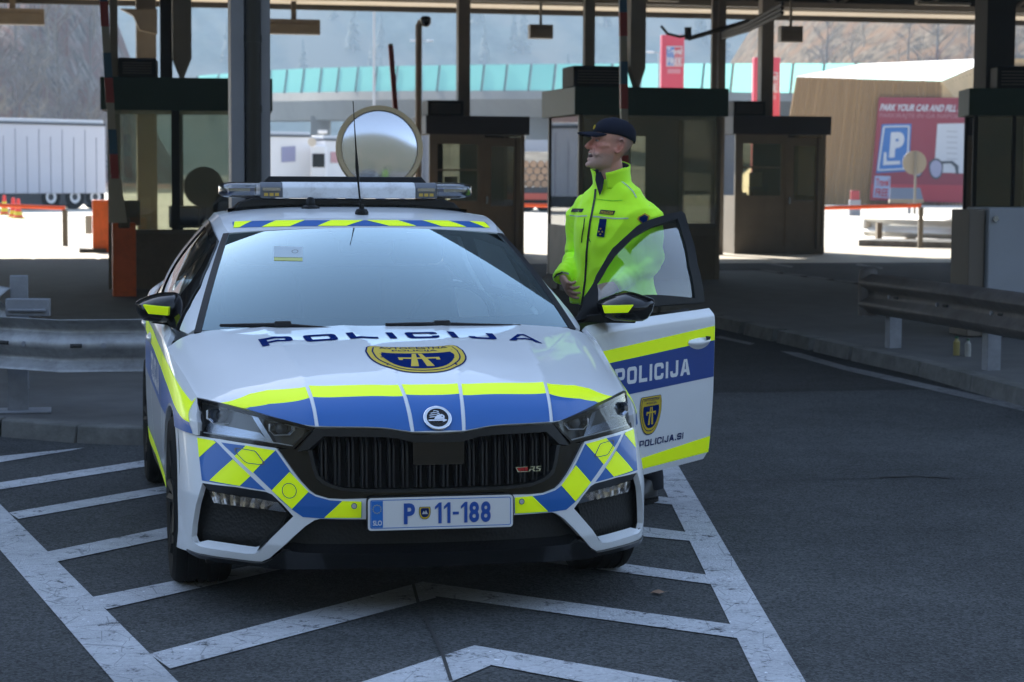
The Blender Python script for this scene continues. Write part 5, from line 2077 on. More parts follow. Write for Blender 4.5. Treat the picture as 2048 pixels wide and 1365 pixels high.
def booth(name, label, P, w, d, zs, zf0, zf1, over, mb, mf, layout, ac=None, group='control booths under the canopy', rz=PW):
    """P front left corner; zs sill height; fascia from zf0 to zf1"""
    e = empty(name, P, rz)
    tag(e, label, 'booth', group)
    T = .06
    b = MB().box(-over, w + over, -over, d + over, zf0, zf1)
    fa = b.build('fascia', mf, e, bevel=.01)
    MB().box(T, w - T, T, d - T, .02, .08).build('floor', M_inside, e)
    for x in (0, w - T):
        for y in (0, d - T):
            MB().box(x, x + T, y, y + T, 0, zf0).build('corner_post', mb, e)
    if layout == 'glass':
        b = MB().box(T, w - T, .01, .05, 0, zs).box(T, w - T, d - .05, d - .01, 0, zs).box(.01, .05, T, d - T, 0, zs).box(w - .05, w - .01, T, d - T, 0, zs)
        b.build('wall', M_panel, e)
        MB().box(T, w - T, -.03, .10, zs, zs + .05).build('sill', mat('sill_grey', (.16, .155, .14), .5), e)
        for i, (x0, x1) in enumerate(((T, w * .22), (w * .22 + .05, w - T))):
            MB().box(x0, x1, .02, .028, zs + .05, zf0).build('window', M_bglass, e)
        MB().box(w * .22, w * .22 + .05, .005, .06, zs + .05, zf0).build('mullion', mb, e)
        for y0, y1 in ((T, d - T),):
            MB().box(.02, .028, y0, y1, zs, zf0).build('window', M_bglass, e)
            MB().box(w - .028, w - .02, y0, y1, zs, zf0).build('window', M_bglass, e)
        MB().box(T, w * .42, d - .04, d - .02, zs, zf0).box(w * .72, w - T, d - .04, d - .02, zs, zf0).box(w * .42, w * .72, d - .04, d - .02, zf0 - .25, zf0).build('rear_wall', M_inside, e)
        MB().box(w * .42, w * .72, d - .034, d - .026, zs, zf0 - .25).build('window', M_bglass, e)
        MB().box(T, w - T, d - .7, d - .2, zs - .1, zs - .05).build('desk', M_inside, e)
    elif layout == 'open':
        b = MB().box(T, w - T, .01, .05, 0, zs).box(.01, .05, T, d - T, 0, zs).box(w - .05, w - .01, T, d - T, 0, zs).box(T, w - T, d - .05, d - .01, 0, zs)
        b.build('wall', M_panel, e)
        MB().box(T, w - T, -.05, .25, zs, zs + .05).build('sill', mat('sill_grey', (.16, .155, .14), .5), e)
        mx = w * .40
        MB().box(mx, mx + .10, .0, .07, zs + .05, zf0).build('mullion', M_ac, e)
        MB().box(T, mx, .02, .028, zs + .05, zf0).build('window', M_bglass, e)
        MB().box(mx + .10, w - T, .02, .028, zs + .05, zf0).build('window', M_bglass, e)
        MB().box(.02, .028, T, d - T, zs, zf0).build('window', M_bglass, e)
        MB().box(w - .028, w - .02, T, d - T, zs, zf0).build('window', M_bglass, e)
        MB().box(T, w - T, d - .034, d - .026, zs, zf0).build('window', M_bglass, e)
        MB().box(mx, mx + .1, d - .06, d, zs, zf0).build('mullion', M_ac, e)
    else:
        # boarded front: sliding window on the left, glazed door on the right
        xd = w * .56
        b = MB().box(T, xd, .01, .05, 0, zs).box(T, xd, .01, .05, zf0 - .18, zf0)
        b.box(T, T + .10, .01, .05, zs, zf0 - .18).box(xd - .10, xd, .01, .05, zs, zf0 - .18)
        b.build('wall', mb, e)
        MB().box(T + .10, xd - .10, .024, .032, zs, zf0 - .18).build('window', M_bglass, e)
        b = MB().box(T + .10, xd - .10, .0, .045, zs - .04, zs).box(T + .10, xd - .10, .0, .045, zf0 - .18, zf0 - .14).box(T + .1, xd - .1, .012, .045, (zs + zf0) / 2 - .06, (zs + zf0) / 2 - .03)
        b.build('window_frame', M_alud, e)
        dd = MB()
        x0, x1 = xd + .03, w - T - .02
        dd.box(x0, x0 + .13, .0, .045, .02, zf0 - .06).box(x1 - .13, x1, .0, .045, .02, zf0 - .06).box(x0 + .13, x1 - .13, .0, .045, .02, zs - .1).box(x0 + .13, x1 - .13, .0, .045, zf0 - .22, zf0 - .06)
        do = dd.build('door', mb, e)
        MB().box(x0 + .13, x1 - .13, .018, .026, zs - .1, zf0 - .22).build('window', M_bglass, do)
        MB().box(x0 + .03, x0 + .06, -.05, -.02, 1.0, 1.14).build('handle', M_dchrome, do)
        MB().box(xd, xd + .03, .0, .05, 0, zf0).build('mullion', M_alud, e)
        MB().box(.01, .05, T, d - T, 0, zs).build('side_wall', mb, e)
        MB().box(w - .05, w - .01, T, d - T, 0, zs).build('side_wall', mb, e)
        MB().box(.02, .028, T, d - T, zs, zf0).build('window', M_bglass, e)
        MB().box(w - .028, w - .02, T, d - T, zs, zf0).build('window', M_bglass, e)
        MB().box(T, w * .30, d - .05, d - .02, 0, zf0).box(w * .48, w - T, d - .05, d - .02, 0, zf0).box(w * .30, w * .48, d - .05, d - .02, 0, zs).build('rear_wall', M_inside, e)
        MB().box(w * .30, w * .48, d - .04, d - .03, zs, zf0).build('window', M_bglass, e)
    wy = M_notice
    if layout == 'door':
        MB().box(w * .16, w * .30, .034, .036, zs + .18, zs + .46).build('notice', wy, e)
        MB().box(T + .1, w * .5, .45, .95, zs - .12, zs - .06).build('desk', M_inside, e)
        MB().box(w * .30, w * .46, .55, .85, zs - .06, zs + .22).build('monitor', M_ac, e)
        MB().box(w * .10, w * .22, .5, .8, zs - .06, zs + .06).build('paper_tray', wy, e)
        MB().box(.0, w, -.012, .0, .02, .14).build('kick_plate', M_alud, e)
        MB().tube([(w - T - .12, -.02, zf0 - .02), (w - T - .12, -.02, .1)], .012, 6).build('cable', M_ac, e)
    elif layout == 'glass':
        MB().box(w * .34, w * .60, d - .12, d - .10, zs + .35, zf0 - .12).build('blind', wy, e)
        MB().box(w * .28, w * .38, .034, .036, zs + .12, zs + .42).build('notice', wy, e)
        MB().box(w * .62, w * .80, d - .6, d - .3, zs - .05, zs + .30).build('monitor', M_ac, e)
        MB().box(w * .22, w - T, .004, .0195, zs * .08, zs * .86).build('lower_panel', M_alud, e)
    else:
        MB().box(w * .10, w * .20, .034, .036, zs + .10, zs + .42).build('notice', wy, e)
        MB().box(w * .55, w * .82, d - .3, d - .1, zs + .05, zs + .55).build('shelf', M_inside, e)
    if ac:
        x0, x1, y0, hh_ = ac
        u = MB().box(x0, x1, y0, y0 + .7, zf1, zf1 + hh_).build('roof_unit', M_ac, e, bevel=.02)
        g_ = MB()
        for k in range(5):
            g_.box(x0 + .06, x1 - .06, y0 - .012, y0 - .002, zf1 + .06 + k * (hh_ - .1) / 5, zf1 + .075 + k * (hh_ - .1) / 5)
        g_.build('grille', M_alud, u)
    return e


P1 = ground(1155, 577)
w1 = wto(P1, 1438)
z_at = lambda v, D, u=1024: CH + (projw(np.array([(u - 1024) / F * D, D, CH]))[1] - v) / F * D
D1_ = P1.y
zf1_, zf0_ = z_at(176, D1_, 1290), z_at(232, D1_, 1290)
booth('glazed_booth', 'green topped glass booth behind the officer', P1, w1, 1.9, z_at(455, D1_, 1290), zf0_, zf1_, .08, M_alu, M_bgreen, 'glass', ac=(-.02, .72, .25, .30))
P2 = ground(858, 512)
w2_ = wto(P2, 1048)
D2_ = P2.y
booth('door_booth', 'dark topped booth with door left of the officer', P2, w2_, 1.7, z_at(402, D2_, 950), z_at(270, D2_, 950), z_at(233, D2_, 950), .08, M_alud, M_bnavy, 'door', ac=(.02, .72, .3, .30))
P3 = ground(1468, 509)
w3_ = wto(P3, 1648)
D3_ = P3.y
booth('door_booth', 'dark topped booth with door between green booth and tan building', P3, w3_, 1.7, z_at(392, D3_, 1560), z_at(270, D3_, 1560), z_at(233, D3_, 1560), .08, M_alud, M_bnavy, 'door', ac=(.05, .72, .3, .30))
P4 = Vector(((216 - 1024) / F * 26.5, 26.5, 0))
booth('glazed_booth', 'green topped glass booth at left behind raised barrier', P4, 1.98, 1.9, z_at(468, 26.5, 330), z_at(222, 26.5, 330), z_at(157, 26.5, 330), .08, M_alu, M_bgreen, 'open', ac=(.12, .60, .3, .26), rz=R(7.5))
P5 = Vector(((1940 - 1024) / F * 29.0, 29.0, 0))
booth('glazed_booth', 'green topped dark booth cut off by the right edge', P5, 2.4, .9, z_at(440, 29.5, 2000), z_at(235, 29.5, 2000), z_at(182, 29.5, 2000), .08, M_ac, M_bgreen, 'glass', ac=(.35, 1.2, .3, .32), rz=R(-4))

# inside the left booth
ch_ = empty('office_chair', at(418, 470, 27.9) - Vector((0, 0, .12)), .4)
ch_.location.z = .1
tag(ch_, 'black office chair seen through the left booth window', 'office chair')
MB().box(-.24, .24, -.24, .24, .42, .50).build('seat', M_seat, ch_, bevel=.04)
MB().lathe([(.02, -.04), (.22, -.045), (.27, -.02), (.27, .02), (.22, .045), (.02, .04)], center=(0, .26, 1.28), axis='Y', n=24).build('backrest', M_seat, ch_, smooth=True)
MB().tube([(0, .24, .45), (0, .30, .8), (0, .28, 1.2)], .035).build('back_support', M_seat, ch_)
MB().tube([(0, 0, .05), (0, 0, .44)], .03).build('gas_column', M_seat, ch_)
lg = MB()
for k in range(5):
    a = 2 * math.pi * k / 5
    lg.tube([(0, 0, .08), (.27 * math.cos(a), .27 * math.sin(a), .03)], .025, 6)
lg.build('base', M_seat, ch_)
mo = empty('monitor', at(370, 458, 26.9), PW)
mo.location.z = z_at(456, 26.9, 370)
tag(mo, 'grey boxy monitor on the counter of the left booth', 'monitor')
MB().box(-.19, .19, 0, .3, .0, .28).build('housing', mat('monitor_grey', (.15, .15, .14), .5), mo, bevel=.01)
MB().box(-.165, .165, -.004, -.002, .035, .25).build('screen', M_gloss, mo)

# ------------------------------------------------------------------ canopy
cn = empty('canopy', (0, 0, 0), PW)
tag(cn, 'dark steel canopy roofing the checkpoint lanes', 'canopy')
M_steel = mat('canopy_steel', (.19, .165, .14), .6, noise=.2, nscale=1.5)
M_tan = mat('canopy_soffit', (.62, .54, .44), .6, noise=.15, nscale=1.2)
M_dark = mat('canopy_deck', (.035, .033, .031), .7, noise=.2, nscale=.5)
M_grey = mat('column_grey', (.24, .245, .27), .5, noise=.12, nscale=2)
YN, YF = 16.3, 45.0
ZS = 5.02
EDGE = [(-26, YN), (2.6, YN), (6.0, 10.6), (8.6, YN), (26, YN)]  # unseen near edge; projecting corner added to darken the windscreen reflection
MB().prism(EDGE + [(26, YF), (-26, YF)], 'Z', 6.1, 6.3).build('deck', M_dark, cn)
for (xa_, ya_), (xb_, yb_2), zt_f in zip(EDGE, EDGE[1:], (8.0, 6.5, 6.5, 6.5)):  # unseen fascia; its first run is raised to shade the car
    fd_ = MB()
    n_2 = Vector((yb_2 - ya_, xa_ - xb_, 0)).normalized() * .12
    lo4 = [(xa_, ya_), (xb_, yb_2), (xb_ + n_2.x, yb_2 + n_2.y), (xa_ + n_2.x, ya_ + n_2.y)]
    fd_.quadbox([(p_[0], p_[1], 4.7) for p_ in lo4] + [(p_[0], p_[1], zt_f) for p_ in lo4]).build('fascia', mat('fascia_grey', (.10, .10, .10), .5), cn)
MB().box(-26, 26, YF, YF + .12, ZS, 6.6).build('rear_fascia', M_dark, cn)
MB().box(-26, 26, YF - 1.05, YF - .02, ZS + .11, ZS + .14).build('soffit', M_tan, cn)
MB().box(-26, 26, YF - 2.3, YF - 1.9, ZS + .02, ZS + .06).build('soffit', M_tan, cn)
MB().box(-26, 26, YF - 1.9, YF - 1.1, ZS + .10, ZS + .35).build('edge_beam', M_dark, cn)
MB().box(-26, 26, YF - 1.15, YF - 1.07, ZS + .115, 6.1).build('edge_beam', M_dark, cn)
for y in (17.5, 24.5, 31.5, 38.5):
    MB().box(-26, 26, y, y + .2, 5.5, 6.1).build('beam', M_steel, cn)
for x in np.arange(-24, 25, 4.0):
    MB().box(x, x + .15, YN + .1, YF - 2.4, 5.7, 6.1).build('rafter', M_steel, cn)
tr = MB()
for k in range(-13, 13):
    x = k * 2.0
    tr.tube([(x, YF - 2.6, ZS + .12), (x + 1.0, YF - 2.6, 6.0)], .05, 6).tube([(x + 1.0, YF - 2.6, 6.0), (x + 2.0, YF - 2.6, ZS + .12)], .05, 6)
tr.box(-26, 26, YF - 2.66, YF - 2.54, ZS + .06, ZS + .18)
tr.build('truss', M_steel, cn)


def loc(P):
    """world point -> canopy frame"""
    P = Vector(P)
    return Vector((P.dot(LU), P.dot(LV), P.z))


def column(u0, u1, D, z0, z1=6.1, m=None, taper=None, dep=None):
    a, b = at(u0, 340, D), at(u1, 340, D)
    xa, xb = loc(a), loc(b)
    y = (xa.y + xb.y) / 2
    wd = xb.x - xa.x
    dp = dep or wd
    m_ = MB()
    if taper:
        zt2 = taper
        xm = (xa.x + xb.x) / 2
        m_.prism([(xa.x, z1), (xb.x, z1), (xb.x, zt2), (xm + .02, z0), (xm - .02, z0), (xa.x, zt2)], 'Y', y - dp / 2, y + dp / 2)
    else:
        m_.box(xa.x, xb.x, y - dp / 2, y + dp / 2, z0, z1)
    return m_.build('column', m or M_steel, cn, bevel=.01)


M_colt = mat('column_tan', (.36, .31, .25), .6, noise=.15, nscale=2)
# H column with black drain pipe, just inside the near edge
DA = 17.2
a_, b_2 = loc(at(463, 400, DA)), loc(at(543, 400, DA))
wd = b_2.x - a_.x
hc = MB().box(a_.x, a_.x + wd * .34, a_.y, a_.y + .30, 0, 6.1).box(b_2.x - wd * .27, b_2.x, a_.y, a_.y + .30, 0, 6.1).box(a_.x + .05, b_2.x - .05, a_.y + .14, a_.y + .16, 0, 6.1).build('column', M_grey, cn, bevel=.006)
xp = a_.x + wd * .565
dp_ = MB().tube([(xp, a_.y + .01, .1), (xp, a_.y + .01, 6.1)], wd * .205, 20)
for z in (.9, 2.1, z_at(80, DA, 500)):
    dp_.tube([(xp, a_.y + .01, z - .03), (xp, a_.y + .01, z + .03)], wd * .225, 20)
dp_.build('drain_pipe', mat('pipe_black', (.006, .007, .009), .35, coat=.2), hc, smooth=True, angle=.7)
ztop4 = z_at(157, 26.5, 330)
column(222, 238, 26.9, ztop4, m=M_colt)
column(322, 346, 27.2, ztop4, m=M_dark)
column(346, 384, 26.8, ztop4, taper=z_at(124, 26.8), m=M_colt)
column(274, 314, 40.5, 0, m=M_colt)
column(1165, 1186, 29.6, zf1_, m=M_colt)
column(1254, 1286, 29.4, zf1_, taper=z_at(138, 29.4), m=M_colt)
column(913, 938, 40.8, z_at(233, D2_, 950), m=M_steel)
column(1515, 1541, 42.6, z_at(233, D3_, 1560), m=M_steel)
column(1419, 1430, 41.5, 0, m=M_steel)
column(1432, 1447, 41.5, 0, m=M_steel)
column(1952, 2014, 30.2, z_at(182, 29.5, 2000), m=M_dark)
# bracket with cables by the twin column
br = MB()
for k in range(3):
    A_, B_ = at(1440, 68 + k * 5, 41.6), at(1565, 8 + k * 9, 36)
    br.tube([loc(A_), loc(A_ + (B_ - A_) * .5) + Vector((0, 0, -.06)), loc(B_)], .035, 6)
A_, B_ = at(1376, 78, 41.3), at(1500, 42, 41.3)
br.tube([loc(A_), loc(B_)], .05, 6)
br.tube([loc(at(1376, 55, 41.3)), loc(at(1376, 80, 41.3))], .07, 6)
br.tube([loc(at(1322, 52, 41.3)), loc(at(1335, 68, 41.3)), loc(at(1360, 74, 41.3)), loc(at(1378, 70, 41.3))], .03, 6)
br.build('cable_bracket', M_ac, cn)
gb = MB()
gb.prism([(loc(at(240, 20, 40.3)).x, loc(at(240, 20, 40.3)).z), (loc(at(314, 20, 40.3)).x, loc(at(314, 20, 40.3)).z), (loc(at(314, 70, 40.3)).x, loc(at(314, 70, 40.3)).z), (loc(at(278, 62, 40.3)).x, loc(at(278, 62, 40.3)).z), (loc(at(266, 34, 40.3)).x, loc(at(266, 34, 40.3)).z)], 'Y', loc(at(290, 50, 40.2)).y - .1, loc(at(290, 50, 40.2)).y + .1)
gb.build('column_bracket', M_colt, cn)
# tubular lights under the canopy
for (u0, u1, v) in ((1835, 1952, 9), (1300, 1362, 2)):
    a_, b_2 = loc(at(u0, v, 38)), loc(at(u1, v, 38))
    MB().box(a_.x, b_2.x, a_.y, a_.y + .12, a_.z, a_.z + .05).build('strip_light', M_tan, cn)

# hanging lane signals
M_sig = mat('signal_housing', (.20, .175, .15), .55, noise=.15)
for i, (u0, u1, v0, v1, lab) in enumerate(((-40, 86, 16, 48, 'hanging lane signal box at the left edge under the canopy'), (536, 641, 38, 68, 'hanging lane signal box right of the drain pipe'), (1060, 1108, 49, 77, 'small hanging signal box above the booth roofs'), (1562, 1609, 52, 84, 'small hanging signal box above the right dark booth'))):
    D = 43.3
    a_, b_2 = at(u0, v1, D), at(u1, v0, D)
    e = empty('lane_signal', (a_.x, a_.y, a_.z), PW)
    tag(e, lab, 'lane signal', 'lane signals hanging from the canopy')
    w_, h_2 = (b_2.x - a_.x), b_2.z - a_.z
    MB().box(0, w_, 0, .22, 0, h_2).build('housing', M_sig, e, bevel=.01)
    MB().box(.04, w_ - .04, -.03, -.003, .04, h_2 - .10).build('rear_cover', M_alud, e)
    MB().box(w_ * .45, w_ * .55, .08, .12, h_2, 5.15 - a_.z if a_.z + h_2 < 5.14 else h_2 + .05).build('hanger', M_alud, e)

# ------------------------------------------------------------------ boom gates
M_or = mat('cabinet_orange', (.80, .15, .03), .5, noise=.12, nscale=4, dirt=(.12, .05, .02), dscale=3, damt=.4)
M_boomw = mat('boom_white', (.50, .46, .40), .5)
M_boomr = mat('boom_red', (.42, .03, .03), .45)
M_boomb = mat('boom_blue', (.03, .13, .26), .45)
M_boomo = mat('boom_orange', (.95, .13, .035), .45)


def boom_gate(name, label, D, base, cab, boom_px, wpx, bands_, taper=None):
    e = empty(name, base, PW)
    tag(e, label, 'barrier', 'boom barriers at the lanes')
    if cab:
        x0, x1, h_ = cab
        c = MB().box(x0, x1, -.15, .22, 0, h_).build('cabinet', M_or, e, bevel=.015)
        MB().box(x0 + .05, x1 - .05, -.156, -.151, .12, h_ - .2).build('cabinet_door', M_or, c)
        MB().box(x0 + .07, x1 - .07, -.17, -.14, h_ - .06, h_ + .06).build('boom_head', M_alud, c, bevel=.02)
    Mi = (Matrix.Translation(base) @ Matrix.Rotation(PW, 4, 'Z')).inverted()
    p0, p1 = [Mi @ at(u, v, D - .25) for u, v in boom_px]
    d = (p1 - p0)
    L_ = d.length
    d.normalize()
    sx = Vector((1, 0, 0))
    sy = d.cross(sx).normalized()
    hw = wpx / F * D / 2

    def seg(f0, f1, k, wa, wb):
        m_ = MB()
        q = []
        for f_, w_ in ((f0, wa), (f1, wb)):
            c = p0 + d * L_ * f_
            q += [c - sx * w_ * k - sy * .03 * k, c + sx * w_ * k - sy * .03 * k, c + sx * w_ * k + sy * .03 * k, c - sx * w_ * k + sy * .03 * k]
        m_.quadbox([tuple(p) for p in q])
        return m_
    wat = lambda f_: hw * (taper(f_) if taper else 1)
    bo_ = MB()
    N_ = 12
    for k in range(N_):
        pass
    fr_ = [0, .17, .2, 1.0] if taper else [0, 1.0]
    rings = []
    for f_ in fr_:
        c = p0 + d * L_ * f_
        w_ = wat(f_)
        rings.append([bo_.bm.verts.new(p) for p in (c - sx * w_ - sy * .03, c + sx * w_ - sy * .03, c + sx * w_ + sy * .03, c - sx * w_ + sy * .03)])
    for r0, r1 in zip(rings, rings[1:]):
        for i in range(4):
            bo_.bm.faces.new((r0[i], r0[(i + 1) % 4], r1[(i + 1) % 4], r1[i]))
    bo_.bm.faces.new(rings[0])
    bo_.bm.faces.new(rings[-1])
    bo = bo_.build('boom', M_boomw, e)
    for v0, v1, m in bands_:
        f0 = (v0 - boom_px[0][1]) / (boom_px[1][1] - boom_px[0][1])
        f1 = (v1 - boom_px[0][1]) / (boom_px[1][1] - boom_px[0][1])
        seg(f0, f1, 1.06, wat(f0), wat(f1)).build('boom_band', m, bo)
    return e


B1 = ground(248, 608)
k1 = lambda px: (px - 248) / F * B1.y
boom_gate('boom_barrier', 'red white and blue barrier raised on an orange cabinet at left', B1.y, B1, (k1(226), k1(272), .97), ((236, 446), (203, -60)), 15,
          [(357, 308, M_boomr), (308, 258, M_boomb), (205, 155, M_boomr), (155, 105, M_boomb), (53, 3, M_boomr), (3, -48, M_boomb)], taper=lambda f_: 2.4 - .9 * f_ / .17 if f_ <= .17 else 1.0)
B2 = Vector(((1250 - 1024) / F * 26.5, 26.5, 0))
boom_gate('boom_barrier', 'red white and blue barrier raised straight up behind the officer', 26.5, B2, (-.16, .16, .97), ((1250, 445), (1245, -60)), 14,
          [(368, 310, M_boomr), (217, 168, M_boomr), (168, 122, M_boomb), (72, 25, M_boomr), (25, -24, M_boomb)], taper=None)
B3 = Vector(((806 - 1024) / F * 38, 38, 0))
boom_gate('boom_barrier', 'plain red barrier raised behind the round mirror', 38, B3, (-.16, .16, .97), ((806, 420), (781, 88)), 9, [(419, 92, M_boomr)], taper=None)


def lowered(name, label, pts, D, base_px=None):
    a, b = at(*pts[0], D), at(*pts[1], D)
    e = empty(name, (b.x, b.y, 0))
    tag(e, label, 'barrier', 'lowered orange barriers at the far side')
    MB().tube([a - e.location, b - e.location], .045, 10).build('boom', M_boomo, e, smooth=True)
    MB().box(-.05, .05, -.05, .05, 0, b.z - .04).build('rest_post', M_alud, e)
    return e


lowered('lowered_barrier', 'orange barrier lowered across the sunlit lane at left', ((-60, 409), (130, 416.5)), 44)
lowered('lowered_barrier', 'orange barrier lowered between door booth and glazed booth', ((1120, 412), (985, 409)), 46)
lowered('lowered_barrier', 'orange barrier lowered in front of the tan building', ((1600, 418), (1842, 411.5)), 46)
B4 = ground(192, 506)
e = empty('barrier_cabinet', B4, PW)
tag(e, 'orange cabinet with white lamp at edge of left booth', 'barrier cabinet')
MB().box(-.06, .26, 0, .3, 0, 1.02).build('cabinet', M_or, e, bevel=.015)
MB().box(-.20, -.07, .05, .2, .36, .72).build('lamp', mat('lamp_white', (.6, .6, .58), .4), e, bevel=.02)
MB().box(-.32, .2, -.1, .3, 0, .08).build('plinth', M_kerb, e)

# ------------------------------------------------------------------ guard rails
M_galv = mat('galvanised_steel', (.36, .37, .385), .5, metal=.35, noise=.22, nscale=18, dirt=(.10, .095, .085), dscale=4, damt=.55)
M_galvd = mat('galvanised_post', (.26, .275, .31), .55, metal=.2, noise=.2, nscale=12)
WPROF = [(0, 0), (.022, -.012), (.075, -.055), (.081, -.07), (.075, -.085), (.022, -.128), (.012, -.155), (.022, -.182), (.075, -.225), (.081, -.24), (.075, -.255), (.022, -.298), (0, -.31)]


def wbeam(name, path, ztop, parent, m=M_galv, flip=1, scale=1.0):
    P = [Vector((p[0], p[1], 0)) for p in path]
    b = MB()
    rings = []
    for i, p in enumerate(P):
        t = (P[min(i + 1, len(P) - 1)] - P[max(i - 1, 0)]).normalized()
        n = Vector((t.y, -t.x, 0)) * flip
        zt = ztop[i] if isinstance(ztop, (list, tuple)) else ztop
        rings.append([b.bm.verts.new(p + n * (o * scale) + Vector((0, 0, zt + z * scale))) for o, z in WPROF])
    for r0, r1 in zip(rings, rings[1:]):
        for i in range(len(WPROF) - 1):
            b.bm.faces.new((r0[i], r0[i + 1], r1[i + 1], r1[i]))
    o = b.build(name, m, parent, smooth=True, angle=.75)
    sm = o.modifiers.new('thickness', 'SOLIDIFY')
    sm.thickness = .004
    return o


def post(b, p, h, z0=.1, w_=.10, d_=.06, rz=PW):
    b.box(p[0] - w_ / 2, p[0] + w_ / 2, p[1] - d_ / 2, p[1] + d_ / 2, z0, h, rz=rz, piv=(p[0], p[1]))


def bolts(pts, ztop, parent, m, n, flip=1, scale=1.0):
    """bolt heads and slots along a beam between two points"""
    a, b = Vector((pts[0][0], pts[0][1], 0)), Vector((pts[1][0], pts[1][1], 0))
    t = (b - a).normalized()
    nn_ = Vector((t.y, -t.x, 0)) * flip
    for k in range(n):
        c = a + (b - a) * ((k + .5) / n) + nn_ * (.014 * scale) + Vector((0, 0, ztop - .155 * scale))
        MB().tube([c - nn_ * .004, c + nn_ * .010], .017, 10).build('bolt', m, parent)
        d_2 = c + t * .16
        MB().tube([d_2 - t * .035, d_2 + t * .035], .012, 8).build('slot', M_crack, parent)


# left rail: across the island nose, then back along its left side
g1 = empty('guard_rail', (0, 0, 0))
tag(g1, 'galvanised guard rail curving round the kerb island left of the car', 'guard rail', 'guard rails')
rp0, rp1, rp2 = at(292, 650, 12.55), at(120, 641, 12.45), at(-30, 633, 12.75)
path = [rp0 + (rp0 - rp1) * .9, rp0, rp1, rp2]
cpt = [Vector((rp2.x - .45, rp2.y + .25, 0)), Vector((rp2.x - .62, rp2.y + .75, 0)), Vector((rp2.x - .45, rp2.y + 1.3, 0))]
pth = [(p.x, p.y) for p in path] + [(p.x, p.y) for p in cpt]
zt = rp1.z
wbeam('beam', pth, zt, g1)
bolts([(rp0.x, rp0.y), (rp1.x, rp1.y)], zt, g1, M_galvd, 1)
bolts([(rp1.x, rp1.y), (rp2.x, rp2.y)], zt, g1, M_galvd, 1)
pl_ = at(55, 805, 13.2)
for p in (Vector((pl_.x, 12.95, 0)), Vector((rp0.x + .9, rp0.y + .45, 0))):
    b_ = MB()
    post(b_, p, zt - .05, .09, .125, .07)
    b_.box(p.x - .20, p.x + .20, p.y - .12, p.y + .12, .098, .112, rz=PW, piv=(p.x, p.y))
    b_.build('post', M_galvd, g1, bevel=.004)
g1b = empty('guard_rail', (0, 0, 0))
tag(g1b, 'short end of a second guard rail with bracket at the left edge', 'guard rail', 'guard rails')
q0, q1, q2 = at(22, 592, 14.2), at(-60, 575, 15.2), at(-150, 560, 17.0)
wbeam('beam', [(q0.x, q0.y), (q1.x, q1.y), (q2.x, q2.y)], q0.z + .05, g1b, flip=-1)
pc_ = at(38, 560, 14.3)
b_ = MB()
post(b_, pc_, at(38, 551, 14.3).z, .1, .12, .07)
b_.build('post', M_galvd, g1b, bevel=.006)
b_ = MB()
za, zb2 = at(60, 632, 14.1).z, at(60, 597, 14.1).z
xa, xb = at(14, 615, 14.1).x, at(101, 615, 14.1).x
b_.box(xa, xb, 14.05, 14.12, za, zb2).box(xa + .02, xb - .02, 14.03, 14.05, za + .03, za + .05)
b_.build('bracket', M_galvd, g1b, bevel=.006)

g3 = empty('guard_rail', (0, 0, 0))
tag(g3, 'weathered guard rail on the right kerb island', 'guard rail', 'guard rails')
s0, s1, s2 = at(1738, 553, 18.1), at(1926, 573, 16.2), at(2048, 587, 15.1)
d3 = (s2 - s0).normalized()
M_rust = mat('weathered_steel', (.12, .108, .10), .6, metal=.25, noise=.3, nscale=9, dirt=(.05, .035, .025), dscale=3, damt=.6)
wbeam('beam', [(s0.x, s0.y), (s1.x, s1.y), (s2.x, s2.y), ((s2 + d3 * 4).x, (s2 + d3 * 4).y)], [s0.z + .02, s1.z + .01, s2.z, s2.z], g3, M_rust, flip=1, scale=1.08)
bolts([(s0.x, s0.y), (s2.x, s2.y)], s1.z, g3, M_galvd, 3, scale=1.08)
en = MB()
en.lathe([(.02, s0.z - .34), (.085, s0.z - .34), (.085, s0.z + .0), (.075, s0.z + .05), (.045, s0.z + .075), (.0, s0.z + .08)], center=(s0.x + .0, s0.y + .03, 0), n=18)
en.build('end_piece', M_rust, g3, smooth=True, angle=.8)
for (u, v, D) in ((1786, 695, 18.0), (1982, 741, 16.0)):
    p = at(u, v, D)
    b_ = MB()
    post(b_, p, s1.z - .05, .11, .12, .08, rz=PW + .15)
    b_.build('post', M_galvd, g3, bevel=.004)
g4 = empty('guard_rail', (0, 0, 0))
tag(g4, 'short sunlit guard rail on its own kerb beyond the canopy', 'guard rail', 'guard rails')
t0, t1 = at(1736, 427, 49), at(1895, 432, 47)
M_galvw = mat('galvanised_clean', (.50, .49, .46), .5, metal=.2)
wbeam('beam', [(t0.x, t0.y), (t1.x, t1.y), ((t1 + (t1 - t0) * .35).x, (t1 + (t1 - t0) * .35).y)], t0.z, g4, M_galvw, flip=1, scale=1.7)
MB().lathe([(.0, t0.z - .53), (.10, t0.z - .5), (.12, t0.z - .26), (.10, t0.z - .03), (0, t0.z)], center=(t0.x, t0.y, 0), n=14).build('end_piece', M_galvw, g4, smooth=True)
for u in (1758, 1822, 1886, 1918):
    p = at(u, 440, 48.3)
    b_ = MB()
    post(b_, p, t0.z - (.2 if u < 1880 else .02), .05, .22 if u > 1800 else .12, .12)
    b_.build('post', mat('post_tan', (.24, .20, .15), .7), g4)
k0 = ground(1726, 493)
mkb = MB().prism([(k0.x - .1, k0.y), (k0.x + 3.0, k0.y - 2.0), (k0.x + 6, k0.y - 2.3), (k0.x + 6, k0.y + 1.0), (k0.x + .4, k0.y + 1.0)], 'Z', 0, .14).build('kerb_island', M_kerb)
tag(mkb, kind='structure')

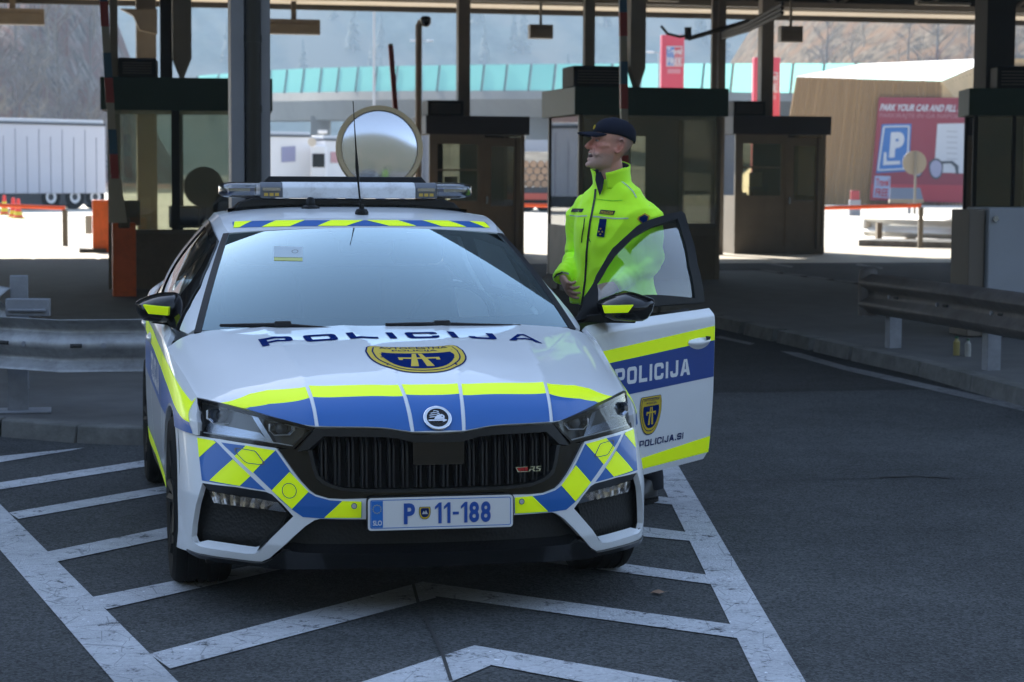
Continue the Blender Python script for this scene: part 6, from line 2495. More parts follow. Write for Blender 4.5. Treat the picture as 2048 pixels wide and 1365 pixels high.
# ------------------------------------------------------------------ right cabinet, bottles, mirror, poles, signs, cones
pc0 = at(1972, 690, 19.2)
cb = empty('utility_cabinet', (pc0.x, 19.2, 0), PW)
tag(cb, 'pale blue grey utility cabinet behind the right guard rail', 'utility cabinet')
M_cab = mat('cabinet_pale', (.34, .37, .43), .5, noise=.06, dirt=(.2, .2, .2), dscale=2, damt=.3)
hz_ = at(1972, 416, 19.2).z
MB().box(0, 1.3, 0, .5, .12, hz_).build('body', M_cab, cb, bevel=.012)
MB().box(-.17, -.015, .05, .45, .12, hz_ - .02).build('side_panel', mat('cabinet_tan', (.16, .135, .11), .6), cb, bevel=.01)
MB().lathe([(0, -.02), (.028, -.02), (.028, .0)], center=(.06, 0, at(1983, 438, 19.2).z), axis='Y', n=14).build('lock', M_dchrome, cb)
for (nm, lab, u, v, D, r_, h_, col, cap) in (('canister', 'yellow canister standing under the right guard rail', 1913, 692, 17.3, .028, .14, (.35, .29, .10), (.02, .12, .06)), ('bottle', 'white bottle beside the yellow canister', 1936, 694, 17.2, .026, .13, (.4, .4, .38), (.05, .12, .08))):
    p = at(u, v, D)
    o = empty(nm, (p.x, p.y, .112))
    tag(o, lab, nm)
    MB().lathe([(0, 0), (r_, 0), (r_, h_ * .8), (r_ * .5, h_ * .92), (r_ * .45, h_), (0, h_)], n=14).build('body', mat(nm + '_plastic', col, .4), o, smooth=True, angle=.6)
    MB().lathe([(0, h_), (r_ * .55, h_), (r_ * .55, h_ + .018), (0, h_ + .018)], n=12).build('cap', mat(nm + '_cap', cap, .4), o)

Dm = 14.6
mc = at(759, 297, Dm)
rm = 80 / F * Dm
me_ = empty('traffic_mirror', (mc.x, mc.y, 0), 0)
tag(me_, 'round convex traffic mirror behind the light bar', 'mirror')
TM = Matrix.Translation((0, 0, mc.z)) @ Matrix.Rotation(R(8), 4, 'Z') @ Matrix.Rotation(R(-10), 4, 'X')
Rs = .9
MB().lathe([(r_, -(math.sqrt(Rs * Rs - r_ * r_) - math.sqrt(Rs * Rs - rm * rm))) for r_ in np.linspace(0.001, rm, 14)], axis='Y', n=48, cap=False).build('mirror_face', mat('mirror_glass', (.80, .80, .82), .14, metal=.8), me_, smooth=True, xf=TM, angle=3)
MB().lathe([(rm - .012, -.014), (rm + .018, -.018), (rm + .026, .01), (rm + .01, .035), (rm - .05, .05), (.06, .09), (0, .09)], axis='Y', n=48, cap=False).build('rim', mat('mirror_rim', (.48, .36, .20), .5), me_, smooth=True, xf=TM, angle=.7)
MB().tube([(0, .14, 0), (0, .14, mc.z + .1)], .035, 12).tube([(0, .14, mc.z), (0, .05, mc.z)], .03, 8).build('pole', M_galv, me_)

Dp = 39.0
pp_ = at(837, 230, Dp)
cp_ = empty('camera_pole', (pp_.x, Dp, 0))
tag(cp_, 'brown steel pole topped by a dome camera behind the door booth', 'camera pole')
zt2 = at(837, 50, Dp).z
MB().tube([(0, 0, 0), (0, 0, zt2)], .062, 14).build('pole', M_colt, cp_, smooth=True)
MB().tube([(0, 0, zt2 - .02), (.02, -.02, zt2 + .05), (.10, -.06, zt2 + .08)], .05, 8).build('arm', M_tan, cp_, smooth=True)
MB().lathe([(0, -.10), (.06, -.085), (.095, -.04), (.10, 0), (.10, .07), (.06, .1), (0, .1)], center=(.13, -.07, zt2 + .05), n=18).build('camera_dome', M_gloss, cp_, smooth=True)

Ds = 56.0
sp_ = at(1829, 326, Ds)
rs_ = 24 / F * Ds
sg_ = empty('road_sign', (sp_.x, Ds, 0))
tag(sg_, 'back of a round road sign before the billboard', 'road sign')
MB().lathe([(0, -.01), (rs_, -.01), (rs_, .012), (0, .012)], center=(0, 0, sp_.z), axis='Y', n=32).build('disc', mat('sign_back', (.30, .26, .20), .5), sg_)
MB().tube([(.02, -.05, 0), (.02, -.05, sp_.z + rs_ * .9)], .032, 10).build('pole', mat('pole_grey', (.22, .20, .17), .5), sg_)
bs_ = at(1812, 388, 60)
sb_ = empty('notice_board', (bs_.x, 60, 0))
tag(sb_, 'small tilted notice board below the round sign', 'notice board')
w_ = 33 / F * 60
MB().quadbox([(-w_, -.1, bs_.z - .15), (w_, -.1, bs_.z - .15), (w_, -.06, bs_.z - .15), (-w_, -.06, bs_.z - .15), (-w_ * .9, .12, bs_.z + .17), (w_ * .9, .12, bs_.z + .17), (w_ * .9, .16, bs_.z + .17), (-w_ * .9, .16, bs_.z + .17)]).build('panel', mat('board_grey', (.16, .18, .22), .4), sb_)
MB().box(-w_ * 1.02, w_ * 1.02, -.14, .1, bs_.z - .26, bs_.z - .152).build('frame', mat('board_tan', (.22, .19, .15), .6), sb_)
MB().tube([(.1, 0, 0), (.1, 0, bs_.z - .24)], .05, 8).build('post', M_galvd, sb_)
fb_ = empty('warning_post', ground(1709, 432))
tag(fb_, 'red capped grey post beside the tan building wall', 'post')
MB().box(-.22, .22, -.1, .1, 0, .62).build('base', mat('post_grey', (.30, .30, .33), .6), fb_, bevel=.02)
MB().box(-.17, .17, -.08, .08, .62, .98).build('cap', mat('post_red', (.35, .05, .06), .5), fb_, bevel=.02)

M_cone = mat('cone_red', (.85, .05, .04), .5)
M_coney = mat('cone_yellow', (.80, .62, .03), .5)
for (u, v, lab) in ((9, 431, 'red and yellow traffic cone at far left'), (27, 436, 'red and yellow traffic cone, middle of the three'), (37, 438, 'red and yellow traffic cone nearest the barrier tip')):
    p = ground(u, v)
    e = empty('traffic_cone', p)
    tag(e, lab, 'cone', 'traffic cones in the sun')
    h_ = 40 / F * p.y
    MB().lathe([(.16, .05), (.11, h_ * .35), (.07, h_ * .75), (.05, h_), (0, h_)], n=14).build('cone', M_cone, e, smooth=True, angle=.7)
    for f0, f1 in ((.18, .36), (.52, .68)):
        r_ = lambda f_: float(np.interp(f_ * h_, [.05, h_ * .35, h_ * .75, h_], [.16, .11, .07, .05])) + .004
        MB().lathe([(r_(f0), f0 * h_), (r_(f1), f1 * h_)], n=14, cap=False).build('band', M_coney, e, smooth=True)
    MB().box(-.2, .2, -.2, .2, 0, .05).build('base', M_coney, e, bevel=.01)

lf_ = ground(1318, 1187, .006)
lm = MB()
lp = [(-.035, 0, .002), (-.02, .012, .010), (.0, .015, .014), (.022, .010, .006), (.040, .002, .012), (.024, -.012, .010), (.0, -.016, .004), (-.022, -.010, .008)]
lc = lm.bm.verts.new((lf_.x, lf_.y, .006))
lvs = [lm.bm.verts.new((lf_.x + p[0], lf_.y + p[1], p[2] + .004)) for p in lp]
for i in range(8):
    lm.bm.faces.new((lc, lvs[i], lvs[(i + 1) % 8]))
leaf = lm.build('dry_leaf', mat('dry_leaf_brown', (.28, .18, .12), .8))
tag(leaf, 'small dry brown leaf lying on asphalt right of the car', 'leaf')
# ------------------------------------------------------------------ far things: lorries, building, pylons, viaduct, hills, trees, haze
M_curt = mat('curtain_grey', (.60, .61, .68), .7, noise=.04, nscale=.4)
M_twhite = mat('trailer_white', (.78, .78, .80), .5)
M_tdark = mat('chassis_dark', (.05, .052, .06), .7)


def trailer(name, label, A, B, z0, z1, depth, m, folds=True, wheels=(), skirt=True):
    """box trailer whose near side runs from A to B (world x, y)"""
    A, B = Vector((A[0], A[1], 0)), Vector((B[0], B[1], 0))
    d = B - A
    L_ = d.length
    e = empty(name, A, math.atan2(d.y, d.x))
    tag(e, label, 'lorry', 'lorries beyond the checkpoint')
    MB().box(0, L_, 0, depth, z0, z1).build('body', m, e, bevel=.03)
    if folds:
        b = MB()
        n = int(L_ / .56)
        for k in range(n):
            x = .28 + k * .56
            b.box(x, x + .035, -.02, -.002, z0, z1 - .2 if k % 2 else z1 - .5)
        b.build('curtain_straps', mat('strap_grey', (.40, .41, .48), .7), e)
    MB().box(-.02, L_ + .02, -.05, depth + .05, z1, z1 + .07).build('roof_rail', mat('rail_dark', (.08, .09, .11), .5), e)
    MB().box(-.02, L_ + .02, .15, depth, z1 + .07, z1 + .22).build('roof', M_twhite, e, bevel=.03)
    if skirt:
        MB().box(.2, L_ - .2, .05, depth - .05, z0 - .45, z0 - .02).build('chassis', M_tdark, e)
    for x in wheels:
        for y in (.02, depth - .32):
            wl = empty('wheel', (x, y, .5), 0, e)
            MB().lathe([(.26, 0), (.44, 0), (.5, .06), (.5, .24), (.44, .3), (.26, .3)], axis='Y', n=22, cap=False).build('tyre', M_rubber, wl, smooth=True, angle=.7)
            MB().lathe([(0, .06), (.12, .06), (.14, .02), (.26, .01), (.27, .04), (.27, .25), (0, .25)], axis='Y', n=22, cap=False).build('rim', M_twhite, wl, smooth=True, angle=.7)
    return e


A_, B_ = at(-260, 400, 79), at(212, 400, 87)
za, zb2 = z_at(388, 84, 100), z_at(249, 84, 100)
Lw = (Vector((B_.x - A_.x, B_.y - A_.y, 0))).length
fx_ = lambda px: (px + 260) / 472 * Lw
trailer('curtain_trailer', 'long pale grey curtain side trailer at far left', (A_.x, A_.y), (B_.x, B_.y), za, zb2, 2.5, M_curt, wheels=(fx_(95), fx_(146), fx_(190)))
A_, B_ = at(540, 330, 96), at(622, 330, 97)
t2_ = trailer('box_trailer', 'white box trailer right of the drain pipe', (A_.x, A_.y), (B_.x, B_.y), z_at(357, 96, 580), z_at(274, 96, 580), 2.5, M_twhite, folds=False, wheels=(.5,), skirt=True)
MB().sheet([(.55, -.03, 2.0), (1.25, -.03, 2.05), (1.25, -.03, 2.75), (.55, -.03, 2.7)]).build('blue_panel', mat('panel_blue', (.30, .30, .46), .6), t2_)
A_, B_ = at(650, 330, 97), at(760, 330, 99)
t3_ = trailer('box_trailer', 'white lorry body with a red square behind the round mirror', (A_.x, A_.y), (B_.x, B_.y), z_at(357, 97, 690), z_at(282, 97, 690), 2.5, M_twhite, folds=False, wheels=(1.8,), skirt=True)
MB().sheet([(.3, -.03, 2.0), (.85, -.03, 2.0), (.85, -.03, 2.5), (.3, -.03, 2.5)]).build('red_panel', mat('panel_red', (.55, .30, .32), .6), t3_)
cab_ = empty('lorry_cab', at(622, 400, 96).xy.to_3d(), .05)
tag(cab_, 'white lorry cab between the two white trailers', 'lorry cab')
w_ = 30 / F * 96
MB().box(0, w_, 0, 2, .6, z_at(292, 96, 640)).build('body', M_twhite, cab_, bevel=.06)
MB().box(.06, w_ - .06, -.02, -.004, z_at(335, 96, 640), z_at(308, 96, 640)).build('windscreen', M_gloss, cab_)
MB().lathe([(0, 0), (.2, 0), (.2, .05)], center=(.05, -.05, z_at(285, 96, 640)), axis='Y', n=14).build('roof_lamp', M_tan, cab_)
MB().box(.05, w_ - .05, .0, 1.5, .2, .58).build('bumper', M_tdark, cab_)

# timber lorry
A_ = at(1000, 400, 86)
tl = empty('timber_lorry', (A_.x, 86, 0))
tag(tl, 'timber lorry between the door booth and the glazed booth', 'timber lorry', 'lorries beyond the checkpoint')
MB().box(0, 2.7, 0, 6, .75, .98).build('bed', M_tdark, tl)
MB().box(.05, 2.65, -.06, -.005, .50, .76).build('rear_bar', mat('bar_red', (.50, .09, .06), .5), tl)
for x in (.0, 2.6):
    MB().box(x, x + .1, .3, .42, .98, 2.4).box(x, x + .1, 5, 5.12, .98, 2.4).build('stake', M_tdark, tl)
MB().box(0, 2.7, 4.0, 6.0, 2.5, 3.0).build('crane_rail', mat('rail_pale', (.50, .53, .60), .5), tl)
for x in (.3, 1.0, 1.7, 2.3):
    MB().lathe([(0, 0), (.36, 0), (.4, .06), (.4, .24), (.0, .24)], center=(x + .1, .4, .4), axis='Y', n=20).build('wheel', M_rubber, tl)
M_log = mat('log_bark', (.10, .07, .05), .9, noise=.3, nscale=5)
M_lend = mat('log_end', (.42, .27, .17), .8, noise=.2, nscale=6)
k = 0
proto_log = None
for row in range(4):
    for c in range(8 if row % 2 == 0 else 7):
        x, z = .27 + c * .31 + (.155 if row % 2 else 0), 1.135 + row * .27
        if proto_log is None:
            o = empty('log', (A_.x + x, 86.2, z))
            MB().lathe([(.153, .02), (.150, 4.5)], axis='Y', n=16, cap=True).build('bark', M_log, o, smooth=True, angle=.6)
            MB().lathe([(0, 0), (.14, 0), (.14, .018)], axis='Y', n=16, cap=False).build('cut_end', M_lend, o)
            proto_log = o
        else:
            o = copy_tree(proto_log)
            o.location = (A_.x + x, 86.2 + .06 * rnd.random(), z)
        tag(o, 'brown log in the stack on the timber lorry', 'log', 'logs stacked on the timber lorry')

# ------------------------------------------------------------------ tan shop building with billboard
DB = 112.0
M_clad = mat('tan_cladding', (.64, .42, .19), .6, noise=.12, nscale=.6)
M_clad2 = mat('tan_cladding_dark', (.33, .19, .075), .6)
M_roofw = mat('roof_white', (.80, .77, .70), .5)
bd_ = empty('shop_building', (0, 0, 0))
tag(bd_, 'tan slatted building with slanting walls and a large billboard', 'building')
corner = lambda u, v, D: at(u, v, D)
f = [corner(1545, 432, DB), corner(1592, 155, DB), corner(1882, 163, DB), corner(1990, 118, DB + 6), corner(2110, 118, DB + 6), corner(2110, 432, DB + 6), corner(1880, 433, DB)]
bk = [Vector((f[0].x, DB + 30, 0)), corner(1722, 130, DB + 30), corner(1990, 126, DB + 30)]
b_ = MB()
V_ = [b_.bm.verts.new(p) for p in f]
b_.bm.faces.new((V_[0], V_[6], V_[2], V_[1]))
b_.bm.faces.new((V_[6], V_[5], V_[4], V_[3], V_[2]))
lb_ = b_.bm.verts.new(bk[0])
lt_ = b_.bm.verts.new(bk[1])
rt_ = b_.bm.verts.new(bk[2])
b_.bm.faces.new((V_[0], V_[1], lt_, lb_))
b_.build('wall', M_clad, bd_)
b_ = MB()
b_.sheet([f[1] + Vector((0, .05, .03)), f[2] + Vector((0, .05, .03)), f[3] + Vector((0, 0, .03)), bk[2] + Vector((0, 0, .05)), bk[1] + Vector((0, 0, .05))])
b_.build('roof', M_roofw, bd_)
b_ = MB()


def onface(s, t):
    """s 0..1 along the front wall, t 0..1 up"""
    lo_, hi_ = f[0] + (f[6] - f[0]) * s, f[1] + (f[2] - f[1]) * s
    return lo_ + (hi_ - lo_) * t


for k in range(64):
    s = (k + .3 + .3 * rnd.random()) / 64
    w_ = .0035 + .003 * rnd.random()
    q = [onface(s - w_, 0), onface(s + w_, 0), onface(s + w_, 1), onface(s - w_, 1)]
    b_.quadbox([p + Vector((0, -.10, 0)) for p in q[:2]] + [q[1] + Vector((0, -.002, 0)), q[0] + Vector((0, -.002, 0))] + [q[3] + Vector((0, -.10, 0)), q[2] + Vector((0, -.10, 0)), q[2] + Vector((0, -.002, 0)), q[3] + Vector((0, -.002, 0))])
b_.build('wall_slats', M_clad2, bd_)
b_ = MB()
for k in range(34):
    s = k / 34
    lo_, hi_ = f[6] + (f[5] - f[6]) * s, (f[2] + (f[3] - f[2]) * min(1, s * 2.2)) if s < .45 else f[3] + (f[4] - f[3]) * ((s - .45) / .55)
    dx = (f[5] - f[6]).normalized() * .06
    hi_ = lo_ + (hi_ - lo_) * .97
    q = [lo_ - dx, lo_ + dx, hi_ + dx, hi_ - dx]
    o3, o4 = Vector((0, -.1, 0)), Vector((0, -.005, 0))
    b_.quadbox([q[0] + o3, q[1] + o3, q[1] + o4, q[0] + o4, q[3] + o3, q[2] + o3, q[2] + o4, q[3] + o4])
b_.build('wall_slats', M_clad2, bd_)
# billboard
M_bred = mat('billboard_red', (.27, .03, .055), .5)
M_bred2 = mat('billboard_red_bright', (.45, .04, .06), .5)
M_bwht = mat('billboard_white', (.55, .57, .62), .5)
M_bblue = mat('billboard_blue', (.04, .16, .45), .5)
M_bgr = mat('billboard_grey', (.06, .07, .09), .5)
DBB = DB - .4
bb = MB()
c4 = [at(1740, 401, DBB), at(1990, 409, DBB), at(1990, 196, DBB), at(1758, 195, DBB)]
bb.quadbox([c4[0], c4[1], c4[1] + Vector((0, .12, 0)), c4[0] + Vector((0, .12, 0)), c4[3], c4[2], c4[2] + Vector((0, .12, 0)), c4[3] + Vector((0, .12, 0))])
bbo = bb.build('billboard', M_bred, bd_)


def bquad(name, px, m, d=.01):
    return MB().sheet([at(u, v, DBB - d) for u, v in px]).build(name, m, bbo)


bquad('lower_band', [(1742, 368), (1990, 372), (1990, 407), (1740, 399)], M_bred2)
bquad('parking_sign', [(1752, 347), (1818, 343), (1823, 248), (1764, 249)], M_bblue, .02)
fr0 = [(1756, 341), (1814, 338), (1818, 253), (1768, 254)]
for a, b in zip(fr0, fr0[1:] + fr0[:1]):
    P_, Q_ = at(*a, DBB - .03), at(*b, DBB - .03)
    MB().tube([P_, Q_], .05, 6).build('sign_line', M_bwht, bbo)
O_ = np.array(at(1778, 316, DBB - .03))
flat_text('sign_letter', 'P', O_, np.array(at(1806, 315, DBB - .03)) - O_, np.array(at(1782, 265, DBB - .03)) - O_, M_bwht, bbo, bold=.06)
bquad('sign_line', [(1766, 331), (1800, 329), (1800, 322), (1773, 323), (1773, 305), (1768, 305)], M_bwht, .03)
bquad('paper', [(1868, 345), (1990, 350), (1990, 246), (1875, 248)], M_bwht, .02)
for k in range(6):
    bquad('paper_line', [(1893, 262 + k * 11), (1915, 263 + k * 11), (1915, 265 + k * 11), (1893, 264 + k * 11)], M_bgr if k == 9 else mat('paper_grey', (.38, .39, .44), .5), .03)
O_ = np.array(at(1759, 222, DBB - .02))
flat_text('billboard_lettering', 'PARK YOUR CAR AND FILL IT WITH', O_, np.array(at(1962, 225, DBB - .02)) - O_, np.array(at(1762, 208, DBB - .02)) - O_, M_bwht, bbo, bold=.03, shear=.15)
O_ = np.array(at(1758, 238, DBB - .02))
flat_text('billboard_lettering', 'PARKIRAJTE IN GA NAPOLNITE Z', O_, np.array(at(1958, 240, DBB - .02)) - O_, np.array(at(1760, 227, DBB - .02)) - O_, mat('billboard_pink', (.42, .20, .24), .5), bbo, bold=.0)
for (cx_, cy_2, rx, ry) in ((1872, 338, 15, 21), (1836, 335, 11, 20)):
    ring = [(cx_ + rx * math.cos(t) * (1 if math.sin(t) < 0 else .92), cy_2 + ry * math.sin(t)) for t in np.linspace(0, 2 * math.pi, 24, endpoint=False)]
    bquad('sunglasses', ring, M_bgr, .04)
    bquad('sunglasses_lens', [(cx_ + (u - cx_) * .82, cy_2 + (v - cy_2) * .82) for u, v in ring], mat('lens_lilac', (.34, .34, .48), .3), .05)
bquad('sunglasses', [(1858, 324), (1905, 322), (1917, 332), (1917, 348), (1912, 349), (1910, 335), (1902, 327), (1858, 330)], M_bgr, .045)
bquad('logo_panel', [(1746, 395), (1779, 397), (1781, 353), (1750, 352)], mat('logo_blue', (.35, .42, .60), .5), .03)
O_ = np.array(at(1751, 373, DBB - .04))
flat_text('logo_lettering', 'Travel', O_, np.array(at(1777, 373, DBB - .04)) - O_, np.array(at(1752, 357, DBB - .04)) - O_, M_bred2, bbo, bold=.03)
O_ = np.array(at(1750, 393, DBB - .04))
flat_text('logo_lettering', 'FREE', O_, np.array(at(1776, 394, DBB - .04)) - O_, np.array(at(1751, 377, DBB - .04)) - O_, M_bred2, bbo, bold=.03)

# ------------------------------------------------------------------ red pylons
M_pyl = mat('pylon_red', (.50, .035, .075), .5)
for (u0, u1, v0, v1, D, lab) in ((1321, 1369, 70, 240, 128, 'tall red advertising pylon above the green booth roof'), (1505, 1561, 115, 300, 125, 'red advertising pylon left of the tan building, crossed by a column')):
    a, b = at(u0, v1, D), at(u1, v0, D)
    py = empty('advertising_pylon', ((a.x + b.x) / 2, D, 0))
    tag(py, lab, 'pylon', 'red advertising pylons')
    w_ = (b.x - a.x) / 2
    MB().box(-w_, w_, 0, .8, 0, b.z).build('body', M_pyl, py, bevel=.05)
    H_p = 40 / F * D
    zc_ = at(u0, v0 + 43, D).z if u0 < 1400 else at(u0, v0 + 50, D).z
    MB().box(-w_ * .55, w_ * .85, -.03, -.004, zc_ - H_p / 2, zc_ + H_p / 2).build('logo_panel', M_bwht, py)
    MB().box(-w_ * .52, w_ * .12, -.05, -.032, zc_ + .02, zc_ + H_p / 2 - .06).build('logo_square', M_bblue, py)
    MB().box(w_ * .14, w_ * .82, -.05, -.032, zc_ + .02, zc_ + H_p / 2 - .06).build('logo_square', M_bred2, py)
    MB().box(-w_ * .52, w_ * .12, -.05, -.032, zc_ - H_p / 2 + .06, zc_ - .02).build('logo_square', M_bblue, py)
    MB().box(w_ * .14, w_ * .82, -.05, -.032, zc_ - H_p / 2 + .06, zc_ - .02).build('logo_square', M_bred2, py)
    flat_text('logo_lettering', 'Travel', (-w_ * .5, -.07, zc_ + .1), (w_ * 1.28, 0, 0), (0, 0, H_p * .34), M_bwht, py, bold=.02)
    flat_text('logo_lettering', 'FREE', (-w_ * .5, -.07, zc_ - H_p / 2 + .1), (w_ * 1.28, 0, 0), (0, 0, H_p * .34), M_bwht, py, bold=.03)
    MB().box(-w_ * .45, w_ * .7, -.03, -.004, zc_ - H_p * .85, zc_ - H_p * .62).build('small_print', mat('pylon_pink', (.50, .20, .25), .5), py)

# ------------------------------------------------------------------ viaduct with teal noise barriers
m = bpy.data.materials.new('teal_acrylic')
t, N, L = nodes_of(m)
N.clear()
o_ = N.new('ShaderNodeOutputMaterial')
d1 = N.new('ShaderNodeBsdfDiffuse')
d1.inputs[0].default_value = (.22, .56, .50, 1)
d2 = N.new('ShaderNodeBsdfTranslucent')
d2.inputs[0].default_value = (.34, .80, .72, 1)
mx = N.new('ShaderNodeMixShader')
mx.inputs[0].default_value = .55
L.new(d1.outputs[0], mx.inputs[1])
L.new(d2.outputs[0], mx.inputs[2])
L.new(mx.outputs[0], o_.inputs[0])
M_teal = m
M_vconc = mat('viaduct_concrete', (.30, .285, .26), .8, noise=.12, nscale=.15, dirt=(.2, .19, .17), dscale=.08, damt=.4)
vd = empty('viaduct', (0, 0, 0))
tag(vd, 'concrete road viaduct curving behind the checkpoint', 'viaduct')
Dv = spl([300, 420, 545, 700, 900, 1100, 1300, 1560, 1800, 2200], [350, 318, 286, 252, 226, 208, 198, 192, 190, 190])
vt = spl([300, 390, 465, 545, 700, 900, 1100, 1300, 1560, 1800, 2200], [160, 152, 146, 140, 134.5, 130.5, 128.5, 127.5, 127.5, 128, 129])
vb_ = spl([300, 390, 465, 545, 700, 900, 1100, 1300, 1560, 1800, 2200], [164, 160, 176, 187, 184.5, 183, 182.5, 184, 187, 190, 194])
vl = spl([300, 545, 700, 900, 1100, 1300, 1560, 2200], [200, 241, 239, 236, 234, 236, 238, 244])
us = list(np.linspace(300, 2200, 90))
b_ = MB()
rows = []
for u in us:
    D = float(Dv(u))
    p0_, p1_ = at(u, float(vb_(u)) - 1, D), at(u, float(vl(u)), D + 2)
    back = Vector((0, 9, 0))
    pm = at(u, float(vb_(u)) + 16, D)
    rows.append([b_.bm.verts.new(p) for p in (p0_ + back, p0_, pm, p1_ + Vector((0, .8, 0)), p1_ + back)])
for r0, r1 in zip(rows, rows[1:]):
    for i in range(4):
        b_.bm.faces.new((r0[i], r0[i + 1], r1[i + 1], r1[i]))
b_.build('deck', M_vconc, vd)
edges_px = [390, 412, 432, 450, 468, 485, 503, 518, 535, 552, 568, 585, 602, 619.5, 637, 654.5, 672, 691, 710, 729, 748, 768.5, 789, 809.5, 831, 852, 873, 895, 917, 939.5, 962, 985, 1008, 1032, 1056, 1080.5, 1105, 1132, 1160, 1190, 1218, 1248, 1278, 1308, 1338, 1370, 1402, 1434, 1460, 1486, 1520, 1556, 1580, 1608, 1642, 1676, 1705, 1734, 1770, 1806, 1842, 1878, 1914, 1950]
edges_px = edges_px[::2] if False else [e_ for i, e_ in enumerate(edges_px) if i % 2 == 0]
nb_ = MB
proto = None
for a, b in zip(edges_px, edges_px[1:]):
    Da, Db = float(Dv(a)), float(Dv(b))
    gap = .06 * (b - a)
    q = [at(a + gap, float(vb_(a)), Da), at(b, float(vb_(b)), Db), at(b + 6, float(vt(b)), Db), at(a + gap + 6, float(vt(a)), Da)]
    MB().sheet(q).build('noise_barrier_panel', M_teal, vd)
    P_, Q_ = at(a, float(vb_(a)), Da - .1), at(a + 6, float(vt(a)), Da - .1)
    MB().tube([P_, Q_], .09, 6).build('barrier_post', mat('post_steel', (.06, .10, .10), .5), vd)
for u in (640, 1075, 1700):
    D = float(Dv(u)) + 5
    p = at(u, 240, D)
    MB().box(p.x - 1.2, p.x + 1.2, D, D + 2, 0, p.z + .5).build('pier', M_vconc, vd)

# far street lamps and mast
M_lampg = mat('lamp_grey', (.40, .42, .45), .5)
for (nm, u, v, D, lab, arm) in (('street_lamp', 843, 83, 175, 'far double headed street lamp behind the camera pole', 'both'), ('street_lamp', 1318, 106, 160, 'far street lamp left of the tall red pylon', 'left')):
    p = at(u, v, D)
    e = empty(nm, (p.x, D, 0))
    tag(e, lab, 'street lamp', 'street lamps far behind')
    MB().tube([(0, 0, 0), (0, 0, p.z)], .07, 8).build('pole', M_lampg, e)
    for s in ((-1, 1) if arm == 'both' else (-1,)):
        MB().tube([(0, 0, p.z), (s * .55, 0, p.z + .05)], .05, 6).build('arm', M_lampg, e)
        MB().box(min(s * .4, s * .95), max(s * .4, s * .95), -.2, .2, p.z - .02, p.z + .12).build('lamp_head', M_twhite, e, bevel=.04)
p = at(748, 60, 150)
e = empty('mast', (p.x, 150, 0))
tag(e, 'thin pale mast before the viaduct above the round mirror', 'mast')
MB().tube([(0, 0, 0), (0, 0, 14)], .09, 8).build('pole', M_lampg, e)
for (u, v) in ((645, 264),):
    p = at(u, v, 140)
    e = empty('street_lamp', (p.x, 140, 0))
    tag(e, 'low lamp head above the white lorries', 'street lamp', 'street lamps far behind')
    MB().tube([(0, 0, 0), (0, 0, p.z)], .06, 8).build('pole', M_lampg, e)
    MB().box(-.3, .3, -.15, .15, p.z - .12, p.z + .1).build('lamp_head', M_twhite, e, bevel=.03)

# ------------------------------------------------------------------ hills and mountain
def terrain(name, xs, ys, hfun, m):
    V = [(x, y, hfun(x, y)) for y in ys for x in xs]
    nx = len(xs)
    Fc = [(j * nx + i, j * nx + i + 1, (j + 1) * nx + i + 1, (j + 1) * nx + i) for j in range(len(ys) - 1) for i in range(nx - 1)]
    me = bpy.data.meshes.new(name)
    me.from_pydata(V, [], Fc)
    for p in me.polygons:
        p.use_smooth = True
    o = link(name, me, m)
    tag(o, kind='structure')
    return o


def forest_mat(name, c1, c2, scale, c3=None):
    m = bpy.data.materials.new(name)
    t, N, L = nodes_of(m)
    b = N['Principled BSDF']
    b.inputs['Roughness'].default_value = 1
    b.inputs['Specular IOR Level'].default_value = 0
    tc = N.new('ShaderNodeTexCoord')
    mp = N.new('ShaderNodeMapping')
    mp.inputs['Scale'].default_value = (1, 1, .35)
    L.new(tc.outputs['Object'], mp.inputs[0])
    n1 = N.new('ShaderNodeTexNoise')
    n1.inputs['Scale'].default_value = scale
    n1.inputs['Detail'].default_value = 8
    n1.inputs['Roughness'].default_value = .7
    L.new(mp.outputs[0], n1.inputs['Vector'])
    r = N.new('ShaderNodeValToRGB')
    r.color_ramp.elements[0].position = .36
    r.color_ramp.elements[0].color = (*c1, 1)
    r.color_ramp.elements[1].position = .64
    r.color_ramp.elements[1].color = (*c2, 1)
    L.new(n1.outputs['Fac'], r.inputs[0])
    out = r.outputs[0]
    if c3:
        n2 = N.new('ShaderNodeTexNoise')
        n2.inputs['Scale'].default_value = scale * .22
        n2.inputs['Detail'].default_value = 4
        L.new(tc.outputs['Object'], n2.inputs['Vector'])
        r2 = N.new('ShaderNodeMapRange')
        r2.inputs[1].default_value = .46
        r2.inputs[2].default_value = .60
        L.new(n2.outputs['Fac'], r2.inputs[0])
        mx_ = N.new('ShaderNodeMix')
        mx_.data_type = 'RGBA'
        L.new(r2.outputs[0], mx_.inputs[0])
        L.new(out, mx_.inputs[6])
        mx_.inputs[7].default_value = (*c3, 1)
        out = mx_.outputs[2]
    L.new(out, b.inputs['Base Color'])
    return m


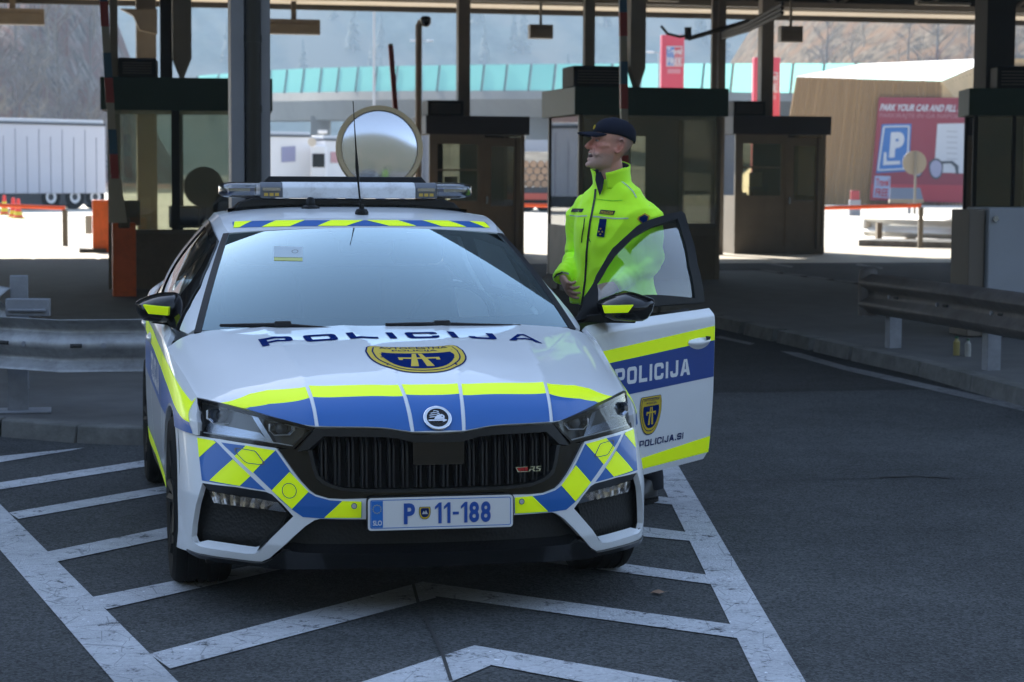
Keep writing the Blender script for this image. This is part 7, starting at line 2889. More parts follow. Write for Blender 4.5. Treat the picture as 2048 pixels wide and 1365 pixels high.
from mathutils import noise as mnoise
M_mtn = forest_mat('mountain_forest', (.03, .045, .04), (.09, .11, .10), .09, (.12, .11, .09))
terrain('mountain', np.linspace(-420, 420, 60), np.linspace(720, 1000, 22),
        lambda x, y: min(125, max(0, (y - 720)) * .60) + 8 * mnoise.noise(Vector((x * .012, y * .012, 0))) * min(1, (y - 720) / 60), M_mtn)
M_hillb = forest_mat('bare_wood_slope', (.055, .045, .04), (.36, .30, .26), .9, (.20, .12, .10))
terrain('left_hillside', np.linspace(-120, -24, 30), np.linspace(165, 262, 22),
        lambda x, y: max(0, (y - 165)) * .28 * min(1, max(0, (-42 - x) / 10)) + 1.2 * mnoise.noise(Vector((x * .05, y * .05, 2))) * min(1, (y - 165) / 20), M_hillb)
M_hillr = forest_mat('dry_scrub_slope', (.035, .03, .024), (.22, .175, .13), 1.1, (.17, .11, .07))
terrain('right_hillside', np.linspace(22, 130, 40), np.linspace(205, 330, 22),
        lambda x, y: max(0, (y - 205)) * .55 * min(1, max(0, (x - 22) / 42)) + 1.5 * mnoise.noise(Vector((x * .06, y * .06, 5))) * min(1, (y - 205) / 20), M_hillr)
M_slope = forest_mat('slope_below_viaduct', (.09, .08, .065), (.20, .18, .15), .35)
terrain('embankment', np.linspace(-24, 90, 40), np.linspace(172, 300, 12), lambda x, y: (max(0, (y - 172)) * .10 + .5 * mnoise.noise(Vector((x * .08, y * .08, 9)))) * min(1, max(0, (x + 24) / 8)), M_slope)

# ------------------------------------------------------------------ bare trees and scrub
M_bark = mat('bare_bark', (.20, .17, .15), .9)
M_barkr = mat('red_twigs', (.22, .105, .08), .9)
M_barky = mat('pale_twigs', (.30, .25, .19), .9)


def bare_tree(seed, h, m, spread=.36, dense=5):
    r_ = random.Random(seed)
    tr_ = MB()
    tw = MB()
    top = Vector((r_.uniform(-.3, .3), r_.uniform(-.3, .3), h))
    trunk = [Vector((0, 0, 0)), Vector((r_.uniform(-.15, .15), r_.uniform(-.15, .15), h * .4)), top * .75, top]
    tr_.tube(trunk, [h * .018, h * .013, h * .007, h * .002], 6)

    def grow(p, d, L_, rad, lvl):
        q = p + d * L_
        mid = p + d * L_ * .5 + Vector((r_.uniform(-1, 1), r_.uniform(-1, 1), r_.uniform(-.5, .8))) * L_ * .06
        tw.tube([p, mid, q], [rad, rad * .7, rad * .35], 3, cap=False)
        if lvl == 0:
            return
        for _ in range(4 if lvl > 1 else 3):
            f_ = r_.uniform(.35, 1)
            dd = (d + Vector((r_.uniform(-1, 1), r_.uniform(-1, 1), r_.uniform(-.15, .8))) * .62).normalized()
            grow(p + d * L_ * f_, dd, L_ * r_.uniform(.45, .65), rad * .5, lvl - 1)
    for k in range(dense * 3):
        f_ = r_.uniform(.22, .98)
        a = r_.uniform(0, 6.28)
        d = Vector((math.cos(a) * .75, math.sin(a) * .75, r_.uniform(.45, 1.1))).normalized()
        grow(top * f_, d, h * spread * (1.05 - f_) + h * .06, h * .0055, 2)
    e = empty('bare_tree')
    tr_.build('trunk', m, e)
    tw.build('crown', m, e)
    return e


protos = [bare_tree(1, 9, M_bark), bare_tree(2, 8, M_barky, .30), bare_tree(3, 6, M_barkr, .42, 6), bare_tree(4, 10, M_bark, .30)]
lab4 = ['bare grey tree on the left hillside', 'pale bare tree on the left hillside', 'reddish bare bush on the left hillside', 'tall bare grey tree on the left hillside']
rt = random.Random(11)
usedp = set()
n_t = 0
for k in range(80):
    u = rt.uniform(-30, 208)
    D = rt.uniform(170, 250)
    x = (u - 1024) / F * D
    z = max(0, (D - 165)) * .28 * min(1, max(0, (-42 - x) / 10)) - .3
    i = rt.choice([0, 1, 2, 3, 0, 3]) if D > 185 else rt.choice([2, 2, 1, 0])
    o = protos[i] if i not in usedp else copy_tree(protos[i])
    usedp.add(i)
    o.location = (x, D, z)
    o.rotation_euler = (0, 0, rt.uniform(0, 6.28))
    s = rt.uniform(.75, 1.25)
    o.scale = (s, s, s)
    tag(o, lab4[i], 'tree', 'bare trees on the left hillside, ' + ['grey', 'pale', 'reddish', 'tall grey'][i])
lab5 = ['bare shrub on the dry slope above the tan building', 'pale bare shrub on the dry slope above the tan building', 'reddish shrub on the dry slope above the tan building', 'bare tree on the dry slope above the tan building']
for k in range(80):
    u = rt.uniform(1600, 2090)
    D = rt.uniform(212, 285)
    x = (u - 1024) / F * D
    z = max(0, (D - 205)) * .55 * min(1, max(0, (x - 22) / 42)) - .3
    i = rt.choice([0, 1, 1, 2, 3])
    o = copy_tree(protos[i])
    o.location = (x, D, z)
    o.rotation_euler = (0, 0, rt.uniform(0, 6.28))
    s = rt.uniform(.35, .9)
    o.scale = (s * 1.3, s * 1.3, s)
    o.name = 'bare_shrub'
    tag(o, lab5[i], 'shrub', 'bare shrubs on the right slope, kind ' + ['grey', 'pale', 'reddish', 'tree like'][i])


def conifer(h, seed):
    r_ = random.Random(seed)
    e = empty('conifer')
    MB().tube([(0, 0, 0), (0, 0, h * .95)], [h * .02, h * .004], 6).build('trunk', M_bark, e)
    b = MB()
    for k in range(260):
        f_ = r_.uniform(.08, 1)
        rr_ = (1 - f_) * h * .20 * r_.uniform(.5, 1.1) + .1
        a = r_.uniform(0, 6.28)
        p = Vector((rr_ * math.cos(a), rr_ * math.sin(a), f_ * h - rr_ * .25))
        q = Vector((0, 0, f_ * h + .1))
        s = Vector((-math.sin(a), math.cos(a), 0)) * (.25 + rr_ * .25)
        b.bm.faces.new([b.bm.verts.new(x_) for x_ in (q, p - s + Vector((0, 0, -.2)), p + s + Vector((0, 0, -.35)))])
    b.build('crown', mat('conifer_green', (.035, .055, .042), .9), e)
    return e


cps = [conifer(13, 1), conifer(16, 2)]
for k in range(40):
    u = rt.uniform(380, 1600)
    D = rt.uniform(740, 850)
    x = (u - 1024) / F * D
    o = cps[k] if k < 2 else copy_tree(cps[k % 2])
    o.location = (x, D, max(0, D - 720) * .60 - 1)
    o.rotation_euler = (0, 0, rt.uniform(0, 6.28))
    s = rt.uniform(.8, 1.4)
    o.scale = (s, s, s)
    tag(o, 'hazy conifer on the far mountain slope', 'tree', 'conifers fading in haze on the mountain')

# ------------------------------------------------------------------ haze
M_val = forest_mat('valley_forest', (.02, .028, .018), (.06, .055, .04), .12)  # unseen slopes, added to block low sky; rear one steepened for darker reflections
terrain('unseen_valley_side', np.linspace(-510, 510, 60), np.linspace(-410, -36, 26), lambda x, y: min(150, max(0, (-36 - y)) * (.78 + .10 * math.sin(x * .013 + 1))) + 3 * mnoise.noise(Vector((x * .02, y * .02, 1))) * min(1, (-36 - y) / 30), M_val)
terrain('unseen_valley_side', np.linspace(-510, -130, 24), np.linspace(-70, 160, 14), lambda x, y: max(0, (-130 - x)) * .30, M_val)
terrain('unseen_valley_side', np.linspace(130, 510, 24), np.linspace(-70, 200, 14), lambda x, y: max(0, (x - 130)) * .30, M_val)
hz = MB().box(-530, 530, -430, 1020, -1, 165).build('haze')
tag(hz, kind='stuff')
hm = bpy.data.materials.new('haze_air')
t, N, L = nodes_of(hm)
N.clear()
o_ = N.new('ShaderNodeOutputMaterial')
v_ = N.new('ShaderNodeVolumePrincipled')
v_.inputs['Color'].default_value = (.60, .80, 1.0, 1)
v_.inputs['Density'].default_value = .00048
v_.inputs['Anisotropy'].default_value = 0.0
L.new(v_.outputs[0], o_.inputs['Volume'])
hz.data.materials.append(hm)
# ------------------------------------------------------------------ the officer
from mathutils.bvhtree import BVHTree
PD = 10.15
person = empty('person', ((1226 - 1024) / F * PD, PD, 0), R(-35))
tag(person, 'laughing person in fluorescent yellow green jacket and navy cap behind the open car door', 'person')


def attr_mat(name, rough=.55, sss=0.0):
    m = bpy.data.materials.new(name)
    t, N, L = nodes_of(m)
    b = N['Principled BSDF']
    a = N.new('ShaderNodeVertexColor')
    a.layer_name = 'tint'
    L.new(a.outputs['Color'], b.inputs['Base Color'])
    b.inputs['Roughness'].default_value = rough
    b.inputs['Specular IOR Level'].default_value = .35
    return m


def remeshed(mb, name, voxel, smooth_it, mat_, parent):
    bm = mb.bm
    bmesh.ops.recalc_face_normals(bm, faces=bm.faces)
    me = bpy.data.meshes.new('raw')
    bm.to_mesh(me)
    bm.free()
    o = bpy.data.objects.new('raw', me)
    COL.objects.link(o)
    r_ = o.modifiers.new('r', 'REMESH')
    r_.mode = 'VOXEL'
    r_.voxel_size = voxel
    s_ = o.modifiers.new('s', 'SMOOTH')
    s_.factor = .5
    s_.iterations = smooth_it
    dg = bpy.context.evaluated_depsgraph_get()
    dg.update()
    me2 = bpy.data.meshes.new_from_object(o.evaluated_get(dg))
    bpy.data.objects.remove(o)
    bpy.data.meshes.remove(me)
    me2.name = name
    me2.materials.clear()
    for p in me2.polygons:
        p.use_smooth = True
    return link(name, me2, mat_, parent)


def loft(mb, rings):
    R_ = [[mb.bm.verts.new(p) for p in r] for r in rings]
    n = len(R_[0])
    for a, b in zip(R_, R_[1:]):
        for i in range(n):
            mb.bm.faces.new((a[i], a[(i + 1) % n], b[(i + 1) % n], b[i]))
    mb.bm.faces.new(list(reversed(R_[0])))
    mb.bm.faces.new(R_[-1])


def ell(cx, cy_, z, hx, hy, n=28, p=1.0, hyf=None):
    out = []
    for k in range(n):
        a = 2 * math.pi * k / n
        c, s = math.cos(a), math.sin(a)
        hh_ = (hyf if (hyf is not None and s < 0) else hy)
        out.append((cx + hx * math.copysign(abs(c) ** p, c), cy_ + hh_ * math.copysign(abs(s) ** p, s), z))
    return out


HS = 1.06
HT = Matrix.Translation((0.0, -.058, 1.607)) @ Matrix.Rotation(R(-42), 4, 'Z') @ Matrix.Rotation(R(-7), 4, 'X') @ Matrix.Scale(HS, 4)
HTi = HT.inverted()


def hp(p):
    return HT @ Vector(p)


body = MB()
# head
hsec = [(.0, -.078, -.030, .020), (.008, -.092, -.012, .034), (.022, -.098, .006, .045), (.038, -.096, .022, .052), (.055, -.093, .040, .058), (.072, -.092, .055, .065), (.088, -.091, .070, .069), (.108, -.087, .084, .070), (.124, -.081, .093, .072), (.140, -.088, .099, .0765), (.155, -.0885, .101, .078), (.175, -.084, .100, .075), (.198, -.068, .090, .066), (.218, -.042, .066, .047), (.230, -.012, .034, .022)]
rings = []
for z, yf, yb2, hw in hsec:
    rings.append([hp((hw * math.copysign(abs(math.cos(a)) ** .85, math.cos(a)), (yf if math.sin(a) < 0 else yb2) * abs(math.sin(a)) ** .9 + 0, z)) for a in np.linspace(0, 2 * math.pi, 36, endpoint=False)])
loft(body, rings)
# nose, brow, cheekbones, lips, chin, ears
body.tube([hp((0, -.082, .140)), hp((0, -.090, .124)), hp((0, -.104, .106)), hp((0, -.112, .096)), hp((0, -.100, .088))], [.008, .0085, .0115, .0135, .010], 12)
for s in (-1, 1):
    body.tube([hp((s * .006, -.096, .093)), hp((s * .017, -.094, .091))], [.009, .007], 10)
    body.tube([hp((s * .010, -.086, .142)), hp((s * .032, -.083, .145)), hp((s * .052, -.066, .140))], [.008, .0095, .007], 8)
    body.tube([hp((s * .030, -.074, .105)), hp((s * .052, -.055, .104)), hp((s * .064, -.025, .108))], [.015, .015, .010], 10)
    body.tube([hp((s * .028, -.084, .070)), hp((s * .045, -.068, .060))], [.012, .012], 8)
    # ear
    er = [hp((s * (.080 + .008 * math.sin(t * .5)), .018 + .017 * math.cos(t) + .006 * math.sin(t), .112 + .031 * math.sin(t))) for t in np.linspace(-2.6, 2.2, 14)]
    body.tube(er, .0052, 8)
    body.tube([hp((s * .066, .012, .088)), hp((s * .073, .020, .118)), hp((s * .070, .022, .134))], [.006, .008, .006], 8)
body.tube([hp((-.026, -.084, .0665)), hp((-.012, -.0945, .0715)), hp((0, -.097, .070)), hp((.012, -.0945, .0715)), hp((.026, -.084, .0665))], [.004, .0052, .0055, .0052, .004], 8)
body.tube([hp((-.024, -.084, .048)), hp((-.012, -.095, .041)), hp((0, -.098, .0395)), hp((.012, -.095, .041)), hp((.024, -.084, .048))], [.004, .0058, .0065, .0058, .004], 8)
body.tube([hp((-.012, -.090, .016)), hp((0, -.097, .014)), hp((.012, -.090, .016))], [.012, .014, .012], 10)
# neck and core
loft(body, [ell(0, -.005, 1.38, .10, .075), ell(0, -.008, 1.46, .075, .068), ell(0, -.018, 1.53, .060, .064), ell(0, -.030, 1.60, .057, .062), ell(0, -.040, 1.66, .056, .058)])
loft(body, [ell(0, 0, .90, .13, .10), ell(0, 0, 1.05, .135, .10), ell(0, 0, 1.25, .15, .10), ell(0, 0, 1.40, .14, .085), ell(0, 0, 1.45, .09, .06)])
JR = dict(sh=(-.175, .0, 1.425), el=(-.232, .035, 1.185), wr=(-.190, -.155, 1.085))
JL = dict(sh=(.162, .0, 1.425), el=(.190, .035, 1.175), wr=(.115, -.165, 1.06))
for J in (JR, JL):
    body.tube([(J['sh'][0] * .5, 0, 1.42), J['sh'], J['el'], J['wr']], [.045, .05, .038, .026], 12)
for s in (-1, 1):
    body.tube([(s * .085, 0, .93), (s * .10, -.01, .50), (s * .11, .01, .12)], [.075, .05, .04], 12)


def hand(mb, W, d, n, side):
    """W wrist, d direction of the hand, n back-of-hand normal, side: which way the thumb lies (unit)"""
    W, d, n = Vector(W), Vector(d).normalized(), Vector(n).normalized()
    n = (n - d * n.dot(d)).normalized()
    l_ = d.cross(n).normalized() * side
    # palm
    rings = []
    for f_, w_, t_ in ((-.03, .026, .020), (0, .027, .017), (.03, .037, .0155), (.06, .042, .015), (.085, .041, .012)):
        c = W + d * f_
        rings.append([c + l_ * (w_ * math.cos(a)) + n * (t_ * math.sin(a)) for a in np.linspace(0, 2 * math.pi, 18, endpoint=False)])
    loft(mb, rings)
    for k, (o, L_, curl) in enumerate(((.030, .072, .55), (.010, .080, .72), (-.010, .074, .90), (-.029, .058, 1.05))):
        p = W + d * (.078 - .004 * k) + l_ * o
        pts = [p - d * .02, p]
        ang = 0.0
        rad = [.0098, .0095]
        for j, fr in enumerate((.45, .30, .25)):
            ang += curl * (.55, .95, .7)[j]
            v_ = d * math.cos(ang) - n * math.sin(ang) + l_ * (.10 - .05 * k) * (1 if j == 0 else .3)
            p = p + v_.normalized() * L_ * fr
            pts.append(p)
            rad.append((.0088, .0080, .0065)[j])
        mb.tube(pts, rad, 10)
    p = W + d * .018 + l_ * .024
    v1 = (d * .62 + l_ * .62 - n * .42).normalized()
    v2 = (d * .85 + l_ * .18 - n * .5).normalized()
    mb.tube([p - l_ * .012, p + v1 * .034, p + v1 * .034 + v2 * .030, p + v1 * .034 + v2 * .052], [.0125, .0115, .0098, .0072], 10)


hand(body, JR['wr'], (.10, -.07, -.075), (-.55, -.75, -.25), 1)
hand(body, JL['wr'], (-.10, -.10, -.05), (.3, -.8, .5), -1)
M_skin = attr_mat('skin', .5)
bo_ = remeshed(body, 'body', .0048, 3, M_skin, person)
me = bo_.data
ca = me.color_attributes.new('tint', 'FLOAT_COLOR', 'POINT')
SK = np.array([.60, .30, .215])
RED = np.array([.54, .18, .125])
BRD = np.array([.46, .39, .35])
HAIR = np.array([.20, .165, .145])
cols = np.zeros((len(me.vertices), 4))
for i, v in enumerate(me.vertices):
    q = HTi @ v.co
    c = SK.copy()
    if v.co.z > 1.5:
        x, y, z = q
        nz = mnoise.noise(Vector((x * 160, y * 160, z * 160))) * .5 + .5
        nz2 = mnoise.noise(Vector((x * 40, y * 40, z * 40))) * .5 + .5
        # ruddy nose, cheeks, ear
        rd = math.exp(-((y + .10) ** 2 + (z - .10) ** 2) / .0008) + .7 * math.exp(-((abs(x) - .05) ** 2 + (z - .10) ** 2) / .0008) + (.8 if abs(x) > .072 and .0 < y < .05 else 0)
        c = c + (RED - c) * min(1, rd * .7)
        jaw = .078 + .10 * max(0, y + .055) * 1.0
        b = 0
        if -.11 < y < .0 and z < jaw and z > -.02:
            b = min(1, (jaw - z) / .018) * (.55 + .45 * nz)
            if y > -.045:
                b *= .75
            if math.hypot(x, z - .056) < .017 and y < -.085:
                b *= .2
        if abs(x) < .03 and .070 < z < .084 and y < -.085:
            b = max(b, .7 * nz)
        c = c + (BRD - c) * b * .6
        # cropped hair round the back and at the temples
        if y > .035 and z > .06 and z < .2:
            c = c + (HAIR - c) * (.50 + .3 * nz) * min(1, (y - .035) / .03 + .15)
        elif y > -.03 and z > .11 and abs(x) > .05:
            c = c + (HAIR - c) * (.40 + .3 * nz) * min(1, (y + .03) / .05) * min(1, (z - .11) / .03)
        # brows
        if y < -.06 and abs(z - .1475) < .0055 and .012 < abs(x) < .052:
            c = c + (np.array([.26, .19, .15]) - c) * .5
        if y < -.04 and abs(x) > .022:
            fold = abs((abs(x) - .030) - (.088 - z) * .55)
            if .052 < z < .090 and fold < .0028:
                c = c * .72
            if abs(x) > .043 and .118 < z < .134 and abs((z - .126) * 2.2 % .012 - .006) < .002:
                c = c * .85
        c = c * (.9 + .2 * nz2)
    else:
        nz2 = mnoise.noise(v.co * 60) * .5 + .5
        c = (np.array([.50, .28, .21])) * (.85 + .3 * nz2)
    cols[i, :3] = np.clip(c, 0, 1)
    cols[i, 3] = 1
ca.data.foreach_set('color', cols.ravel())
# eyes, mouth and teeth
M_eye = mat('eye_white', (.55, .50, .47), .25)
M_iris = mat('eye_dark', (.02, .018, .015), .15)
M_mouth = mat('mouth_dark', (.05, .008, .008), .5)
M_teeth = mat('teeth', (.62, .55, .42), .3)
for s in (-1, 1):
    c = Vector((s * .031, -.0715, .1265))
    ey = MB()
    bmesh.ops.create_uvsphere(ey.bm, u_segments=16, v_segments=10, radius=1.0, matrix=HT @ Matrix.Translation(c) @ Matrix.Diagonal((.0125, .0115, .0052, 1)))
    eo = ey.build('eye', M_eye, bo_, smooth=True, angle=3)
    ir = MB()
    bmesh.ops.create_uvsphere(ir.bm, u_segments=12, v_segments=8, radius=1.0, matrix=HT @ Matrix.Translation(c + Vector((s * .001, -.0085, 0))) @ Matrix.Diagonal((.0062, .0042, .0050, 1)))
    ir.build('iris', M_iris, eo, smooth=True, angle=3)
    ld = MB()
    ld.tube([HT @ (c + Vector((s * (-.013), -.0065, .000))), HT @ (c + Vector((0, -.0125, .0055))), HT @ (c + Vector((s * .014, -.004, .001)))], [.002, .0028, .002], 6)
    ld.build('eyelid', mat('lid', (.34, .17, .125), .5), eo, smooth=True)
mm = MB()
bmesh.ops.create_uvsphere(mm.bm, u_segments=20, v_segments=12, radius=1.0, matrix=HT @ Matrix.Translation((0, -.0845, .0545)) @ Matrix.Diagonal((.0275, .0155, .0135, 1)))
mo_ = mm.build('mouth', M_mouth, bo_, smooth=True, angle=3)
mt = MB()
mt.tube([hp((-.019, -.0855, .0635)), hp((-.010, -.0945, .0635)), hp((0, -.0970, .0632)), hp((.010, -.0945, .0635)), hp((.019, -.0855, .0635))], [.0022, .0034, .0036, .0034, .0022], 8)
mt.build('teeth', M_teeth, mo_, smooth=True)

# cap
M_cap = mat('cap_navy', (.004, .006, .017), .85, spec=.2, noise=.15, nscale=30, bump=.2, bscale=400)
cap = MB()
csec = [(.157, .085, .108, .0805), (.168, .0885, .1095, .0825), (.190, .085, .105, .0785), (.212, .068, .085, .064), (.228, .042, .055, .042), (.236, .012, .02, .015)]
rr_ = []
for z, yf, yb2, hw in csec:
    ring = []
    for a in np.linspace(0, 2 * math.pi, 40, endpoint=False):
        s_, c_2 = math.sin(a), math.cos(a)
        drop = -.030 * max(0, s_) ** 1.3 * max(0, 1 - (z - .150) / .045)
        ring.append(hp((hw * math.copysign(abs(c_2) ** .9, c_2), (-(yf) if s_ < 0 else yb2) * abs(s_) ** .92, z + drop + .004)))
    rr_.append(ring)
Rv = [[cap.bm.verts.new(p) for p in r] for r in rr_]
for a, b in zip(Rv, Rv[1:]):
    for i in range(40):
        cap.bm.faces.new((a[i], a[(i + 1) % 40], b[(i + 1) % 40], b[i]))
cap.bm.faces.new(Rv[-1])
capo = cap.build('cap', M_cap, person, smooth=True, angle=1.0)
so2 = capo.modifiers.new('thickness', 'SOLIDIFY')
so2.thickness = .003
br_ = MB()
g_ = []
for j in range(7):
    f_ = j / 6
    row = []
    for i in range(15):
        t = -1 + 2 * i / 14
        w_ = .072 - .012 * f_ ** 2
        x = w_ * math.sin(t * 1.25) / math.sin(1.25)
        y0_ = -.086 * math.sqrt(max(0, 1 - (x / .083) ** 2)) - .002
        y1_ = y0_ - .074 * math.sqrt(max(.05, 1 - (t * .93) ** 2))
        y = y0_ + (y1_ - y0_) * f_
        z = .166 - .010 * f_ - .020 * (x / .072) ** 2 * (.35 + .65 * f_) - .004 * f_ ** 2
        row.append(br_.bm.verts.new(hp((x, y, z))))
    g_.append(row)
for a, b in zip(g_, g_[1:]):
    for i in range(14):
        br_.bm.faces.new((a[i], a[i + 1], b[i + 1], b[i]))
bro = br_.build('cap_peak', M_cap, capo, smooth=True, angle=2)
so3 = bro.modifiers.new('thickness', 'SOLIDIFY')
so3.thickness = .005
MB().lathe([(0, -.001), (.011, -.001), (.011, .002), (0, .003)], center=tuple(Vector((0, 0, 0))), n=16, axis='Y').build('cap_badge', M_gold, capo, xf=HT @ Matrix.Translation((0, -.0895, .186)) @ Matrix.Rotation(R(-14), 4, 'X'))
MB().lathe([(0, .0), (.006, .0), (.004, .004), (0, .005)], n=10).build('cap_button', M_cap, capo, xf=HT @ Matrix.Translation((0, .003, .2395)))

# jacket
M_jack = mat('fluorescent_jacket', (.68, 1.28, .015), .8, sheen=.25, noise=.05, nscale=6, bump=.12, bscale=500)
jk = MB()
loft(jk, [ell(0, .0, .965, .222, .158, p=.9), ell(0, .0, 1.0, .224, .16, p=.9), ell(0, .0, 1.12, .200, .15, p=.9), ell(0, -.004, 1.24, .200, .15, p=.9), ell(0, -.004, 1.34, .206, .15, p=.9), ell(0, 0, 1.405, .212, .138, p=.9), ell(0, .004, 1.45, .196, .122), ell(0, .002, 1.495, .162, .106), ell(0, -.004, 1.53, .122, .096), ell(0, -.010, 1.56, .092, .088)])


def sleeve(J, s):
    sh, el_, wr = Vector(J['sh']), Vector(J['el']), Vector(J['wr'])
    P = [Vector((s * .08, .0, 1.405)), sh + Vector((s * -.01, 0, -.004)), sh + Vector((s * .028, .004, -.045)), sh.lerp(el_, .45) + Vector((s * .010, .004, 0)), el_ + Vector((0, .006, .03)), el_ + Vector((0, .004, -.012)), el_.lerp(wr, .30) + Vector((0, 0, -.006)), el_.lerp(wr, .7), el_.lerp(wr, .93), wr]
    jk.tube(P, [.070, .070, .069, .064, .059, .058, .054, .048, .045, .043], 18)
    # gathered rings at the elbow and the cuff
    for f_, r_ in ((.52, .056), (.66, .0545), (.80, .051)):
        c = el_.lerp(wr, f_)
        jk.tube([c - (wr - el_).normalized() * .010, c, c + (wr - el_).normalized() * .010], [r_ - .003, r_ + .0015, r_ - .003], 14)


sleeve(JR, -1)
sleeve(JL, 1)
jo = remeshed(jk, 'jacket', .0075, 6, M_jack, person)
me = jo.data
for v in me.vertices:
    p = v.co
    n = v.normal
    a = mnoise.noise(Vector((p.x * 9, p.y * 9, p.z * 4.2))) * .0075
    b = mnoise.noise(Vector((p.x * 20 + 7, p.y * 20, p.z * 13))) * .0042
    arm = 1.0 + 1.1 * min(1, max(0, (abs(p.x) - .17) / .05))
    c_3 = math.sin(p.z * 62 + 5 * mnoise.noise(p * 6) + p.x * 14) * .0032 * min(1, max(0, (abs(p.x) - .19) / .03)) * min(1, max(0, (1.30 - p.z) / .08))
    ridge = -abs(mnoise.noise(Vector((p.x * 6 + 3, p.y * 6, p.z * 7 - p.x * 5)))) * .016 + .004
    v.co = p + n * ((a + b) * arm + c_3 + ridge)
me.update()
# stand collar, open at the throat
M_lining = mat('jacket_lining', (.008, .011, .024), .8)


def collar(r_off, m, name, parent, z_add=0.0):
    b = MB()
    g = []
    A = np.linspace(R(-90 + 16), R(270 - 20), 40)
    for a in A:
        col = []
        for j in range(7):
            f_ = j / 6
            hx, hy = .094 - .012 * f_ + .012 * f_ ** 3 + r_off, .092 - .010 * f_ + .010 * f_ ** 3 + r_off
            front = max(0, -math.sin(a)) ** 2
            z = 1.520 + (.098 + .034 * max(0, math.sin(a)) - .020 * front) * f_ + z_add
            open_ = front * f_ * .022
            x = hx * math.cos(a) * (1 + open_ * 4)
            y = -.012 - .022 * f_ + hy * math.sin(a)
            col.append(b.bm.verts.new((x, y, z + .004 * math.sin(a * 3 + f_ * 2))))
        g.append(col)
    for p, q in zip(g, g[1:]):
        for j in range(6):
            b.bm.faces.new((p[j], q[j], q[j + 1], p[j + 1]))
    o = b.build(name, m, parent, smooth=True, angle=3)
    s_ = o.modifiers.new('thickness', 'SOLIDIFY')
    s_.thickness = .004
    s_.offset = 0
    return o


collar(0, M_jack, 'collar', jo)
collar(-.006, M_lining, 'collar_lining', jo, -.004)
# dark facing of the open zip at the throat
fc = MB()
fc.sheet([(-.006, -.119, 1.485), (.010, -.119, 1.52), (.018, -.118, 1.565), (.004, -.126, 1.60), (-.026, -.124, 1.598), (-.036, -.114, 1.56), (-.022, -.116, 1.52)])
fc.build('collar_facing', M_lining, jo)

# things on the jacket: traced, thrown on to its surface
bpy.context.view_layer.update()
PM = person.matrix_world.copy()
PMi = PM.inverted()
_bm = bmesh.new()
_bm.from_mesh(jo.data)
_bvh = BVHTree.FromBMesh(_bm)
_bm.free()
O_l = PMi @ Vector((0, 0, CH))


def onj(u, v, off):
    d = PMi.to_3x3() @ Vector(ray(u, v))
    hit = _bvh.ray_cast(O_l, d.normalized())
    if hit[0] is None:
        return None
    return hit[0] - d.normalized() * off


def jpatch(name, px, m, off=.0025, h=4.0, parent=None):
    lp = resample(px, h)
    lo_, hi_ = lp.min(0), lp.max(0)
    G = np.array([(x, y) for x in np.arange(lo_[0] + 2, hi_[0], h) for y in np.arange(lo_[1] + 2, hi_[1], h)])
    if len(G):
        G = G[inside(G, lp)]
        if len(G):
            dm = np.min(np.hypot(G[:, None, 0] - lp[None, :, 0], G[:, None, 1] - lp[None, :, 1]), 1)
            G = G[dm > h * .45]
    pts = np.concatenate([lp, G]) if len(G) else lp
    n = len(lp)
    r_ = delaunay_2d_cdt([Vector(p) for p in pts], [(i, (i + 1) % n) for i in range(n)], [], 0, 1e-6)
    P = [(q.x, q.y) for q in r_[0]]
    X = [onj(u, v, off) for u, v in P]
    Fc = []
    for f_ in r_[2]:
        c = np.mean([P[i] for i in f_], axis=0)
        if inside(np.array([c]), lp)[0] and all(X[i] is not None for i in f_):
            ds = [(X[i] - O_l).length for i in f_]
            if max(ds) - min(ds) < .05:
                Fc.append(tuple(f_))
    X = [x if x is not None else Vector((0, 0, 1)) for x in X]
    used = sorted({i for f_ in Fc for i in f_})
    if not used:
        return None
    mp = {i: k for k, i in enumerate(used)}
    me = bpy.data.meshes.new(name)
    me.from_pydata([tuple(X[i]) for i in used], [], [tuple(mp[i] for i in f_) for f_ in Fc])
    for p in me.polygons:
        p.use_smooth = True
    return link(name, me, m, parent or jo)


def jline(name, px, w_, m, off=.003):
    P = np.array(px, float)
    L_, R2 = [], []
    for i in range(len(P)):
        t = P[min(i + 1, len(P) - 1)] - P[max(i - 1, 0)]
        t /= np.linalg.norm(t)
        n = np.array([-t[1], t[0]]) * w_ / 2
        L_.append(P[i] + n)
        R2.append(P[i] - n)
    return jpatch(name, np.concatenate([L_, R2[::-1]]), m, off, h=3.0)


M_zip = mat('zip_black', (.008, .009, .012), .5)
M_pipe = mat('reflective_piping', (.50, .52, .46), .45)
M_patch = mat('patch_black', (.012, .012, .016), .7)
jline('zip', [(1191, 378), (1189, 398), (1185, 420), (1180, 445), (1176, 475), (1173, 505), (1172, 530), (1170, 560), (1166, 592), (1163, 610)], 4.2, M_zip)
jline('pocket_piping', [(1139, 431), (1155, 433), (1174, 432)], 2.6, M_pipe)
jline('pocket_piping', [(1186, 433), (1205, 435), (1230, 437.5), (1257, 437)], 2.6, M_pipe)
jline('shoulder_piping', [(1241, 361), (1254, 371), (1266, 383), (1273, 396)], 2.4, M_pipe)
jline('shoulder_piping', [(1154, 377), (1164, 371), (1177, 364)], 2.2, M_pipe)
jline('pocket_seam', [(1188, 398), (1205, 400), (1225, 402), (1245, 401)], 1.3, mat('seam_green', (.16, .48, .01), .8))
jline('chest_zip', [(1169, 437), (1167, 455), (1164, 472), (1163, 486)], 2.0, M_zip)
jline('chest_zip', [(1177, 476), (1181, 485)], 1.6, M_zip)
jpatch('name_patch', [(1141, 424.5), (1145, 417), (1168, 417.5), (1164, 425)], M_patch, .003)
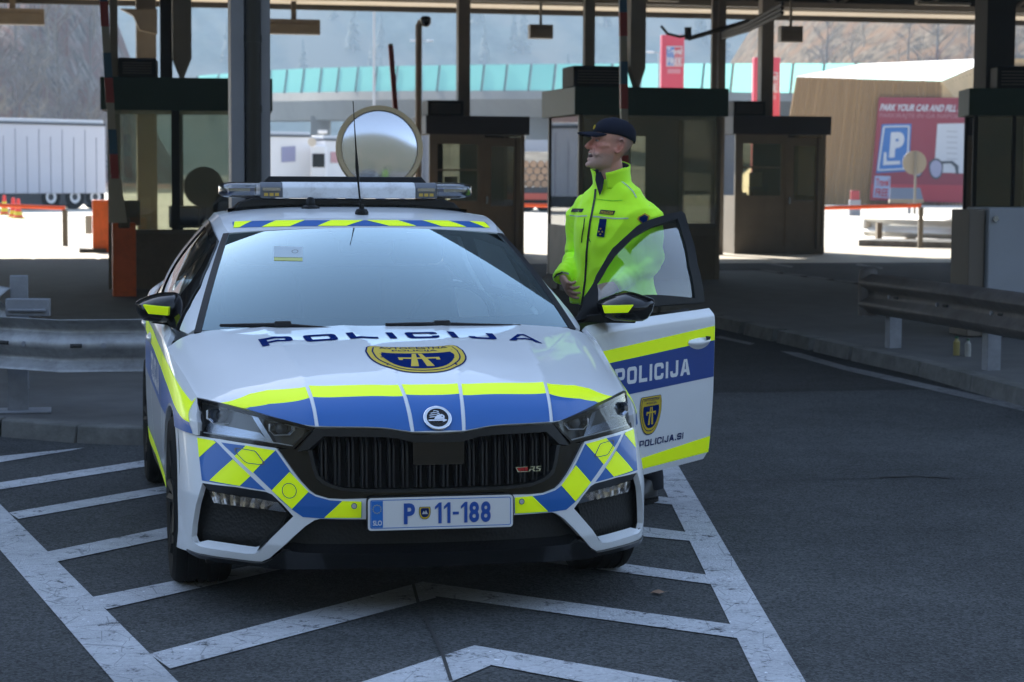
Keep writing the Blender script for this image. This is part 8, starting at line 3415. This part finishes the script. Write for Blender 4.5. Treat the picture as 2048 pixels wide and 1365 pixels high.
jline('name_lettering', [(1147, 421), (1161, 421.5)], 2.0, mat('patch_grey', (.07, .07, .08), .7), .0045)
pt = jpatch('police_patch', [(1198, 428), (1201, 419.5), (1231, 422), (1227, 430.5)], M_patch, .003)
jpatch('blue_tab', [(1193, 473), (1199, 437.5), (1213.5, 438.5), (1208.5, 475)], M_navy, .0035)
for (u, v) in ((1201, 458), (1197.5, 463.5), (1204.5, 464), (1200.5, 469)):
    jpatch('rank_star', [(u - 2, v), (u, v - 2), (u + 2, v), (u, v + 2)], M_gold, .0055)


def jtext(name, s_, o, ux, uy, m, off):
    V, Fc = text2d(s_, .02)
    V[:, 0] /= V[:, 0].max()
    P = np.array(o) + V[:, :1] * np.array(ux) + V[:, 1:2] * np.array(uy)
    X = [onj(u, v, off) for u, v in P]
    if any(x is None for x in X):
        return
    me = bpy.data.meshes.new(name)
    me.from_pydata([tuple(x) for x in X], [], Fc)
    link(name, me, m, jo)


jtext('police_lettering', 'POLICIJA', (1201, 427), (25, 1.8), (1.5, -5), M_gold, .0050)
emb = [(1274, 440), (1276, 434), (1290, 426), (1300, 432), (1297, 444), (1285, 450)]
jpatch('sleeve_emblem', emb, M_gold, .003)
jpatch('sleeve_emblem', [(1287 + (u - 1287) * .72, 438 + (v - 438) * .72) for u, v in emb], M_navy, .0045)
jline('cuff_band', [(1114, 551), (1124, 545), (1138, 548)], 4, M_pipe)
jline('cuff_strap', [(1108, 556), (1114, 549), (1125, 545)], 3, M_patch, .005)
jline('hem_band', [(1140, 606), (1165, 612), (1195, 616)], 6, M_pipe)

# trousers and boots
M_trs = mat('trousers_navy', (.008, .010, .018), .85, noise=.2, nscale=10)
tz = MB()
loft(tz, [ell(.0, 0, .80, .17, .125), ell(0, 0, .90, .18, .13), ell(0, 0, 1.0, .175, .125)])
ft = {-1: (-.12, .05), 1: (.15, .105)}
for s in (-1, 1):
    fx2, fy2 = ft[s]
    tz.tube([(s * .085, 0, .93), (s * .095, 0, .78), (s * .10 + (fx2 - s * .10) * .5, fy2 * .4 - .02, .48), (fx2, fy2 + .01, .12), (fx2, fy2 + .01, .06)], [.10, .098, .078, .068, .07], 16)
remeshed(tz, 'trousers', .011, 4, M_trs, person)
for s in (-1, 1):
    fx2, fy2 = ft[s]
    bt = MB()
    loft(bt, [ell(fx2, fy2 - .045, .022, .052, .10, hyf=.145), ell(fx2, fy2 - .045, .05, .052, .10, hyf=.142), ell(fx2, fy2 - .03, .085, .047, .085, hyf=.10), ell(fx2, fy2 + .01, .13, .045, .055), ell(fx2, fy2 + .01, .20, .046, .056)])
    bto = remeshed(bt, 'boot', .007, 3, mat('boot_black', (.008, .008, .008), .4), person)
    MB().prism([(x, y) for x, y, z in ell(fx2, fy2 - .045, 0, .055, .104, hyf=.15)], 'Z', 0.001, .022).build('sole', M_rubber, bto)
